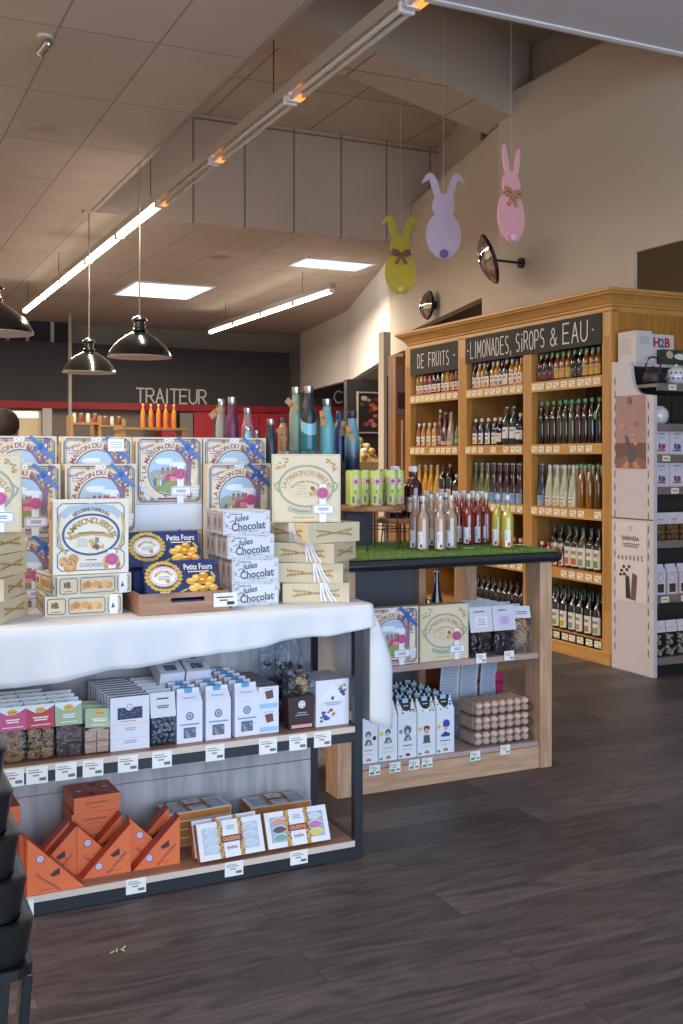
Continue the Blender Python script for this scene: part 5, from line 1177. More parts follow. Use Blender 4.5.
def cookie_box():
    """cream and blue carton with the blue oval and cookies"""
    w, h, d = .237, .233, .062; t = thing('cookie_box', 'x', 'biscuit box')
    b = MB(); b.box(-w/2, w/2, -d/2, d/2, 0, h, M_cream2); b.M = Ffront(d)
    b.frame(-w*.44, h*.33, w*.44, h*.95, .003, BL, 1, .014); b.frame(-w*.44, h*.05, w*.44, h*.32, .003, BL, 1, .012)
    b.ell(0, h*.53, w*.40, h*.30, M_cream2, 2, 36)
    b.ring(0, h*.53, w*.385, h*.285, .006, BL, 3, 40); b.ring(0, h*.53, w*.36, h*.262, .0018, BL, 3, 40)
    b.rib([(-w*.36, h*.80), (-w*.28, h*.87), (0, h*.905), (w*.28, h*.87), (w*.36, h*.80)], .022, mat('print blue grey banner', 'a8bcc8'), 2); b.arctext('BISCUITERIE CHERBOURG', 0, h*.35, w*.42, h*.525, 122, 58, .011, BR, 4)
    for s in (-1, 1):
        b.rib([(s*w*.41, h*.80), (s*w*.44, h*.6), (s*w*.40, h*.40), (s*w*.33, h*.28)], .008, GO2, 2)
    b.arctext('LA MAISON DU BISCUIT', 0, h*.42, w*.315, h*.30, 163, 17, .019, GO, 5, .02)
    b.rib([(-w*.27, h*.49), (-w*.15, h*.535), (0, h*.55), (w*.15, h*.535), (w*.28, h*.5)], .013, mat('print old gold banner', 'b8a070'), 4); b.lines(-w*.2, w*.2, h*.545, h*.56, 1, BR, 6, .003)
    b.lines(-w*.2, -w*.04, h*.36, h*.48, 4, mat('print grey blue', '8a9aa8'), 4, .002)
    for i in range(8): b.ell(w*.08+rnd.uniform(-.02, .02), h*.385+rnd.uniform(-.012, .014), .008, .008, rnd.choice([GO2, BR, mat('print parchment'), GO]), 5, 7, .4)
    b.rect(w*.05, h*.42, w*.1, h*.49, mat('print grey house', '7e8078'), 6)
    for cx in (-.31, .27):
        for k in range(7): b.ell(w*(cx+rnd.uniform(-.08, .08)), h*(.155+rnd.uniform(-.055, .06)), .017, .016, mat('print biscuit '+'abc'[k%3], ['c8935a','b67c46','d6a870'][k%3]), 3+k%3, 10, .2)
        for k in range(6): b.ell(w*(cx+rnd.uniform(-.08, .08)), h*(.16+rnd.uniform(-.05, .06)), .003, .003, BR, 6, 6)
    b.text('COOKIES', 0, h*.12, .013, mat('print grey blue'), 3, wmax=.075, bold=.02); b.lines(-w*.1, w*.1, h*.17, h*.21, 1, BR, 3, .003)
    b.M = Fleft(w); b.rect(-d/2+.001, .001, d/2-.001, h-.001, mat('carton shade side', 'b89a68'), 1); b.frame(-d*.35, h*.05, d*.35, h*.95, .002, BR, 2, .004); b.ell(0, h*.8, .01, .02, BR, 2, 8)  # left side coloured darker as its shaded side
    b.build('carton', t); seal(t, w*.27, h*.19, -d/2-.0035, False); return t
def cookie_box_flat():
    w, h, d = .237, .233, .062; t = thing('cookie_box', 'x', 'biscuit box')
    b = MB(); b.box(-w/2, w/2, -h/2, h/2, 0, d, M_cream2)
    b.M = FR((0, -h/2, 0), (1,0,0), (0,0,1)); oat_side(b, w, d, True)
    b.M = FR((-w/2, 0, 0), (0,-1,0), (0,0,1)); oat_side(b, h, d, True)
    b.M = Ftop(d); b.frame(-w*.45, -h*.45, w*.45, h*.45, .003, BL, 1, .01); b.ring(0, 0, w*.38, h*.28, .005, BL, 1, 30)
    b.build('carton', t); return t
NAVY = mat('navy carton', '1f2f66', .4, coat=.2)
def four_box(full=True):
    w, h, d = .235, .12, .028; t = thing('petits_fours_box', 'x', 'biscuit box')
    b = MB(); b.box(-w/2, w/2, -d/2, d/2, 0, h, NAVY); b.M = Ffront(d)
    gy_ = mat('print gold straw', 'c8a83a'); wf = mat('print ivory', 'ece4d8')
    for a in range(0, 360, 15):
        x, y = -w*.25+w*.23*math.cos(R(a)), h*.56+h*.38*math.sin(R(a)); b.ell(x, y, .009, .006, gy_, 1, 7, .5)
    b.ell(-w*.25, h*.56, w*.20, h*.29, wf, 2, 26); b.ring(-w*.25, h*.56, w*.195, h*.28, .0022, mat('pink seal', 'c0558c'), 3, 26); b.ring(-w*.25, h*.56, w*.17, h*.235, .001, MAR, 3, 26)
    b.arctext('MAISON DU BISCUIT', -w*.25, h*.48, w*.13, h*.22, 150, 30, .009, GO, 4); b.lines(-w*.34, -w*.16, h*.45, h*.58, 3, mat('print grey blue', '8a9aa8'), 4, .002); b.ell(-w*.2, h*.42, .008, .006, mat('print biscuit a', 'c8935a'), 4, 8)
    b.text('Petits Fours', w*.24, h*.80, .020, wf, 2, wmax=w*.40, bold=.015); b.lines(w*.08, w*.4, h*.64, h*.69, 1, wf, 2, .003)
    for i, (x, y) in enumerate(((.12,.40),(.2,.25),(.28,.40),(.36,.27),(.2,.48),(.3,.56),(.4,.42),(.14,.2),(.28,.18),(.42,.2))):
        c = ['e0a02a', 'eab848', 'c9821e'][i%3]; b.ell(x*w, y*h, .016, .012, mat('print cake '+c, c), 3+i%4, 8, .3); b.ell(x*w-.002, y*h+.004, .008, .004, mat('print cake light', 'f2d484'), 7, 7, .3)
    b.lines(-w*.33, -w*.18, h*.10, h*.14, 1, wf, 2, .004); b.rib([(w*.42, h*.62), (w*.46, h*.5)], .008, gy_, 2); b.rib([(-w*.05, h*.1), (w*.05, h*.18)], .006, gy_, 2)
    b.M = Ftop(h); b.rect(-w/2+.001, -d/2+.001, w/2-.001, d/2-.001, M_cream, 1)
    b.build('carton', t); return t
def choco_box():
    w, h, d = .165, .0785, .058; t = thing('chocolate_box', 'x', 'chocolate box'); wh = mat('silver white carton', 'd8d8de', .5, var=.05); ink = mat('print slate', '4a5464')
    b = MB(); b.box(-w/2, w/2, -d/2, d/2, 0, h, wh); b.M = Ffront(d); pg = mat('print pale slate', 'a4acb8')
    b.frame(-w*.48, h*.04, w*.48, h*.96, .0015, pg, 1)
    for i in range(40):
        x = rnd.choice([rnd.uniform(-.47, -.38), rnd.uniform(.3, .47), rnd.uniform(-.4, .45)]); y = rnd.choice([rnd.uniform(.04, .16), rnd.uniform(.84, .95)]) if abs(x) < .36 else rnd.uniform(.05, .95)
        b.rib([(x*w, y*h), (x*w+rnd.uniform(-.008, .008), y*h+rnd.uniform(-.005, .005)), (x*w+rnd.uniform(-.01, .01), y*h+rnd.uniform(-.006, .006))], .0014, pg if i % 3 else ink, 1)
    b.text('Jules', -w*.12, h*.66, .026, ink, 2, rot=R(8), bold=.02, shear=.25); b.text('Chocolat', w*.03, h*.36, .027, ink, 2, rot=R(4), bold=.02, wmax=w*.72); b.rib([(-w*.38, h*.52), (-w*.3, h*.6), (-w*.24, h*.46)], .0022, ink, 2)
    b.lines(-w*.42, -w*.05, h*.84, h*.89, 1, ink, 2, .0025); b.scribble(-w*.2, w*.25, h*.14, .006, ink, 2, 7, .0012)
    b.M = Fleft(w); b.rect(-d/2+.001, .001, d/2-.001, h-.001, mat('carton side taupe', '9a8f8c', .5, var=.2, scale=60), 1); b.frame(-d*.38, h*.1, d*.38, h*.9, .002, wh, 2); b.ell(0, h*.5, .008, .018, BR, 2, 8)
    b.build('carton', t); return t

# tall rows of biscuit-house cartons at the back of the table
PH = Proto(house_box()); COLS = [.539, .795, 1.05, 1.295]
for i, x in enumerate(COLS[:]):
    PH.put((x, 3.655, ZB), 0, 'colourful biscuit box with blue ribbon in the bottom back row of the table, mostly hidden', 'hidden bottom row of biscuit boxes')
    b = MB(); b.box(-.12, .12, -.028, .028, 0, .092, mat('white riser board', 'd9dfea', .5)); o = b.build('white_riser', loc=(x, 3.655, ZB+.2355)); tag(o, 'plain white riser block under the middle biscuit box' if i == 2 else 'plain white riser block hidden between stacked biscuit boxes', 'riser', None if i == 2 else 'hidden riser blocks')
for i, (x, lab) in enumerate(zip(COLS, ('top back row, leftmost', 'top back row, second from left, with white note', 'top back row, resting on the white riser', 'top back row, rightmost'))):
    o = PH.put((x, 3.655, ZB+.3285), 0, 'colourful biscuit box with blue ribbon, '+lab)
    if i == 1: g = MB(); g.box(.035, .09, -.04, -.0385, .185, .228, mat('price ticket')); g.M = FR((0, -.0405, 0), (1,0,0), (0,0,1)); g.lines(.042, .083, .195, .22, 3, mat('pale grey print', '8f8688'), 1, .0015); g.build('note_card', o)
for x in (COLS[0]+.0, COLS[1], COLS[3]-.006):
    PH.put((x, 3.589, ZB), 0, 'colourful biscuit box in the bottom front tier, mostly hidden', 'hidden lower tier of biscuit boxes')
for x, lab in ((COLS[0], 'second row, left, beside the cream box'), (COLS[1], 'second row, above the blue and cream cookie box'), (COLS[3]-.006, 'second row, right, above the silver white chocolate boxes')):
    PH.put((x, 3.589, ZB+.2355), 0, 'colourful biscuit box with blue ribbon, '+lab)
PCk = Proto(cookie_box()); PCf = Proto(cookie_box_flat())
PCf.put((.692, 3.430, ZB), R(-3), 'blue framed cookie box lying flat, lowest of the left stack')
PCf.put((.705, 3.428, ZB+.0632), R(7), 'blue framed cookie box lying turned, second in the left stack')
PCk.put((.712, 3.366, ZB+.1264), R(0), 'cream cookie box with a blue oval, standing upright on two flat ones')
PS = Proto(side_only_box()); PC = Proto(cream_box())
for i, (yaw, dx) in enumerate(((-30, 0), (-24, -.002), (-32, -.006), (-38, -.016))):
    PS.put((.378+dx, 3.375, ZB+.0675*i), R(yaw), 'cream biscuit box lying flat at the left edge, %s' % ('lowest', 'second up', 'third up', 'topmost of the flat ones')[i])
PC.put((.372, 3.29, ZB+.2705), R(-3), 'cream and gold biscuit box standing at the far left edge of the table')
for i, (yaw, dx) in enumerate(((-20, 0), (-31, 0), (-45, .003), (-75, .0))):
    PS.put((1.494+dx, 3.372, ZB+.0675*i), R(yaw), 'cream biscuit box lying flat on the right of the table, %s' % ('lowest', 'second up', 'third up, turned', 'topmost, turned most')[i])
PC.put((1.452, 3.345, ZB+.2705), R(-21), 'cream and gold biscuit box standing on the right hand stack')
PJ = Proto(choco_box())
for L4 in range(4):
    for k in range(4 if L4 < 3 else 3):
        x = 1.243-(0, 0, .014, .027)[L4]+(.004 if k % 2 else 0)-.0; y = 3.312+.0588*k+(.0, .0, .004, .008)[L4]
        if k == 0: PJ.put((x, y, ZB+.079*L4), 0, 'silver white chocolate box at the front, %s layer of the stack' % ('bottom', 'second', 'third', 'top')[L4])
        else: PJ.put((x, y, ZB+.079*L4), 0, 'silver white chocolate box in the rows behind, %s layer' % ('bottom', 'second', 'third', 'top')[L4], 'rear chocolate boxes of the %s layer' % ('bottom', 'second', 'third', 'top')[L4])
# wooden tray with the navy boxes
W_tray = wood('walnut tray', '8a5f46', 'b28768', 'X', .45)
t = thing('wooden_tray', 'walnut tray with a slot handle holding the navy biscuit boxes', 'tray', (.982, 3.355, ZB+.0003))
b = MB(); x0, x1, y0, y1 = -.147, .147, -.135, .145
b.box(x0, x1, y0, y1, 0, .010, W_tray); b.box(x0, x0+.010, y0, y1, .0101, .066, W_tray); b.box(x1-.010, x1, y0, y1, .0101, .066, W_tray); b.box(x0+.0101, x1-.0101, y1-.010, y1, .0101, .066, W_tray)
ox0, ox1, oz0, oz1 = -.045, .065, .036, .050
b.box(x0+.0101, ox0, y0, y0+.010, .0101, .066, W_tray); b.box(ox1, x1-.0101, y0, y0+.010, .0101, .066, W_tray); b.box(ox0, ox1, y0, y0+.010, .0101, oz0, W_tray); b.box(ox0, ox1, y0, y0+.010, oz1, .066, W_tray); b.build('tray_body', t)
b = MB(); b.M = FR((.128, y0-.004, .034), (1,0,0), (0,0,1)); b.box(-.035, .045, -.02, .024, -.001, .001, mat('price ticket')); b.lay = .0015; b.rect(-.025, .008, .03, .012, M_ink); b.rect(-.015, -.002, .012, .003, M_redink); b.rect(.01, -.015, .035, -.004, M_ink); b.build('price_tag', t)
PF = Proto(four_box()); zt = ZB+.0107
PF.put((.982, 3.240, zt+.014), 0, 'navy petits fours box lying on the tray floor under the others', 'hidden navy boxes', rx=-PI/2)
for k in range(4): PF.put((.975, 3.366, zt+.0145+.0285*k), 0, 'navy petits fours box lying on the tray floor under the others', 'hidden navy boxes', rx=-PI/2)
PF.put((.985, 3.252, zt+.0355), R(-1), 'navy petits fours box with golden cakes, the front one leaning in the tray', rx=R(-24))
PF.put((.967, 3.385, zt+.1205), R(-1), 'navy petits fours box with golden cakes, the rear one leaning higher up', rx=R(-24))

# ---------------- upper shelf of the table
ZS = .4458; YF = 3.232
def cards(lab, cat_group, proto, x, y0, n, dy, dx=0, first=None, rz=0, z=ZS, front_rz=0, jx=.003):
    for k in range(n-1, -1, -1):
        if k == 0: proto.put((x, y0, z), front_rz, first or lab)
        else: proto.put((x+dx*k+(rnd.random()-.5)*jx, y0+dy*k, z), rz+R(rnd.uniform(-1.5, 1.5)), lab, cat_group)
for nm, card, kind, st, u, lab, n in (('pink', 'c4477c', 'disc', M_cookied, 12, 'cookie bag with a pink header card, at the left edge', 5), ('red', 'b8193c', 'cookies', mat('chocolate chip cookie', '94683c', .85, bump=.6, scale=70, var=.5), 40, 'cookie bag with a bright red header card', 5), ('green', '9fb08a', 'squares', M_cocoa, 68, 'bag of cocoa dusted squares with a sage green header', 4)):
    tt, bb, hl = header_bag('biscuit_bag', .076, .04, .165, .068, card, kind, st); finish(tt, bb, hl, .076, 1, True, True)
    tt['category'] = 'biscuit bag'; P = Proto(tt); cards('%s header biscuit bag in the rows behind the front one' % nm, '%s bags behind' % nm, P, XatY(u, YF+.02), YF+.021, n, .055, first=lab)
tt, bb, hl = header_bag('biscuit_bag', .080, .04, .135, .055, 'a3b492', 'squares', mat('pink beige marshmallow', 'c09a84', .8, bump=.2), tilt=R(4)); finish(tt, bb, hl, .08, 0, True, True); P = Proto(tt)
cards('sage green header bag of pale squares in the rows behind', 'pale square bags behind', P, XatY(96, YF+.02), YF+.021, 3, .055, first='bag of pale pink squares with a tilted sage green header')
def panel_pack():
    w, h, d = .122, .165, .018; t = thing('chocolate_pack', 'x', 'chocolate pack'); wh = mat('white sleeve', 'dfe0ea', .5)
    b = MB(); b.box(-w/2, w/2, -d/2, d/2, 0, h, wh); b.M = Ffront(d)
    b.rect(-w*.32, h*.58, w*.32, h*.80, mat('berry window', '2c2f4c', .4, var=.4, scale=90), 1); b.ell(-w*.02, h*.82, .013, .013, wh, 2, 14); b.ring(-w*.02, h*.82, .008, .008, .0015, BL, 3, 12)
    for k in range(22): b.ell(rnd.uniform(-.3, .3)*w, rnd.uniform(.6, .78)*h, .003, .003, mat('berry blue', '4a5688', .4), 2, 7)
    b.rect(-w*.22, h*.53, w*.15, h*.55, mat('gold oval', 'e0a828'), 1)
    for z in (.48, .22): b.rect(-w*.5, h*(z+.0), w*.5, h*(z+.006), mat('fold line', 'b0b4c4'), 1)
    for z in (.36, .12): b.lines(-w*.16, w*.18, h*z, h*(z+.07), 2, mat('print pale slate', 'a4acb8'), 1, .003)
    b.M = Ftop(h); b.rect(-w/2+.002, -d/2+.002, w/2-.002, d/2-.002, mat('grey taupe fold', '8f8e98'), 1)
    b.build('sleeve', t); return t
P = Proto(panel_pack()); cards('white chocolate pack with dark berry window in the file behind the front one', 'berry window packs behind', P, XatY(129, YF)+.004, YF+.012, 9, .034, dx=-.001, first='white chocolate pack with a dark berry window, front of its file')
tt, bb, hl = header_bag('sweet_bag', .076, .045, .165, .075, 'd4d6de', 'balls', mat('blue grey sugared almond', '3c4660', .35, coat=.4)); bb.lines(-.025, .025, hl*.7, hl*.8, 1, M_ink, 2, .004); bb.lines(-.02, .02, hl*.35, hl*.5, 2, M_ink, 2, .003); bb.build('header_card', tt); P = Proto(tt)
cards('clear bag of blue grey sweets in the rows behind', 'blue grey sweet bags behind', P, XatY(162, YF+.02), YF+.022, 6, .05, first='clear bag of blue grey sugared balls with a white header')
def dr_white(b, w, z):
    b.ring(0, z*.66, .013, .013, .004, mat('print deep blue'), 1, 14); b.ell(0, z*.66, .007, .007, mat('print grey blue', '8a9aa8'), 1, 10)
    b.rect(-w*.38, z*.44, w*.38, z*.475, mat('sky blue stripe', '5a9ccc'), 1)
    b.rect(-w*.24, z*.12, w*.24, z*.38, mat('grey sweet window', '5c6478', .4, var=.5, scale=100), 1)
    for k in range(9): b.ell(rnd.uniform(-.2, .2)*w, z*rnd.uniform(.15, .35), .005, .004, mat('grey sweet', '8a92a8'), 2, 8, .3)
def lid_white(b, w, L_): b.rect(-w*.15, L_*.9, w*.15, L_*1.0, mat('sky blue stripe', '5a9ccc'), 1); b.lines(-w*.3, w*.3, L_*.35, L_*.5, 2, mat('print pale slate', 'a4acb8'), 1, .002)
def lab_white(b, w, d, h): b.box(-.013, .013, -.0055, .0055, h-.011, h+.0005, mat('sky blue stripe'))
P = Proto(gable_bag('paper_bag', .084, .044, .17, .042, mat('white coated bag', 'dfe0ec', .45), dr_white, lab_white, lid_white)); P.r['category'] = 'paper bag'
for u, lab in ((188, 'left'), (216.5, 'middle'), (245, 'right')):
    cards('white paper bag with blue stripe, in the file behind the %s front one' % lab, 'white bags behind the %s one' % lab, P, XatY(u, YF+.02), YF+.023, 6, .052, first='white paper bag with a blue stripe and window, %s one of the front three' % lab)
for i, x in enumerate((.985, 1.075)):
    P.put((x, 3.372, ZS+.178), R(3-4*i), 'white paper bag lying on top of the standing ones, %s' % ('left', 'right')[i], rx=R(-68))
def mini_box():
    w, h, d = .070, .0765, .05; t = thing('chocolate_carton', 'x', 'chocolate box'); wh = mat('white sleeve', 'dfe0ea')
    b = MB(); b.box(-w/2, w/2, -d/2, d/2, 0, h, wh); b.M = Ffront(d); b.poly([(-w*.1,h*.45),(w*.25,h*.5),(w*.2,h*.85),(-w*.2,h*.8)], mat('chocolate square', '6a4640', .5), 1); b.rect(-w*.45, h*.08, w*.45, h*.28, mat('pale sky band', '9cc4e6'), 1); b.lines(-w*.3, w*.3, h*.88, h*.95, 1, mat('print pale slate', 'a4acb8'), 1, .002)
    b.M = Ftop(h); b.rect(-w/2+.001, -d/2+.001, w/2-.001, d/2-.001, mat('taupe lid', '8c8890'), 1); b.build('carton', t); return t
P = Proto(mini_box())
for L2 in range(2):
    for k in range(5): P.put((XatY(269, YF)+.003*(k % 2), YF+.028+.052*k, ZS+.0768*L2), 0, ('small white carton with a chocolate square, %s of the front pair' % ('lower', 'upper')[L2]) if k == 0 else 'small white chocolate carton in the rows behind the pair', None if k == 0 else 'small cartons behind')
def rock_bag(base=True, h=.20, w=.092):
    t = thing('chocolate_bag', 'x', 'chocolate bag'); d = .055
    M_ch = mat('broken dark chocolate', '3c221e', .4, bump=.3, scale=50, var=.4)
    b = MB()
    if base:
        b.frus((-w*.44, w*.44, -d*.42, d*.42, 0), (-w/2, w/2, -d/2, d/2, h*.5), mat('brown card base', '3c2428', .5)); b.M = Ffront(d*.95)
        b.ell(0, h*.38, .013, .013, mat('label white', 'e9eaf0'), 6, 16); b.ring(0, h*.38, .009, .009, .002, BL, 8, 12); b.lines(-w*.25, w*.25, h*.2, h*.27, 2, mat('print pale slate', 'a4acb8'), 6, .003); b.rect(-w*.38, h*.02, w*.38, h*.07, mat('rose band', 'd89ca8'), 4)
        b.build('card_base', t)
    b = MB(); z0 = h*.5 if base else .0
    for k in range(16 if base else 26):
        b.ball(((rnd.random()-.5)*w*.75, (rnd.random()-.5)*d*.6, z0+.012+(h*.72-z0)*rnd.random()), .016, M_ch if k % 5 else mat('nuts and fruit', 'b08a5c', .7, var=.5), sx=rnd.uniform(.6, 1.2), sy=.7, sz=rnd.uniform(.5, 1), seg=6, rings=4, jit=.5)
    b.clampz(.003); b.build('chocolate_pieces', t)
    b = MB(); b.M = Matrix.Translation((0, 0, z0+.001)); film_bag(b, w*.97, d*.95, h-z0, .2); b.build('film_bag', t); return t
tag(rock_bag(True, .215, .098), 'dark brown card based bag of chocolate pieces in clear film', 'chocolate bag').location = (XatY(299, YF+.03), YF+.035, ZS)
P = Proto(rock_bag(False, .27, .11)); P.put((1.31+.09, 3.385, ZS+.0), R(8), 'clear bag of dark chocolate rocks, tall, directly behind the brown based bag'); P.put((1.385, 3.475, ZS), R(-6), 'clear bag of dark chocolate rocks at the back of the shelf')
P = Proto(rock_bag(False, .10, .14)); P.put((1.35, 3.43, ZS+.272), R(6), 'clear bag of chocolate rocks lying on top of the pile')
w, h, d = .122, .155, .16; t = thing('floral_box', 'square white box printed with purple flowers, at the right end of the shelf', 'box', (1.502, YF+.082, ZS))
b = MB(); b.box(-w/2, w/2, -d/2, d/2, 0, h, mat('white sleeve')); b.M = Ffront(d); vi = mat('violet flower', '4f3f9c'); gr_ = mat('leaf print', '5a8a4a'); rd_ = mat('red bud', 'b8344c')
for x, y, m, r_ in ((.24,.78,gr_,.009),(.30,.72,vi,.010),(.33,.66,vi,.008),(.26,.84,mat('orange bud','d08a4a'),.007),(.36,.86,gr_,.006),(.38,.76,gr_,.006),(-.28,.30,vi,.009),(-.24,.22,vi,.009),(-.18,.17,vi,.011),(-.33,.2,gr_,.007),(-.34,.12,gr_,.007),(-.12,.3,gr_,.006),(-.04,.34,rd_,.008),(.03,.26,rd_,.006),(0,.22,gr_,.004)): b.ell(x*w, y*h, r_, r_*.7, m, 1, 8, .5)
b.poly([(-.055,h*.55),(0,h*.88),(.05,h*.55)], mat('pale facet', 'e9ebf6'), 1); b.ell(0, h*.6, .006, .007, BL, 2, 8); b.lines(-w*.25, w*.28, h*.44, h*.52, 2, mat('print grey blue'), 2, .003)
b.build('carton', t)
b = MB(); b.M = Ftop(h); b.rect(-w/2+.002, -d/2+.002, w/2-.002, d/2-.002, mat('white film lid', 'c8ccd8', .3), 1); b.build('lid', t)

# ---------------- bottom shelf
ZL = .0608; OR = mat('orange carton', 'e0703f', .45, coat=.15); ORD = mat('deep orange edge', 'b8432a', .45, coat=.15); DK = mat('chocolate ink', '4c2c2a')
def wedge(leg, th, right=False, flat=False):
    t = thing('wedge_box', 'x', 'chocolate box'); b = MB(); L_ = leg
    P = [(-L_/2, 0), (L_/2, 0), (L_/2, L_)] if right else [(-L_/2, 0), (L_/2, 0), (-L_/2, L_)]
    b.M = FR((0, th/2, 0), (1,0,0), (0,0,1)); b.prism(P, .0, th, OR)
    b.M = Ffront(th); s = 1 if right else -1
    # darker hypotenuse band
    cx, cy = (-s*L_*.16+0, L_*.22) if right else (-L_*.28, L_*.62)
    b.ell(cx, cy, .0115, .0115, mat('badge white', 'dcd8ea'), 1, 16); b.ring(cx, cy, .0115, .0115, .002, mat('badge violet', '5a4a9c'), 2, 16); b.ring(cx, cy, .005, .005, .0015, mat('badge violet'), 2, 10)
    q = R(45) if right else R(-45)
    fx, fy = (.18*L_, .44*L_) if right else (-.02*L_, .34*L_); b.poly([(fx-.016, fy-.004), (fx-.006, fy-.012), (fx+.014, fy-.006), (fx+.012, fy+.014), (fx+.002, fy+.008)], DK, 1)
    tx, ty = (.20*L_, .24*L_) if right else (-.14*L_, .20*L_)
    b.text('Gourmandises', tx, ty, .011, DK, 1, rot=q if right else R(-38), wmax=.085*L_/.15); b.lines(tx-.03, tx+.02, ty-.026, ty-.020, 1, mat('print soft brown', 'a8583c'), 1, .002)
    b.build('carton', t)
    b = MB(); n = Vector((-1, 0, 1) if right else (1, 0, 1)).normalized()
    a = (-L_/2, L_/2) if not right else (L_/2, -L_/2)
    p = [Vector((a[0], -th/2, L_)), Vector((a[0], th/2, L_)), Vector((a[1], th/2, 0)), Vector((a[1], -th/2, 0))]
    b.add([tuple(k+n*.0006) for k in p], [(0,1,2,3) if right else (3,2,1,0)], ORD); b.build('slanted_lid', t); return t
PL1 = Proto(wedge(.168, .048)); PR = Proto(wedge(.150, .045, True)); PLs = Proto(wedge(.150, .045))
PL1.put((.580, 3.222, ZL), 0, 'large orange wedge shaped box at the front left, upright side on the left'); PL1.put((.568, 3.273, ZL), 0, 'large orange wedge shaped box directly behind the front left one')
PR.put((.585, 3.325, ZL), 0, 'orange wedge box rising to the right, behind the front left pair'); PR.put((.572, 3.375, ZL), 0, 'orange wedge box rising to the right, rearmost at the left')
PR.put((.742, 3.275, ZL), 0, 'orange wedge box rising to the right, front one in the middle'); PLs.put((.736, 3.323, ZL), 0, 'orange wedge box falling to the right, behind the middle front one'); PR.put((.738, 3.371, ZL), 0, 'orange wedge box rising to the right, last in the middle group')
PR.put((.900, 3.275, ZL), 0, 'orange wedge box rising to the right, front one of the right group'); PLs.put((.900, 3.323, ZL), 0, 'orange wedge box falling to the right, in the right group'); PR.put((.892, 3.371, ZL), 0, 'orange wedge box rising to the right, last in the right group')
def wedge_flat(th=.0505, L_=.148):
    t = thing('wedge_box', 'x', 'chocolate box'); b = MB(); g = .0006
    b.prism([(-L_/2, -L_/2), (L_/2, -L_/2), (-L_/2, L_/2)], 0, th, OR)
    b.M = FR((0, -L_/2, 0), (1,0,0), (0,0,1)); b.text('Gourmandises', .0, th*.6, .009, DK, 1, wmax=.09); b.lines(-.03, .03, th*.25, th*.32, 1, mat('print soft brown', 'a8583c'), 1, .002)
    b.M = Ftop(th); b.prism([(-L_/2+.002, -L_/2+.002), (L_/2-.006, -L_/2+.002), (-L_/2+.002, L_/2-.006)], 0, .0004, ORD); b.ell(-L_*.3, -L_*.05, .01, .01, mat('badge white'), 2, 14); b.poly([(-.03,-.05),(.0,-.06),(-.005,-.03)], DK, 2); b.build('carton', t); return t
PW = Proto(wedge_flat())
for cx, cy, nn, wh in ((.738, 3.472, 4, 'in the pile behind the middle wedges'), (.425, 3.472, 4, 'in the pile at the far left')):
    for k in range(nn):
        for s in (0, 1): PW.put((cx+.004*(k % 2)+(.0012 if s else 0), cy+(.0012 if s else 0), ZL+.0515*k), R(180*s+(2 if k == 3 else 0)), 'orange wedge box lying flat %s, %s half, %s layer' % (wh, ('front', 'rear')[s], ('bottom', 'second', 'third', 'top')[k]))
def calisson(mix):
    w, h, d = .222, .114, .028; t = thing('calisson_box', 'x', 'sweet box'); wh = mat('white sleeve', 'dfe0ea'); b = MB(); b.box(-w/2, w/2, -d/2, d/2, 0, h, wh)
    b.M = Fleft(w); b.rect(-d/2, 0, d/2, h, mat('amber side', 'c8803a', .6), 1); b.M = Fbottom(); b.rect(-w/2+.002, -d/2+.002, w/2-.002, d/2-.002, mat('amber side'), 1); b.M = Ffront(d)
    tray_ = mat('grey window', '9aa4b4', .3, coat=.5); 
    for s in (-1, 1): 
        b.rect(s*w*.29-w*.14, h*.15, s*w*.29+w*.14, h*.85, tray_, 1)
        for k in range(3):
            c = ({(-1,0):'c8927a',(-1,1):'54404a',(-1,2):'6f9c94',(1,0):'c8ccd4',(1,1):'c06aa4',(1,2):'d4c04a'}[(s, k)] if mix else 'b8c2ce')
            cx, cy = s*w*.29, h*(.72-.22*k); rx, ry = w*.125, h*.11
            b.poly([(cx-rx, cy), (cx-rx*.4, cy+ry*.8), (cx+rx*.3, cy+ry*.9), (cx+rx, cy), (cx+rx*.4, cy-ry*.8), (cx-rx*.3, cy-ry*.9)], mat('calisson '+c, c, .4, var=.15), 2)
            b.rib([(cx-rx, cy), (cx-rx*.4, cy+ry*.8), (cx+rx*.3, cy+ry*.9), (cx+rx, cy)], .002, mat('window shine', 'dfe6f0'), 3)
    amb = mat('ornate amber band', 'c79a4a', .5, var=.5, scale=140)
    for s in (-1, 1):
        b.rect(s*w*.155-w*.035, h*.0, s*w*.155+w*.035, h*1.0, amb, 4)
        for k in range(12): b.ell(s*w*.155+rnd.uniform(-.03, .03)*w, h*(k+.5)/12, .003, .004, mat('band brown', '6a4630'), 5, 6, .5)
    b.rect(-w*.12, 0, w*.12, h, wh, 4); b.rect(-w*.16, h*.40, w*.16, h*.58, mat('band maroon', '7a2c50'), 6); b.text('CALISSONS', 0, h*.49, .012, mat('gold oval', 'e0a828'), 7, wmax=w*.26, bold=.03); b.lines(-w*.07, w*.07, h*.72, h*.86, 3, mat('print pale slate', 'a4acb8'), 6, .003); b.scribble(-w*.08, w*.08, h*.24, .01, BR, 6, 6, .0014)
    b.build('carton', t); return t
PX = Proto(calisson(False)); PM = Proto(calisson(True))
PX.put((1.138, 3.219, ZL+.0058), R(2), 'white calisson box with grey windows, leaning at the front', rx=R(-22)); PX.put((1.134, 3.257, ZL+.0058), R(2), 'white calisson box with grey windows, second leaning one just behind', rx=R(-22))
PM.put((1.372, 3.221, ZL+.0062), 0, 'white calisson box with coloured sweets in its windows, leaning on the right', rx=R(-24))
for k in range(4): PX.put((1.085, 3.385, ZL+.0145+.0286*k), R(-3+2*k), 'white calisson box lying flat, left pile, %s' % ('bottom', 'second', 'third', 'top')[k], rx=-PI/2)
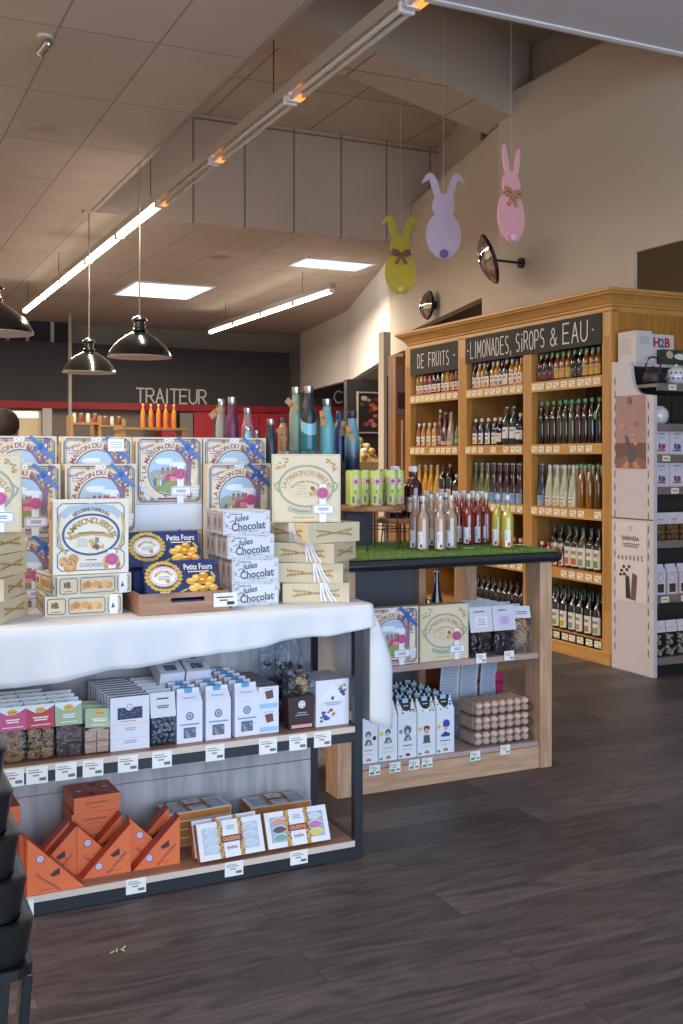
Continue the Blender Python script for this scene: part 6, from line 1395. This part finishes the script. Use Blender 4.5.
for k in range(3): PX.put((1.385, 3.405, ZL+.0145+.0286*k), R(2-2*k), 'white calisson box lying flat, right pile, %s' % ('bottom', 'middle', 'top')[k], rx=-PI/2)

# ------------------------------------------------------------------ goods in the counter shelves
ZM = .5016; YC = 3.80
PH.put((2.043, YC+.04, ZM), 0, 'colourful biscuit box with blue ribbon inside the wooden counter'); PC.put((2.289, YC+.046, ZM), 0, 'cream and gold biscuit box inside the wooden counter')
for x in (2.043, 2.289): PS.put((x, YC+.24, ZM+.0), 0, 'cream biscuit box lying hidden behind the pair in the counter', 'hidden counter boxes')
tt, bb, hl = header_bag('cocoa_bag', .108, .055, .21, .105, 'c9cad6', 'crumbs', mat('dark flake', '46302c', .8, bump=.5, var=.5)); bb.rect(-.03, hl*.2, .032, hl*.62, mat('patch dfd2dc', 'e4dce0'), 1); bb.lines(-.022, .024, hl*.26, hl*.56, 4, M_ink, 2, .002); bb.lines(-.035, .02, hl*.78, hl*.84, 1, M_ink, 2, .004); bb.build('header_card', tt); P1 = Proto(tt)
tt, bb, hl = header_bag('cocoa_bag', .108, .055, .21, .105, 'c9cad6', 'crumbs', mat('dark flake purple', '3a2c34', .8, bump=.5, var=.5)); bb.rect(-.03, hl*.2, .032, hl*.62, mat('patch lilac', 'd0b8e4'), 1); bb.lines(-.022, .024, hl*.26, hl*.56, 4, M_ink, 2, .002); bb.lines(-.035, .02, hl*.78, hl*.84, 1, M_ink, 2, .004); bb.build('header_card', tt); P2 = Proto(tt)
for P, x, lab in ((P1, 2.475, 'brown flakes with a cream patch'), (P2, 2.592, 'dark flakes with a lilac patch')):
    for k in range(4): P.put((x+.004*(k % 2), YC+.035+.066*k, ZM), 0, 'white headed bag of '+lab+(', front of the counter shelf' if k == 0 else ', in the file behind'), None if k == 0 else lab+' bags behind')
tt, bb, hl = header_bag('granola_bag', .080, .06, .20, .05, 'c8ccd8', 'crumbs', mat('granola', '9a7450', .8, bump=.5, var=.6)); bb.lines(-.03, .03, hl*.3, hl*.6, 2, M_ink, 2, .003); bb.build('header_card', tt); P = Proto(tt)
for k in range(3): P.put((2.692, YC+.045+.075*k, ZM), R(-12), 'clear bag of granola with a white folded top, %s against the post' % ('front one', 'middle one', 'rear one')[k])
P = Proto(bottle('cone', '241a34', 'c8ccd0', '8a86b0', 1.03, (0, .3), swing=True, name='swing_top_bottle'))
for x, y, lab in ((2.455, 4.43, 'left'), (2.535, 4.44, 'middle'), (2.615, 4.43, 'right')): P.put((x, y, ZM), R(30), 'dark violet swing top bottle at the back of the counter shelf, %s of three' % lab)
# biscuit bags with round black labels
FLV = [('c87a50', 'd88a5a', 'apricot'), ('e0a81e', 'e8b820', 'yellow'), ('7a3a44', 'a0405a', 'plum speckled'), ('5a9a50', '6aa858', 'green leafed'), ('2f5fae', '3a6ab8', 'blue leafed')]
def mk_bag(i, c1, c2):
    ill = mat('illustration grey', '5c6270', .6)
    def dr(b, w, z):
        bl = mat('speck '+c1, c1)
        if i == 3:
            b.ell(0, z*.62, .016, .013, mat('child hair', '5a3e34'), 1, 10, .2); b.ell(0, z*.56, .011, .012, mat('print face', 'd8a888'), 2, 10); b.poly([(-.014,z*.47),(.014,z*.47),(.017,z*.30),(-.015,z*.30)], mat('child jumper', '4a5a5c'), 1)
        elif i == 4:
            b.ell(.004, z*.68, .017, .018, mat('bright blue hair', '2050a8'), 1, 12, .1); b.ell(.003, z*.57, .008, .009, mat('print face'), 2, 10); b.poly([(-.022,z*.42),(.0,z*.5),(.024,z*.44),(.02,z*.38),(-.018,z*.38)], mat('blue cape', '2a3f7c'), 1)
        else:
            b.ell(0, z*.64, .013 if i != 2 else .018, .015 if i != 2 else .02, ill, 1, 11, .15); b.ell(0, z*.60, .008, .010, mat('illustration pale', 'c4c6cc'), 2, 9); b.poly([(-.018,z*.40),(-.008,z*.53),(.010,z*.53),(.020,z*.40)], ill, 1); b.poly([(-.008,z*.42),(.004,z*.50),(.012,z*.42)], mat('illustration pale'), 2)
        if i in (0, 3, 4, 1, 2): b.ell(w*(-.36 if i else .33), z*.62 if i else z*.55, .009, .009, {0: DK, 1: mat('yellow dot', 'e8c030'), 2: mat('plum dot', 'a87a84'), 3: mat('yellow dot', 'e8c030'), 4: mat('yellow dot', 'e8c030')}[i], 1, 12)
        b.lines(-w*.3, w*.3, z*.25, z*.33, 1, mat('speck '+c1), 1, .004); b.lines(-w*.28, w*.28, z*.17, z*.23, 1, mat('print pale slate', 'a4acb8'), 1, .002)
        for k in range(3): b.ell(-.004+.006*k, z*(.07+.015*(k % 2)), .006, .006, mat('print biscuit b' if i != 2 else 'chocolate ink', 'b67c46'), 1, 8, .3)
        b.rect(-w*.45, z*.03, -w*.28, z*.08, mat('green patch', '2e9a6a'), 1)
    def lid(b, w, L_):
        m = mat('speck '+c1); 
        for k in range(16): b.ell(rnd.uniform(-.44, .44)*w, rnd.uniform(.05, .9)*L_, .005, .0035, m if k % 3 else mat('speck '+c2, c2), 1, 6, .5)
        b.poly([(.025*math.cos(PI+PI*k/12), L_*.97+.034*math.sin(PI+PI*k/12)) for k in range(13)], mat('round black label', '1e2126', .5), 3); b.lines(-.014, .014, L_*.97-.016, L_*.97-.008, 1, M_card, 4, .003)
    def clip(b, w, d, h):
        b.box(-.030, .030, -.0052, .0052, h-.0125, h+.001, mat('round black label', '1e2126', .5)); b.box(-.013, .013, -.006, .006, h-.012, h+.006, mat('clip mint', 'a9c9c4' if i in (1, 3) else '9cc0dc', .4))
    return gable_bag('biscuit_pouch', .086, .050, .235, .055, mat('matt white bag', 'dde0e8', .55), dr, clip, lid)
for i, (c1, c2, nm) in enumerate(FLV):
    P = Proto(mk_bag(i, c1, c2)); P.r['category'] = 'paper bag'
    for k in range(6):
        P.put((1.926+.0905*i+.003*(k % 2), YC+.03+.062*k, .1156), 0, 'white biscuit bag, %s print, %s' % (nm, 'at the front of the counter' if k == 0 else 'in the file behind the front one'), None if k == 0 else nm+' bags behind')
def tray_pack():
    w, h, d = .30, .062, .16; t = thing('biscuit_pack', 'x', 'biscuit pack'); b = MB()
    bi = mat('pink sugar biscuit', 'd9b6a0', .8, bump=.35, scale=50, var=.15)
    for j in range(2):
        for k in range(7): b.ball(((k-3)*w/7.5, -d/2+.022, .016+.028*j), .0195, bi, sx=.92, sy=1.0, sz=.78, seg=10, rings=7, jit=.08)
    for k in range(7): b.box((k-3)*w/7.5-.015, (k-3)*w/7.5+.015, -d/2+.045, d/2-.012, .004, .052, bi)
    b.build('biscuits', t, smooth=False)
    b = MB(); film_bag(b, w, d, h*.96, 2.2); b.build('film_wrap', t); return t
P = Proto(tray_pack())
for k, nm in enumerate(('bottom', 'middle', 'top')): P.put((2.590, YC+.095, .1156+.064*k), R(-1+k), 'clear wrapped tray of pink sugar biscuits, %s of three' % nm)
def leaflet():
    t = thing('printed_card', 'x', 'card'); b = MB(); n = 10; v = []; f = []; w = .092; h = .325
    for j in range(n+1):
        q = j/n; y = .03*math.sin(q*2.4)-.01; v += [(-w/2+.016*q, y, h*q), (w/2+.016*q, y, h*q)]
    for j in range(n): f.append((2*j, 2*j+1, 2*j+3, 2*j+2))
    b.add(v, f, mat('pale blue grey card', 'aeb8c8', .5))
    o = b.build('card', t, solid=.004); b = MB(); pr = mat('slate small print', '6a7690')
    for j in range(46):
        q = (j+1)/48; y = .03*math.sin(q*2.4)-.0135; q2 = q+.007; y2 = .03*math.sin(q2*2.4)-.0135; l = -w*.42+.016*q; r_ = w*(.42-.12*rnd.random())+.016*q
        b.add([(l, y, h*q), (r_, y, h*q), (r_, y2, h*q2), (l, y2, h*q2)], [(0,1,2,3)], pr)
    b.build('small_print', t); return t
P = Proto(leaflet())
for u, y, lab, rz in ((449, 4.035, 'left', -6), (469, 4.035, 'middle', 2), (489, 4.03, 'right', 8)): P.put((XatY(u, y), y, .1156), R(rz), 'tall pale blue grey printed card standing behind the biscuit bags, %s of three' % lab)
b = MB(); b.box(-.018, .018, -.015, .015, 0, .25, mat('magenta carton', 'b81e5a', .5)); b.box(-.0185, .0185, -.0155, .0155, .20, .22, mat('magenta dark', '8a1444')); o = b.build('magenta_carton', loc=(2.722, 4.06, .1156)); tag(o, 'slim magenta carton behind the pink biscuit packs', 'carton')
for k in range(3):
    t = thing('wooden_crate', 'red brown wooden crate behind the counter, %s of three stacked' % ('bottom', 'middle', 'top')[k], 'crate', (2.86, 4.80, .19*k))
    m = wood('red brown crate', '6a3a24', '8f5434', 'X', .5); b = MB()
    for s in (-1, 1):
        for j in range(2): b.box(-.2, .2, s*.13-.006, s*.13+.006, .01+.09*j, .085+.09*j, m)
        for j in range(2): b.box(s*.2-.006, s*.2+.006, -.123, .123, .01+.09*j, .085+.09*j, m)
    b.build('slats', t); b = MB(); b.box(-.19, .19, -.12, .12, .0, .012, m); b.build('crate_floor', t)
    b = MB()
    for sx in (-1, 1):
        for sy in (-1, 1): b.box(sx*.185-.01, sx*.185+.01, sy*.115-.008, sy*.115+.008, .013, .188, mat('pale corner batten', 'c09a50', .6))
    b.build('corner_battens', t)

# ------------------------------------------------------------------ black basket stack at the left edge
M_bk = mat('black plastic', '17181b', .35, coat=.3)
BX, BY = .112, 2.25
def rr_(hx, hy, r_=.05, k=5):
    P = []
    for sx, sy, a0 in ((1,1,0),(-1,1,90),(-1,-1,180),(1,-1,270)):
        for j in range(k+1): a = R(a0+90*j/k); P.append((sx*(hx-r_)+r_*math.cos(a), sy*(hy-r_)+r_*math.sin(a)))
    return P
def loft(b, rings, m, cap0=True):
    n = len(rings[0][0]); v = []; f = []
    for P, z in rings: v += [(x, y, z) for x, y in P]
    for j in range(len(rings)-1):
        for k in range(n): f.append((j*n+k, j*n+(k+1) % n, (j+1)*n+(k+1) % n, (j+1)*n+k))
    if cap0: f.append(tuple(range(n-1, -1, -1)))
    b.add(v, f, m)
def basket(handles=False):
    t = thing('shopping_basket', 'x', 'shopping basket'); b = MB()
    loft(b, [(rr_(.150, .085), 0), (rr_(.188, .123), .165), (rr_(.217, .152), .168), (rr_(.221, .156), .180), (rr_(.229, .164), .236), (rr_(.231, .166), .245), (rr_(.226, .161), .249), (rr_(.209, .144), .248), (rr_(.206, .141), .24), (rr_(.147, .082), .004)], M_bk); b.add([(x, y, .004) for x, y in rr_(.147, .082)], [tuple(range(24))], M_bk); b.build('basket_body', t, smooth=True)
    b = MB(); b.M = Matrix.Translation((0, 0, 0))
    for s in (-1, 1): b.box(-.03, .03, s*.166-.002, s*.166+.002, .19, .225, mat('black plastic grip', '222328', .3))
    b.build('grip_plate', t)
    return t
P = Proto(basket())
for k in range(6): last = P.put((BX-.0125*k, BY+.002*k, .205+.084*k), R(0), 'black plastic shopping basket at the left edge, %s' % ('lowest of the stack', 'second from the bottom', 'third from the bottom', 'fourth from the bottom', 'fifth from the bottom', 'topmost of the stack')[k])
for s in (-1, 1):
    b = MB(); b.tube([(-.17, s*.150, .2555), (-.15, s*.14, .262), (.15, s*.14, .262), (.17, s*.150, .2555)], .005, M_bk, 8); b.build('handle', last, smooth=True)
t = thing('basket_stand', 'black stand with splayed legs under the stacked shopping baskets', 'stand', (BX, BY, 0))
b = MB(); n = 24; o_ = rr_(.229, .164); q_ = rr_(.207, .142); b.add([(x, y, z) for z in (.350, .370) for x, y in o_]+[(x, y, z) for z in (.350, .370) for x, y in q_],
    [f for k in range(n) for f in ((k, (k+1) % n, n+(k+1) % n, n+k), (3*n+k, 3*n+(k+1) % n, 2*n+(k+1) % n, 2*n+k), (n+k, n+(k+1) % n, 3*n+(k+1) % n, 3*n+k), (2*n+k, 2*n+(k+1) % n, (k+1) % n, k))], M_bk); b.build('ring_frame', t)
for sx in (-1, 1):
    for sy in (-1, 1):
        b = MB(); x, y = sx*.216, sy*.125; x2, y2 = sx*.186, sy*.105
        b.frus((x2-.014, x2+.014, y2-.02, y2+.02, 0), (x-.008, x+.010, y-.02, y+.02, .3495), M_bk); b.build('leg', t, bevel=.002)

p_ = at(112, 953, z=0); b = MB(); lg = mat('pale leaf scrap', '9fc09a', .7)
for x, y, a in ((0, 0, .3), (.014, .004, 1.2), (.03, .0, 2.2), (.036, .014, .8)):
    b.M = Matrix.Translation((x, y, .001)) @ Matrix.Rotation(a, 4, 'Z'); b.add([(-.009,0,0),(0,-.003,.002),(.010,0,.004),(0,.003,.002)], [(0,1,2,3)], lg); b.add([(-.009,0,-.0005),(0,-.003,.0),(.010,0,.002),(0,.003,.0)], [(3,2,1,0)], lg)
o = b.build('leaf_scrap', loc=(p_.x, p_.y, 0)); tag(o, 'tiny pale green leaf scrap lying on the floor at the lower left', 'leaf')

# ------------------------------------------------------------------ background: deli counter area
W_bg = wood('rack timber', '8a6a44', 'a98656', 'Z', .6)
t = thing('wooden_rack', 'wooden rack in the background under five orange bottles', 'rack', (XatY(151, 12.0), 12.0, 0))
b = MB()
for s in (-1, 1): b.box(s*.36-.03, s*.36+.03, -.15, .15, 0, 1.68, W_bg)
b.build('side_posts', t)
for z in (1.70, 1.45, 1.15, .8, .4): b = MB(); b.box(-.40, .40, -.16, .16, z-.03, z, W_bg); b.build('shelf', t)
for i, x in enumerate((-.27, -.17, -.07, .03, .14, .25)):
    b = MB(); b.lathe([(.03,0),(.04,.01),(.04,.09),(.03,.11),(.03,.12)], mat('jar '+('brown', 'cream', 'red')[i % 3], ('5a3a2c', 'c8b8a0', '8a3028')[i % 3], .3), 12); b.box(-.03, .03, -.03, .03, .121, .135, mat('jar lid', 'b0a898')); o = b.build('preserve_jar', smooth=True, loc=(t.location.x+x, 12.0, 1.4505)); tag(o, '%s preserve jar on the wooden rack below the orange bottles' % ('brown', 'cream', 'red')[i % 3], 'jar', '%s jars on the rack' % ('brown', 'cream', 'red')[i % 3])
P = Proto(bottle('slim', 'd8822a', 'd8b060', 'c86a28', 1.03, (.2, .7), name='juice_bottle')); P.r['category'] = 'bottle'
for i, u in enumerate((143, 151, 158.5, 166, 174)): P.put((XatY(u, 12.0), 12.0, 1.7005), R(60), 'orange juice bottle on the wooden rack, %s of five' % ('leftmost', 'second from left', 'middle', 'second from right', 'rightmost')[i])
# produce stands with yellow and orange fruit
for (u, Y, c1, nm, wid, kk) in ((71, 9.2, 'e8b818', 'yellow', .24, 12), (106, 9.6, 'e8842a', 'orange', .24, 12)):
    X = XatY(u, Y); t = thing('produce_stand', 'wooden stand in the background heaped with %s produce' % nm, 'stand', (X, Y, 0)); b = MB()
    b.box(-wid/2, wid/2, -.15, .15, 1.36, 1.38, W_bg)
    for s in (-1, 1): b.box(s*wid/2-.01, s*wid/2+.01, -.15, .15, 1.3805, 1.45, W_bg); b.box(-wid/2+.011, wid/2-.011, s*.15-.01, s*.15+.01, 1.3805, 1.45, W_bg)
    b.build('tray', t); b = MB()
    for sx in (-1, 1):
        for sy in (-1, 1): b.box(sx*(wid/2-.02)-.015, sx*(wid/2-.02)+.015, sy*.13-.015, sy*.13+.015, 0, 1.3595, W_bg)
    b.build('legs', t)
    g = MB(); g.ball((0, 0, 0), .035, mat(nm+' fruit', c1, .4, var=.1), sx=1.3, sy=.9, sz=.75, seg=12, rings=8); g.box(.043, .052, -.004, .004, -.003, .004, mat('fruit stem', '5a6a2a')); o0 = g.build(nm+'_pepper', smooth=True); tag(o0, 'x', 'pepper'); P = Proto(o0); rr2 = random.Random(int(u))
    for k in range(kk):
        L3 = k//4; P.put((X+(.054 if k % 2 else -.054), Y+(-.09+.06*((k//2) % 2*2)), 1.408+.05*L3), R(rr2.uniform(-8, 8)), 'long %s pepper heaped on the background stand' % nm, '%s peppers' % nm)
# counter front, cabinets and hood below the black fascia
def bgbox(name, lab, cat, u0, u1, Y, z0, z1, d, col, m=None, extra=None):
    x0, x1 = XatY(u0, Y), XatY(u1, Y); b = MB(); b.box(0, x1-x0, 0, d, 0, z1-z0, m or mat('bg '+col, col, .5))
    if extra: b.M = FR((0, 0, 0), (1,0,0), (0,0,1)); b.lay = .004; extra(b, x1-x0, z1-z0)
    o = b.build(name, loc=(x0, Y, z0)); tag(o, lab, cat); return o
def doorlines(n):
    def f(b, w, h):
        for k in range(1, n): b.rect(w*k/n-.01, .05, w*k/n+.01, h-.05, mat('panel seam', '3c1016'), 1)
        for k in range(n): b.rect(w*(k+.8)/n, h*.5, w*(k+.86)/n, h*.62, M_metal, 1)
    return f
bgbox('cabinet', 'tall red cabinet left of the pale grey cupboard on the far wall', 'cabinet', 162, 176, 19.3, 0, 2.2, .5, 'a01424', M_red, doorlines(1))
bgbox('cabinet', 'grey tall cupboard between red cabinets on the far wall', 'cabinet', 180, 193, 19.3, 0, 2.2, .5, '6f6862', None, doorlines(1))
bgbox('cabinet', 'tall red cabinet behind the silver and burgundy steel bottles', 'cabinet', 194, 213, 19.3, 0, 2.22, .5, 'a01424', M_red, doorlines(1))
bgbox('cabinet', 'wide red cabinet run behind the pink and navy steel bottles', 'cabinet', 238, 300, 19.3, 0, 2.22, .5, 'a01424', M_red, doorlines(3))
def hood(b, w, h): b.rect(.05, h-.12, w-.05, h-.02, mat('warm lamp panel', 'fff0d0', .5, emit=2.0), 1); b.rect(w*.15, .2, w*.75, h*.72, mat('beige niche', 'a89478'), 1)
bgbox('food_display', 'cream lit food display at the far left under the red band', 'display case', 10, 41, 18.6, 0, 2.16, .6, 'cdbb98', None, hood)
bgbox('glass_screen', 'pale grey glazed screen beside the cream food display', 'screen', 43, 52, 18.5, 0, 2.2, .1, 'a8a4a8')
for i, (u0, u1, z, Y) in enumerate(((72, 100, 1.95, 15.0), (96, 124, 1.93, 15.4))):
    x0, x1 = XatY(u0, Y), XatY(u1, Y); t = thing('shelf_rack', 'timber rack of small pale jars in the background, %s' % ('left of the orange fruit', 'right, next to the bottle rack')[i], 'rack', (x0, Y, 0)); b = MB()
    for s in (0, x1-x0): b.box(s-.02, s+.02, 0, .3, 0, z, W_bg)
    b.build('posts', t)
    for zz in (z-.1, z-.4, z-.8, .8): b = MB(); b.box(.021, x1-x0-.021, 0, .3, zz-.03, zz, W_bg); b.build('shelf', t)
    for k in range(4):
        g = MB(); g.lathe([(.024,0),(.028,.01),(.028,.1),(.024,.12)], mat('bg jar '+'ab'[k % 2], ('d8cdb8', '8a4a34')[k % 2], .3), 12); g.box(-.022, .022, -.022, .022, .1205, .135, mat('jar lid')); o = g.build('storage_jar', smooth=True, loc=(x0+(x1-x0)*(k+.5)/4, Y+.1, z-.0985)); tag(o, '%s storage jar on the %s background rack' % (('cream', 'rust')[k % 2], ('left', 'right')[i]), 'jar', '%s jars, %s rack' % (('cream', 'rust')[k % 2], ('left', 'right')[i]))
# area seen under the white fascia
b = MB(); x0 = XatY(347, 13.4); b.box(x0, 7.19, 13.4, 13.5, 0, 2.46, mat('charcoal wall', '2a282b', .7)); struct(b, 'wall_charcoal')
x0, x1 = XatY(357.5, 13.36), XatY(381, 13.36); t = thing('framed_poster', 'framed dark poster of food on the charcoal wall', 'poster', (x0, 13.36, 1.70)); w, h = x1-x0, .59
b = MB(); fm = mat('poster frame grey', 'a89c98', .5); b.box(0, w, 0, .035, 0, .02, fm); b.box(0, w, 0, .035, h-.02, h, fm); b.box(0, .02, 0, .035, .0201, h-.0201, fm); b.box(w-.02, w, 0, .035, .0201, h-.0201, fm); b.build('frame', t)
b = MB(); b.box(.02, w-.02, .015, .03, .02, h-.02, mat('poster night', '251d20', .5, var=.3, scale=8)); b.M = FR((0, .015, 0), (1,0,0), (0,0,1)); b.lay = .002
for x, y, r_, c in ((.3,.85,.05,'b8b0a8'),(.5,.8,.04,'9a9088'),(.2,.7,.04,'5a4a44'),(.65,.68,.05,'a04a30'),(.75,.6,.05,'c06a40'),(.6,.55,.045,'7a2a24'),(.78,.42,.04,'b8603c'),(.6,.3,.05,'a85a58'),(.4,.22,.045,'8a5050'),(.72,.2,.05,'b87a70'),(.8,.82,.04,'6a3a30')): b.ell(x*w, y*h, r_, r_*.7, mat('food '+c, c, .6), 1, 10, .4)
b.build('picture', t)
t = thing('produce_shelf', 'sloping wooden produce shelf below the framed poster', 'shelf', (XatY(359, 12.6), 12.6, 0)); b = MB(); w = XatY(381, 12.6)-XatY(359, 12.6)
b.add([(0,0,0),(w,0,0),(w,.4,0),(0,.4,0),(0,0,1.3),(w,0,1.3),(w,.4,1.55),(0,.4,1.55)], [(0,3,2,1),(4,5,6,7),(0,1,5,4),(1,2,6,5),(2,3,7,6),(3,0,4,7)], wood('pale shelf', 'a98a5c', 'c4a878', 'Z')); b.build('shelf_body', t)
for k, (x, z, c, nm, r_) in enumerate(((.05, 1.60, '7f9a4a', 'green', .06), (.14, 1.58, '94a85a', 'green', .055), (.06, 1.50, 'd8d0b4', 'cream', .05), (.2, 1.50, 'c9b98c', 'cream', .05), (.1, 1.42, 'd8d0b4', 'cream', .05), (.22, 1.42, 'c9a05a', 'golden', .05), (.05, 1.36, 'c9a05a', 'golden', .045))):
    y = 12.6+(z-1.34)/.26*.4*.9; zz = 1.3+.625*min(.4, max(0, y-12.6))+r_*1.32
    b = MB(); b.ball((0, 0, 0), r_, mat('produce '+c, c, .6, bump=.3, var=.2), seg=12, rings=8, jit=.15); b.ball((0, 0, r_*.95), r_*.2, mat('fruit stem', '5a6a2a')); o = b.build('vegetable', smooth=True, loc=(t.location.x+x+r_*.6, y, zz)); tag(o, 'round %s vegetable on the produce shelf under the framed poster' % nm, 'vegetable', nm+' vegetables')
p_ = at(384.5, 458, Y=9.75); b = MB(); b.box(-.04, .04, -.06, .06, 0, 2.66, M_plas); b.box(-.002, .018, -.062, -.0605, .2, 2.2, M_winpane); o = b.build('trim_6', loc=(p_.x, 9.75, 0)); tag(o, kind='structure')
b = MB(); p_ = at(391, 458, Y=8.95); b.box(-.03, .03, -.3, .0, 0, 2.33, wood('brown upright', '7a5844', '946c54', 'Z')); b.M = FR((0, -.3, 0), (1,0,0), (0,0,1))
for k in range(24): b.rect(-.007, .2+.09*k, .007, .25+.09*k, mat('slot pale', 'd0c4b4'), 1)
o = b.build('shelf_upright', loc=(p_.x, 8.95, 0)); tag(o, 'brown slotted shelf upright left of the drinks cabinet', 'shelf upright')
x0, x1 = XatY(395.5, 8.5), 4.92; t = thing('side_display', 'brown display board with a dark photo, left of the drinks cabinet', 'display board', (x0, 8.5, 0)); b = MB(); w = x1-x0
b.box(0, w, 0, .05, 0, 2.28, wood('mid brown board', '8f6038', 'a87444', 'Z')); b.build('board', t); b = MB(); b.M = FR((0, 0, 0), (1,0,0), (0,0,1)); b.lay = .003; b.rect(.005, 1.75, .11, 2.2, mat('photo grey rose', '8c7674', .5, var=.3, scale=9), 1); b.rect(.02, 1.8, .11, 1.95, mat('photo dark', '443638', .5, var=.5, scale=20), 2); b.rect(.055, .3, .075, 1.7, M_white, 1); b.build('photo', t)

# ------------------------------------------------------------------ shopper far behind the boxes
def person():
    p = att(4, 458, 6.6); t = thing('person', 'person with short dark brown hair, only the head showing behind the boxes', 'person', (p.x, p.y, 0), R(150))
    V = {'pel': (0,0,.92,.13), 'sp': (0,-.01,1.1,.125), 'ch': (0,-.01,1.28,.14), 'nk': (0,0,1.40,.055), 'hd0': (0,-.01,1.47,.062), 'hd1': (0,-.02,1.55,.076), 'hd2': (0,-.01,1.60,.06),
         'sl': (.16,0,1.335,.06), 'el': (.21,.02,1.08,.042), 'wl': (.20,-.06,.86,.03), 'hl': (.20,-.09,.79,.028), 'sr': (-.16,0,1.335,.06), 'er': (-.21,.02,1.08,.042), 'wr': (-.20,-.06,.86,.03), 'hr': (-.20,-.09,.79,.028),
         'tl': (.09,0,.84,.085), 'kl': (.10,-.01,.46,.058), 'al': (.10,.01,.09,.038), 'fl': (.105,-.13,.035,.032), 'tr': (-.09,0,.84,.085), 'kr': (-.10,-.01,.46,.058), 'ar': (-.10,.01,.09,.038), 'fr': (-.105,-.13,.035,.032)}
    E = ['pel-sp','sp-ch','ch-nk','nk-hd0','hd0-hd1','hd1-hd2','ch-sl','sl-el','el-wl','wl-hl','ch-sr','sr-er','er-wr','wr-hr','pel-tl','tl-kl','kl-al','al-fl','pel-tr','tr-kr','kr-ar','ar-fr']
    ks = list(V); me = bpy.data.meshes.new('body'); me.from_pydata([V[k][:3] for k in ks], [tuple(ks.index(x) for x in e.split('-')) for e in E], [])
    me.materials.append(mat('dark grey jumper', '4a4b52', .9)); o = bpy.data.objects.new('body', me); C.objects.link(o); o.parent = t
    md = o.modifiers.new('Skin', 'SKIN'); md.use_smooth_shade = True
    for i, k in enumerate(ks): me.skin_vertices[0].data[i].radius = (V[k][3], V[k][3]*(.75 if k in ('sp', 'ch', 'pel') else 1)); me.skin_vertices[0].data[i].use_root = (k == 'pel')
    q = o.modifiers.new('Sub', 'SUBSURF'); q.levels = 2; q.render_levels = 2
    sk = mat('skin tone', 'c49478', .6)
    b = MB(); b.ball((0, -.022, 1.535), .098, sk, sx=.82, sy=.95, sz=1.18, seg=20, rings=14); b.ball((0, -.12, 1.525), .014, sk, sz=1.4)
    for s in (-1, 1): b.ball((s*.08, -.01, 1.53), .02, sk, sx=.4); b.ball((s*.03, -.105, 1.55), .009, M_white); b.ball((s*.03, -.112, 1.55), .004, M_dark)
    b.box(-.02, .02, -.112, -.104, 1.482, 1.488, mat('lips', 'a05a54')); b.build('face', t, smooth=True)
    b = MB(); b.ball((0, .005, 1.562), .105, mat('dark brown hair', '3c2a22', .8, bump=.5, scale=50, stretch=(1, 1, .2)), sx=.9, sy=1.0, sz=.95, seg=24, rings=16, jit=.05); b.build('hair', t, smooth=True)
    return t
person()

# every repeated thing belongs to a group of its kind
GROUPS = {'rabbit_decoration': 'hanging wooden rabbits', 'pendant_lamp': 'hanging dome lamps', 'strip_light': 'ceiling strip lights', 'ceiling_glow_panel': 'glowing ceiling panels', 'ceiling_disc': 'ceiling discs', 'sign_lettering': 'raised wall lettering',
 'convex_mirror': 'round convex mirrors', 'poster': 'posters on the slotted end panel', 'sauce_bottle': 'sauce bottles on the counter', 'round_stand': 'walnut discs on wire legs', 'drink_can': 'flowered cans on the disc', 'cordial_bottle': 'dark red cordial bottles',
 'display_riser': 'risers on the counter', 'acrylic_cube': 'acrylic cubes under the steel bottles', 'steel_bottle': 'coloured steel bottles', 'small_steel_bottle': 'small steel bottles', 'biscuit_box': 'biscuit boxes on display', 'cookie_box': 'blue framed cookie boxes',
 'petits_fours_box': 'navy petits fours boxes', 'chocolate_box': 'silver white chocolate boxes', 'biscuit_bag': 'biscuit bags on the table shelf', 'chocolate_pack': 'berry window packs', 'sweet_bag': 'blue grey sweet bags', 'paper_bag': 'white striped paper bags',
 'chocolate_carton': 'small chocolate cartons', 'chocolate_bag': 'bags of dark chocolate pieces', 'wedge_box': 'orange wedge boxes', 'calisson_box': 'calisson boxes', 'cocoa_bag': 'white headed bags in the counter', 'granola_bag': 'granola bags', 'swing_top_bottle': 'violet swing top bottles',
 'biscuit_pouch': 'white biscuit bags in the counter', 'biscuit_pack': 'pink sugar biscuit packs', 'printed_card': 'printed cards in the counter', 'wooden_crate': 'stacked wooden crates', 'shopping_basket': 'stacked shopping baskets', 'juice_bottle': 'orange juice bottles on the rack',
 'produce_stand': 'background produce stands', 'shelf_rack': 'background timber racks', 'cabinet': 'tall cabinets on the far wall', 'mug_gift_box': 'white mug cartons', 'price_card': 'price cards on the turf', 'white_riser': 'white riser blocks'}
for o in bpy.data.objects:
    if o.parent is None and 'category' in o.keys() and 'group' not in o.keys():
        g = GROUPS.get(o.name.split('.')[0])
        if g: o['group'] = g
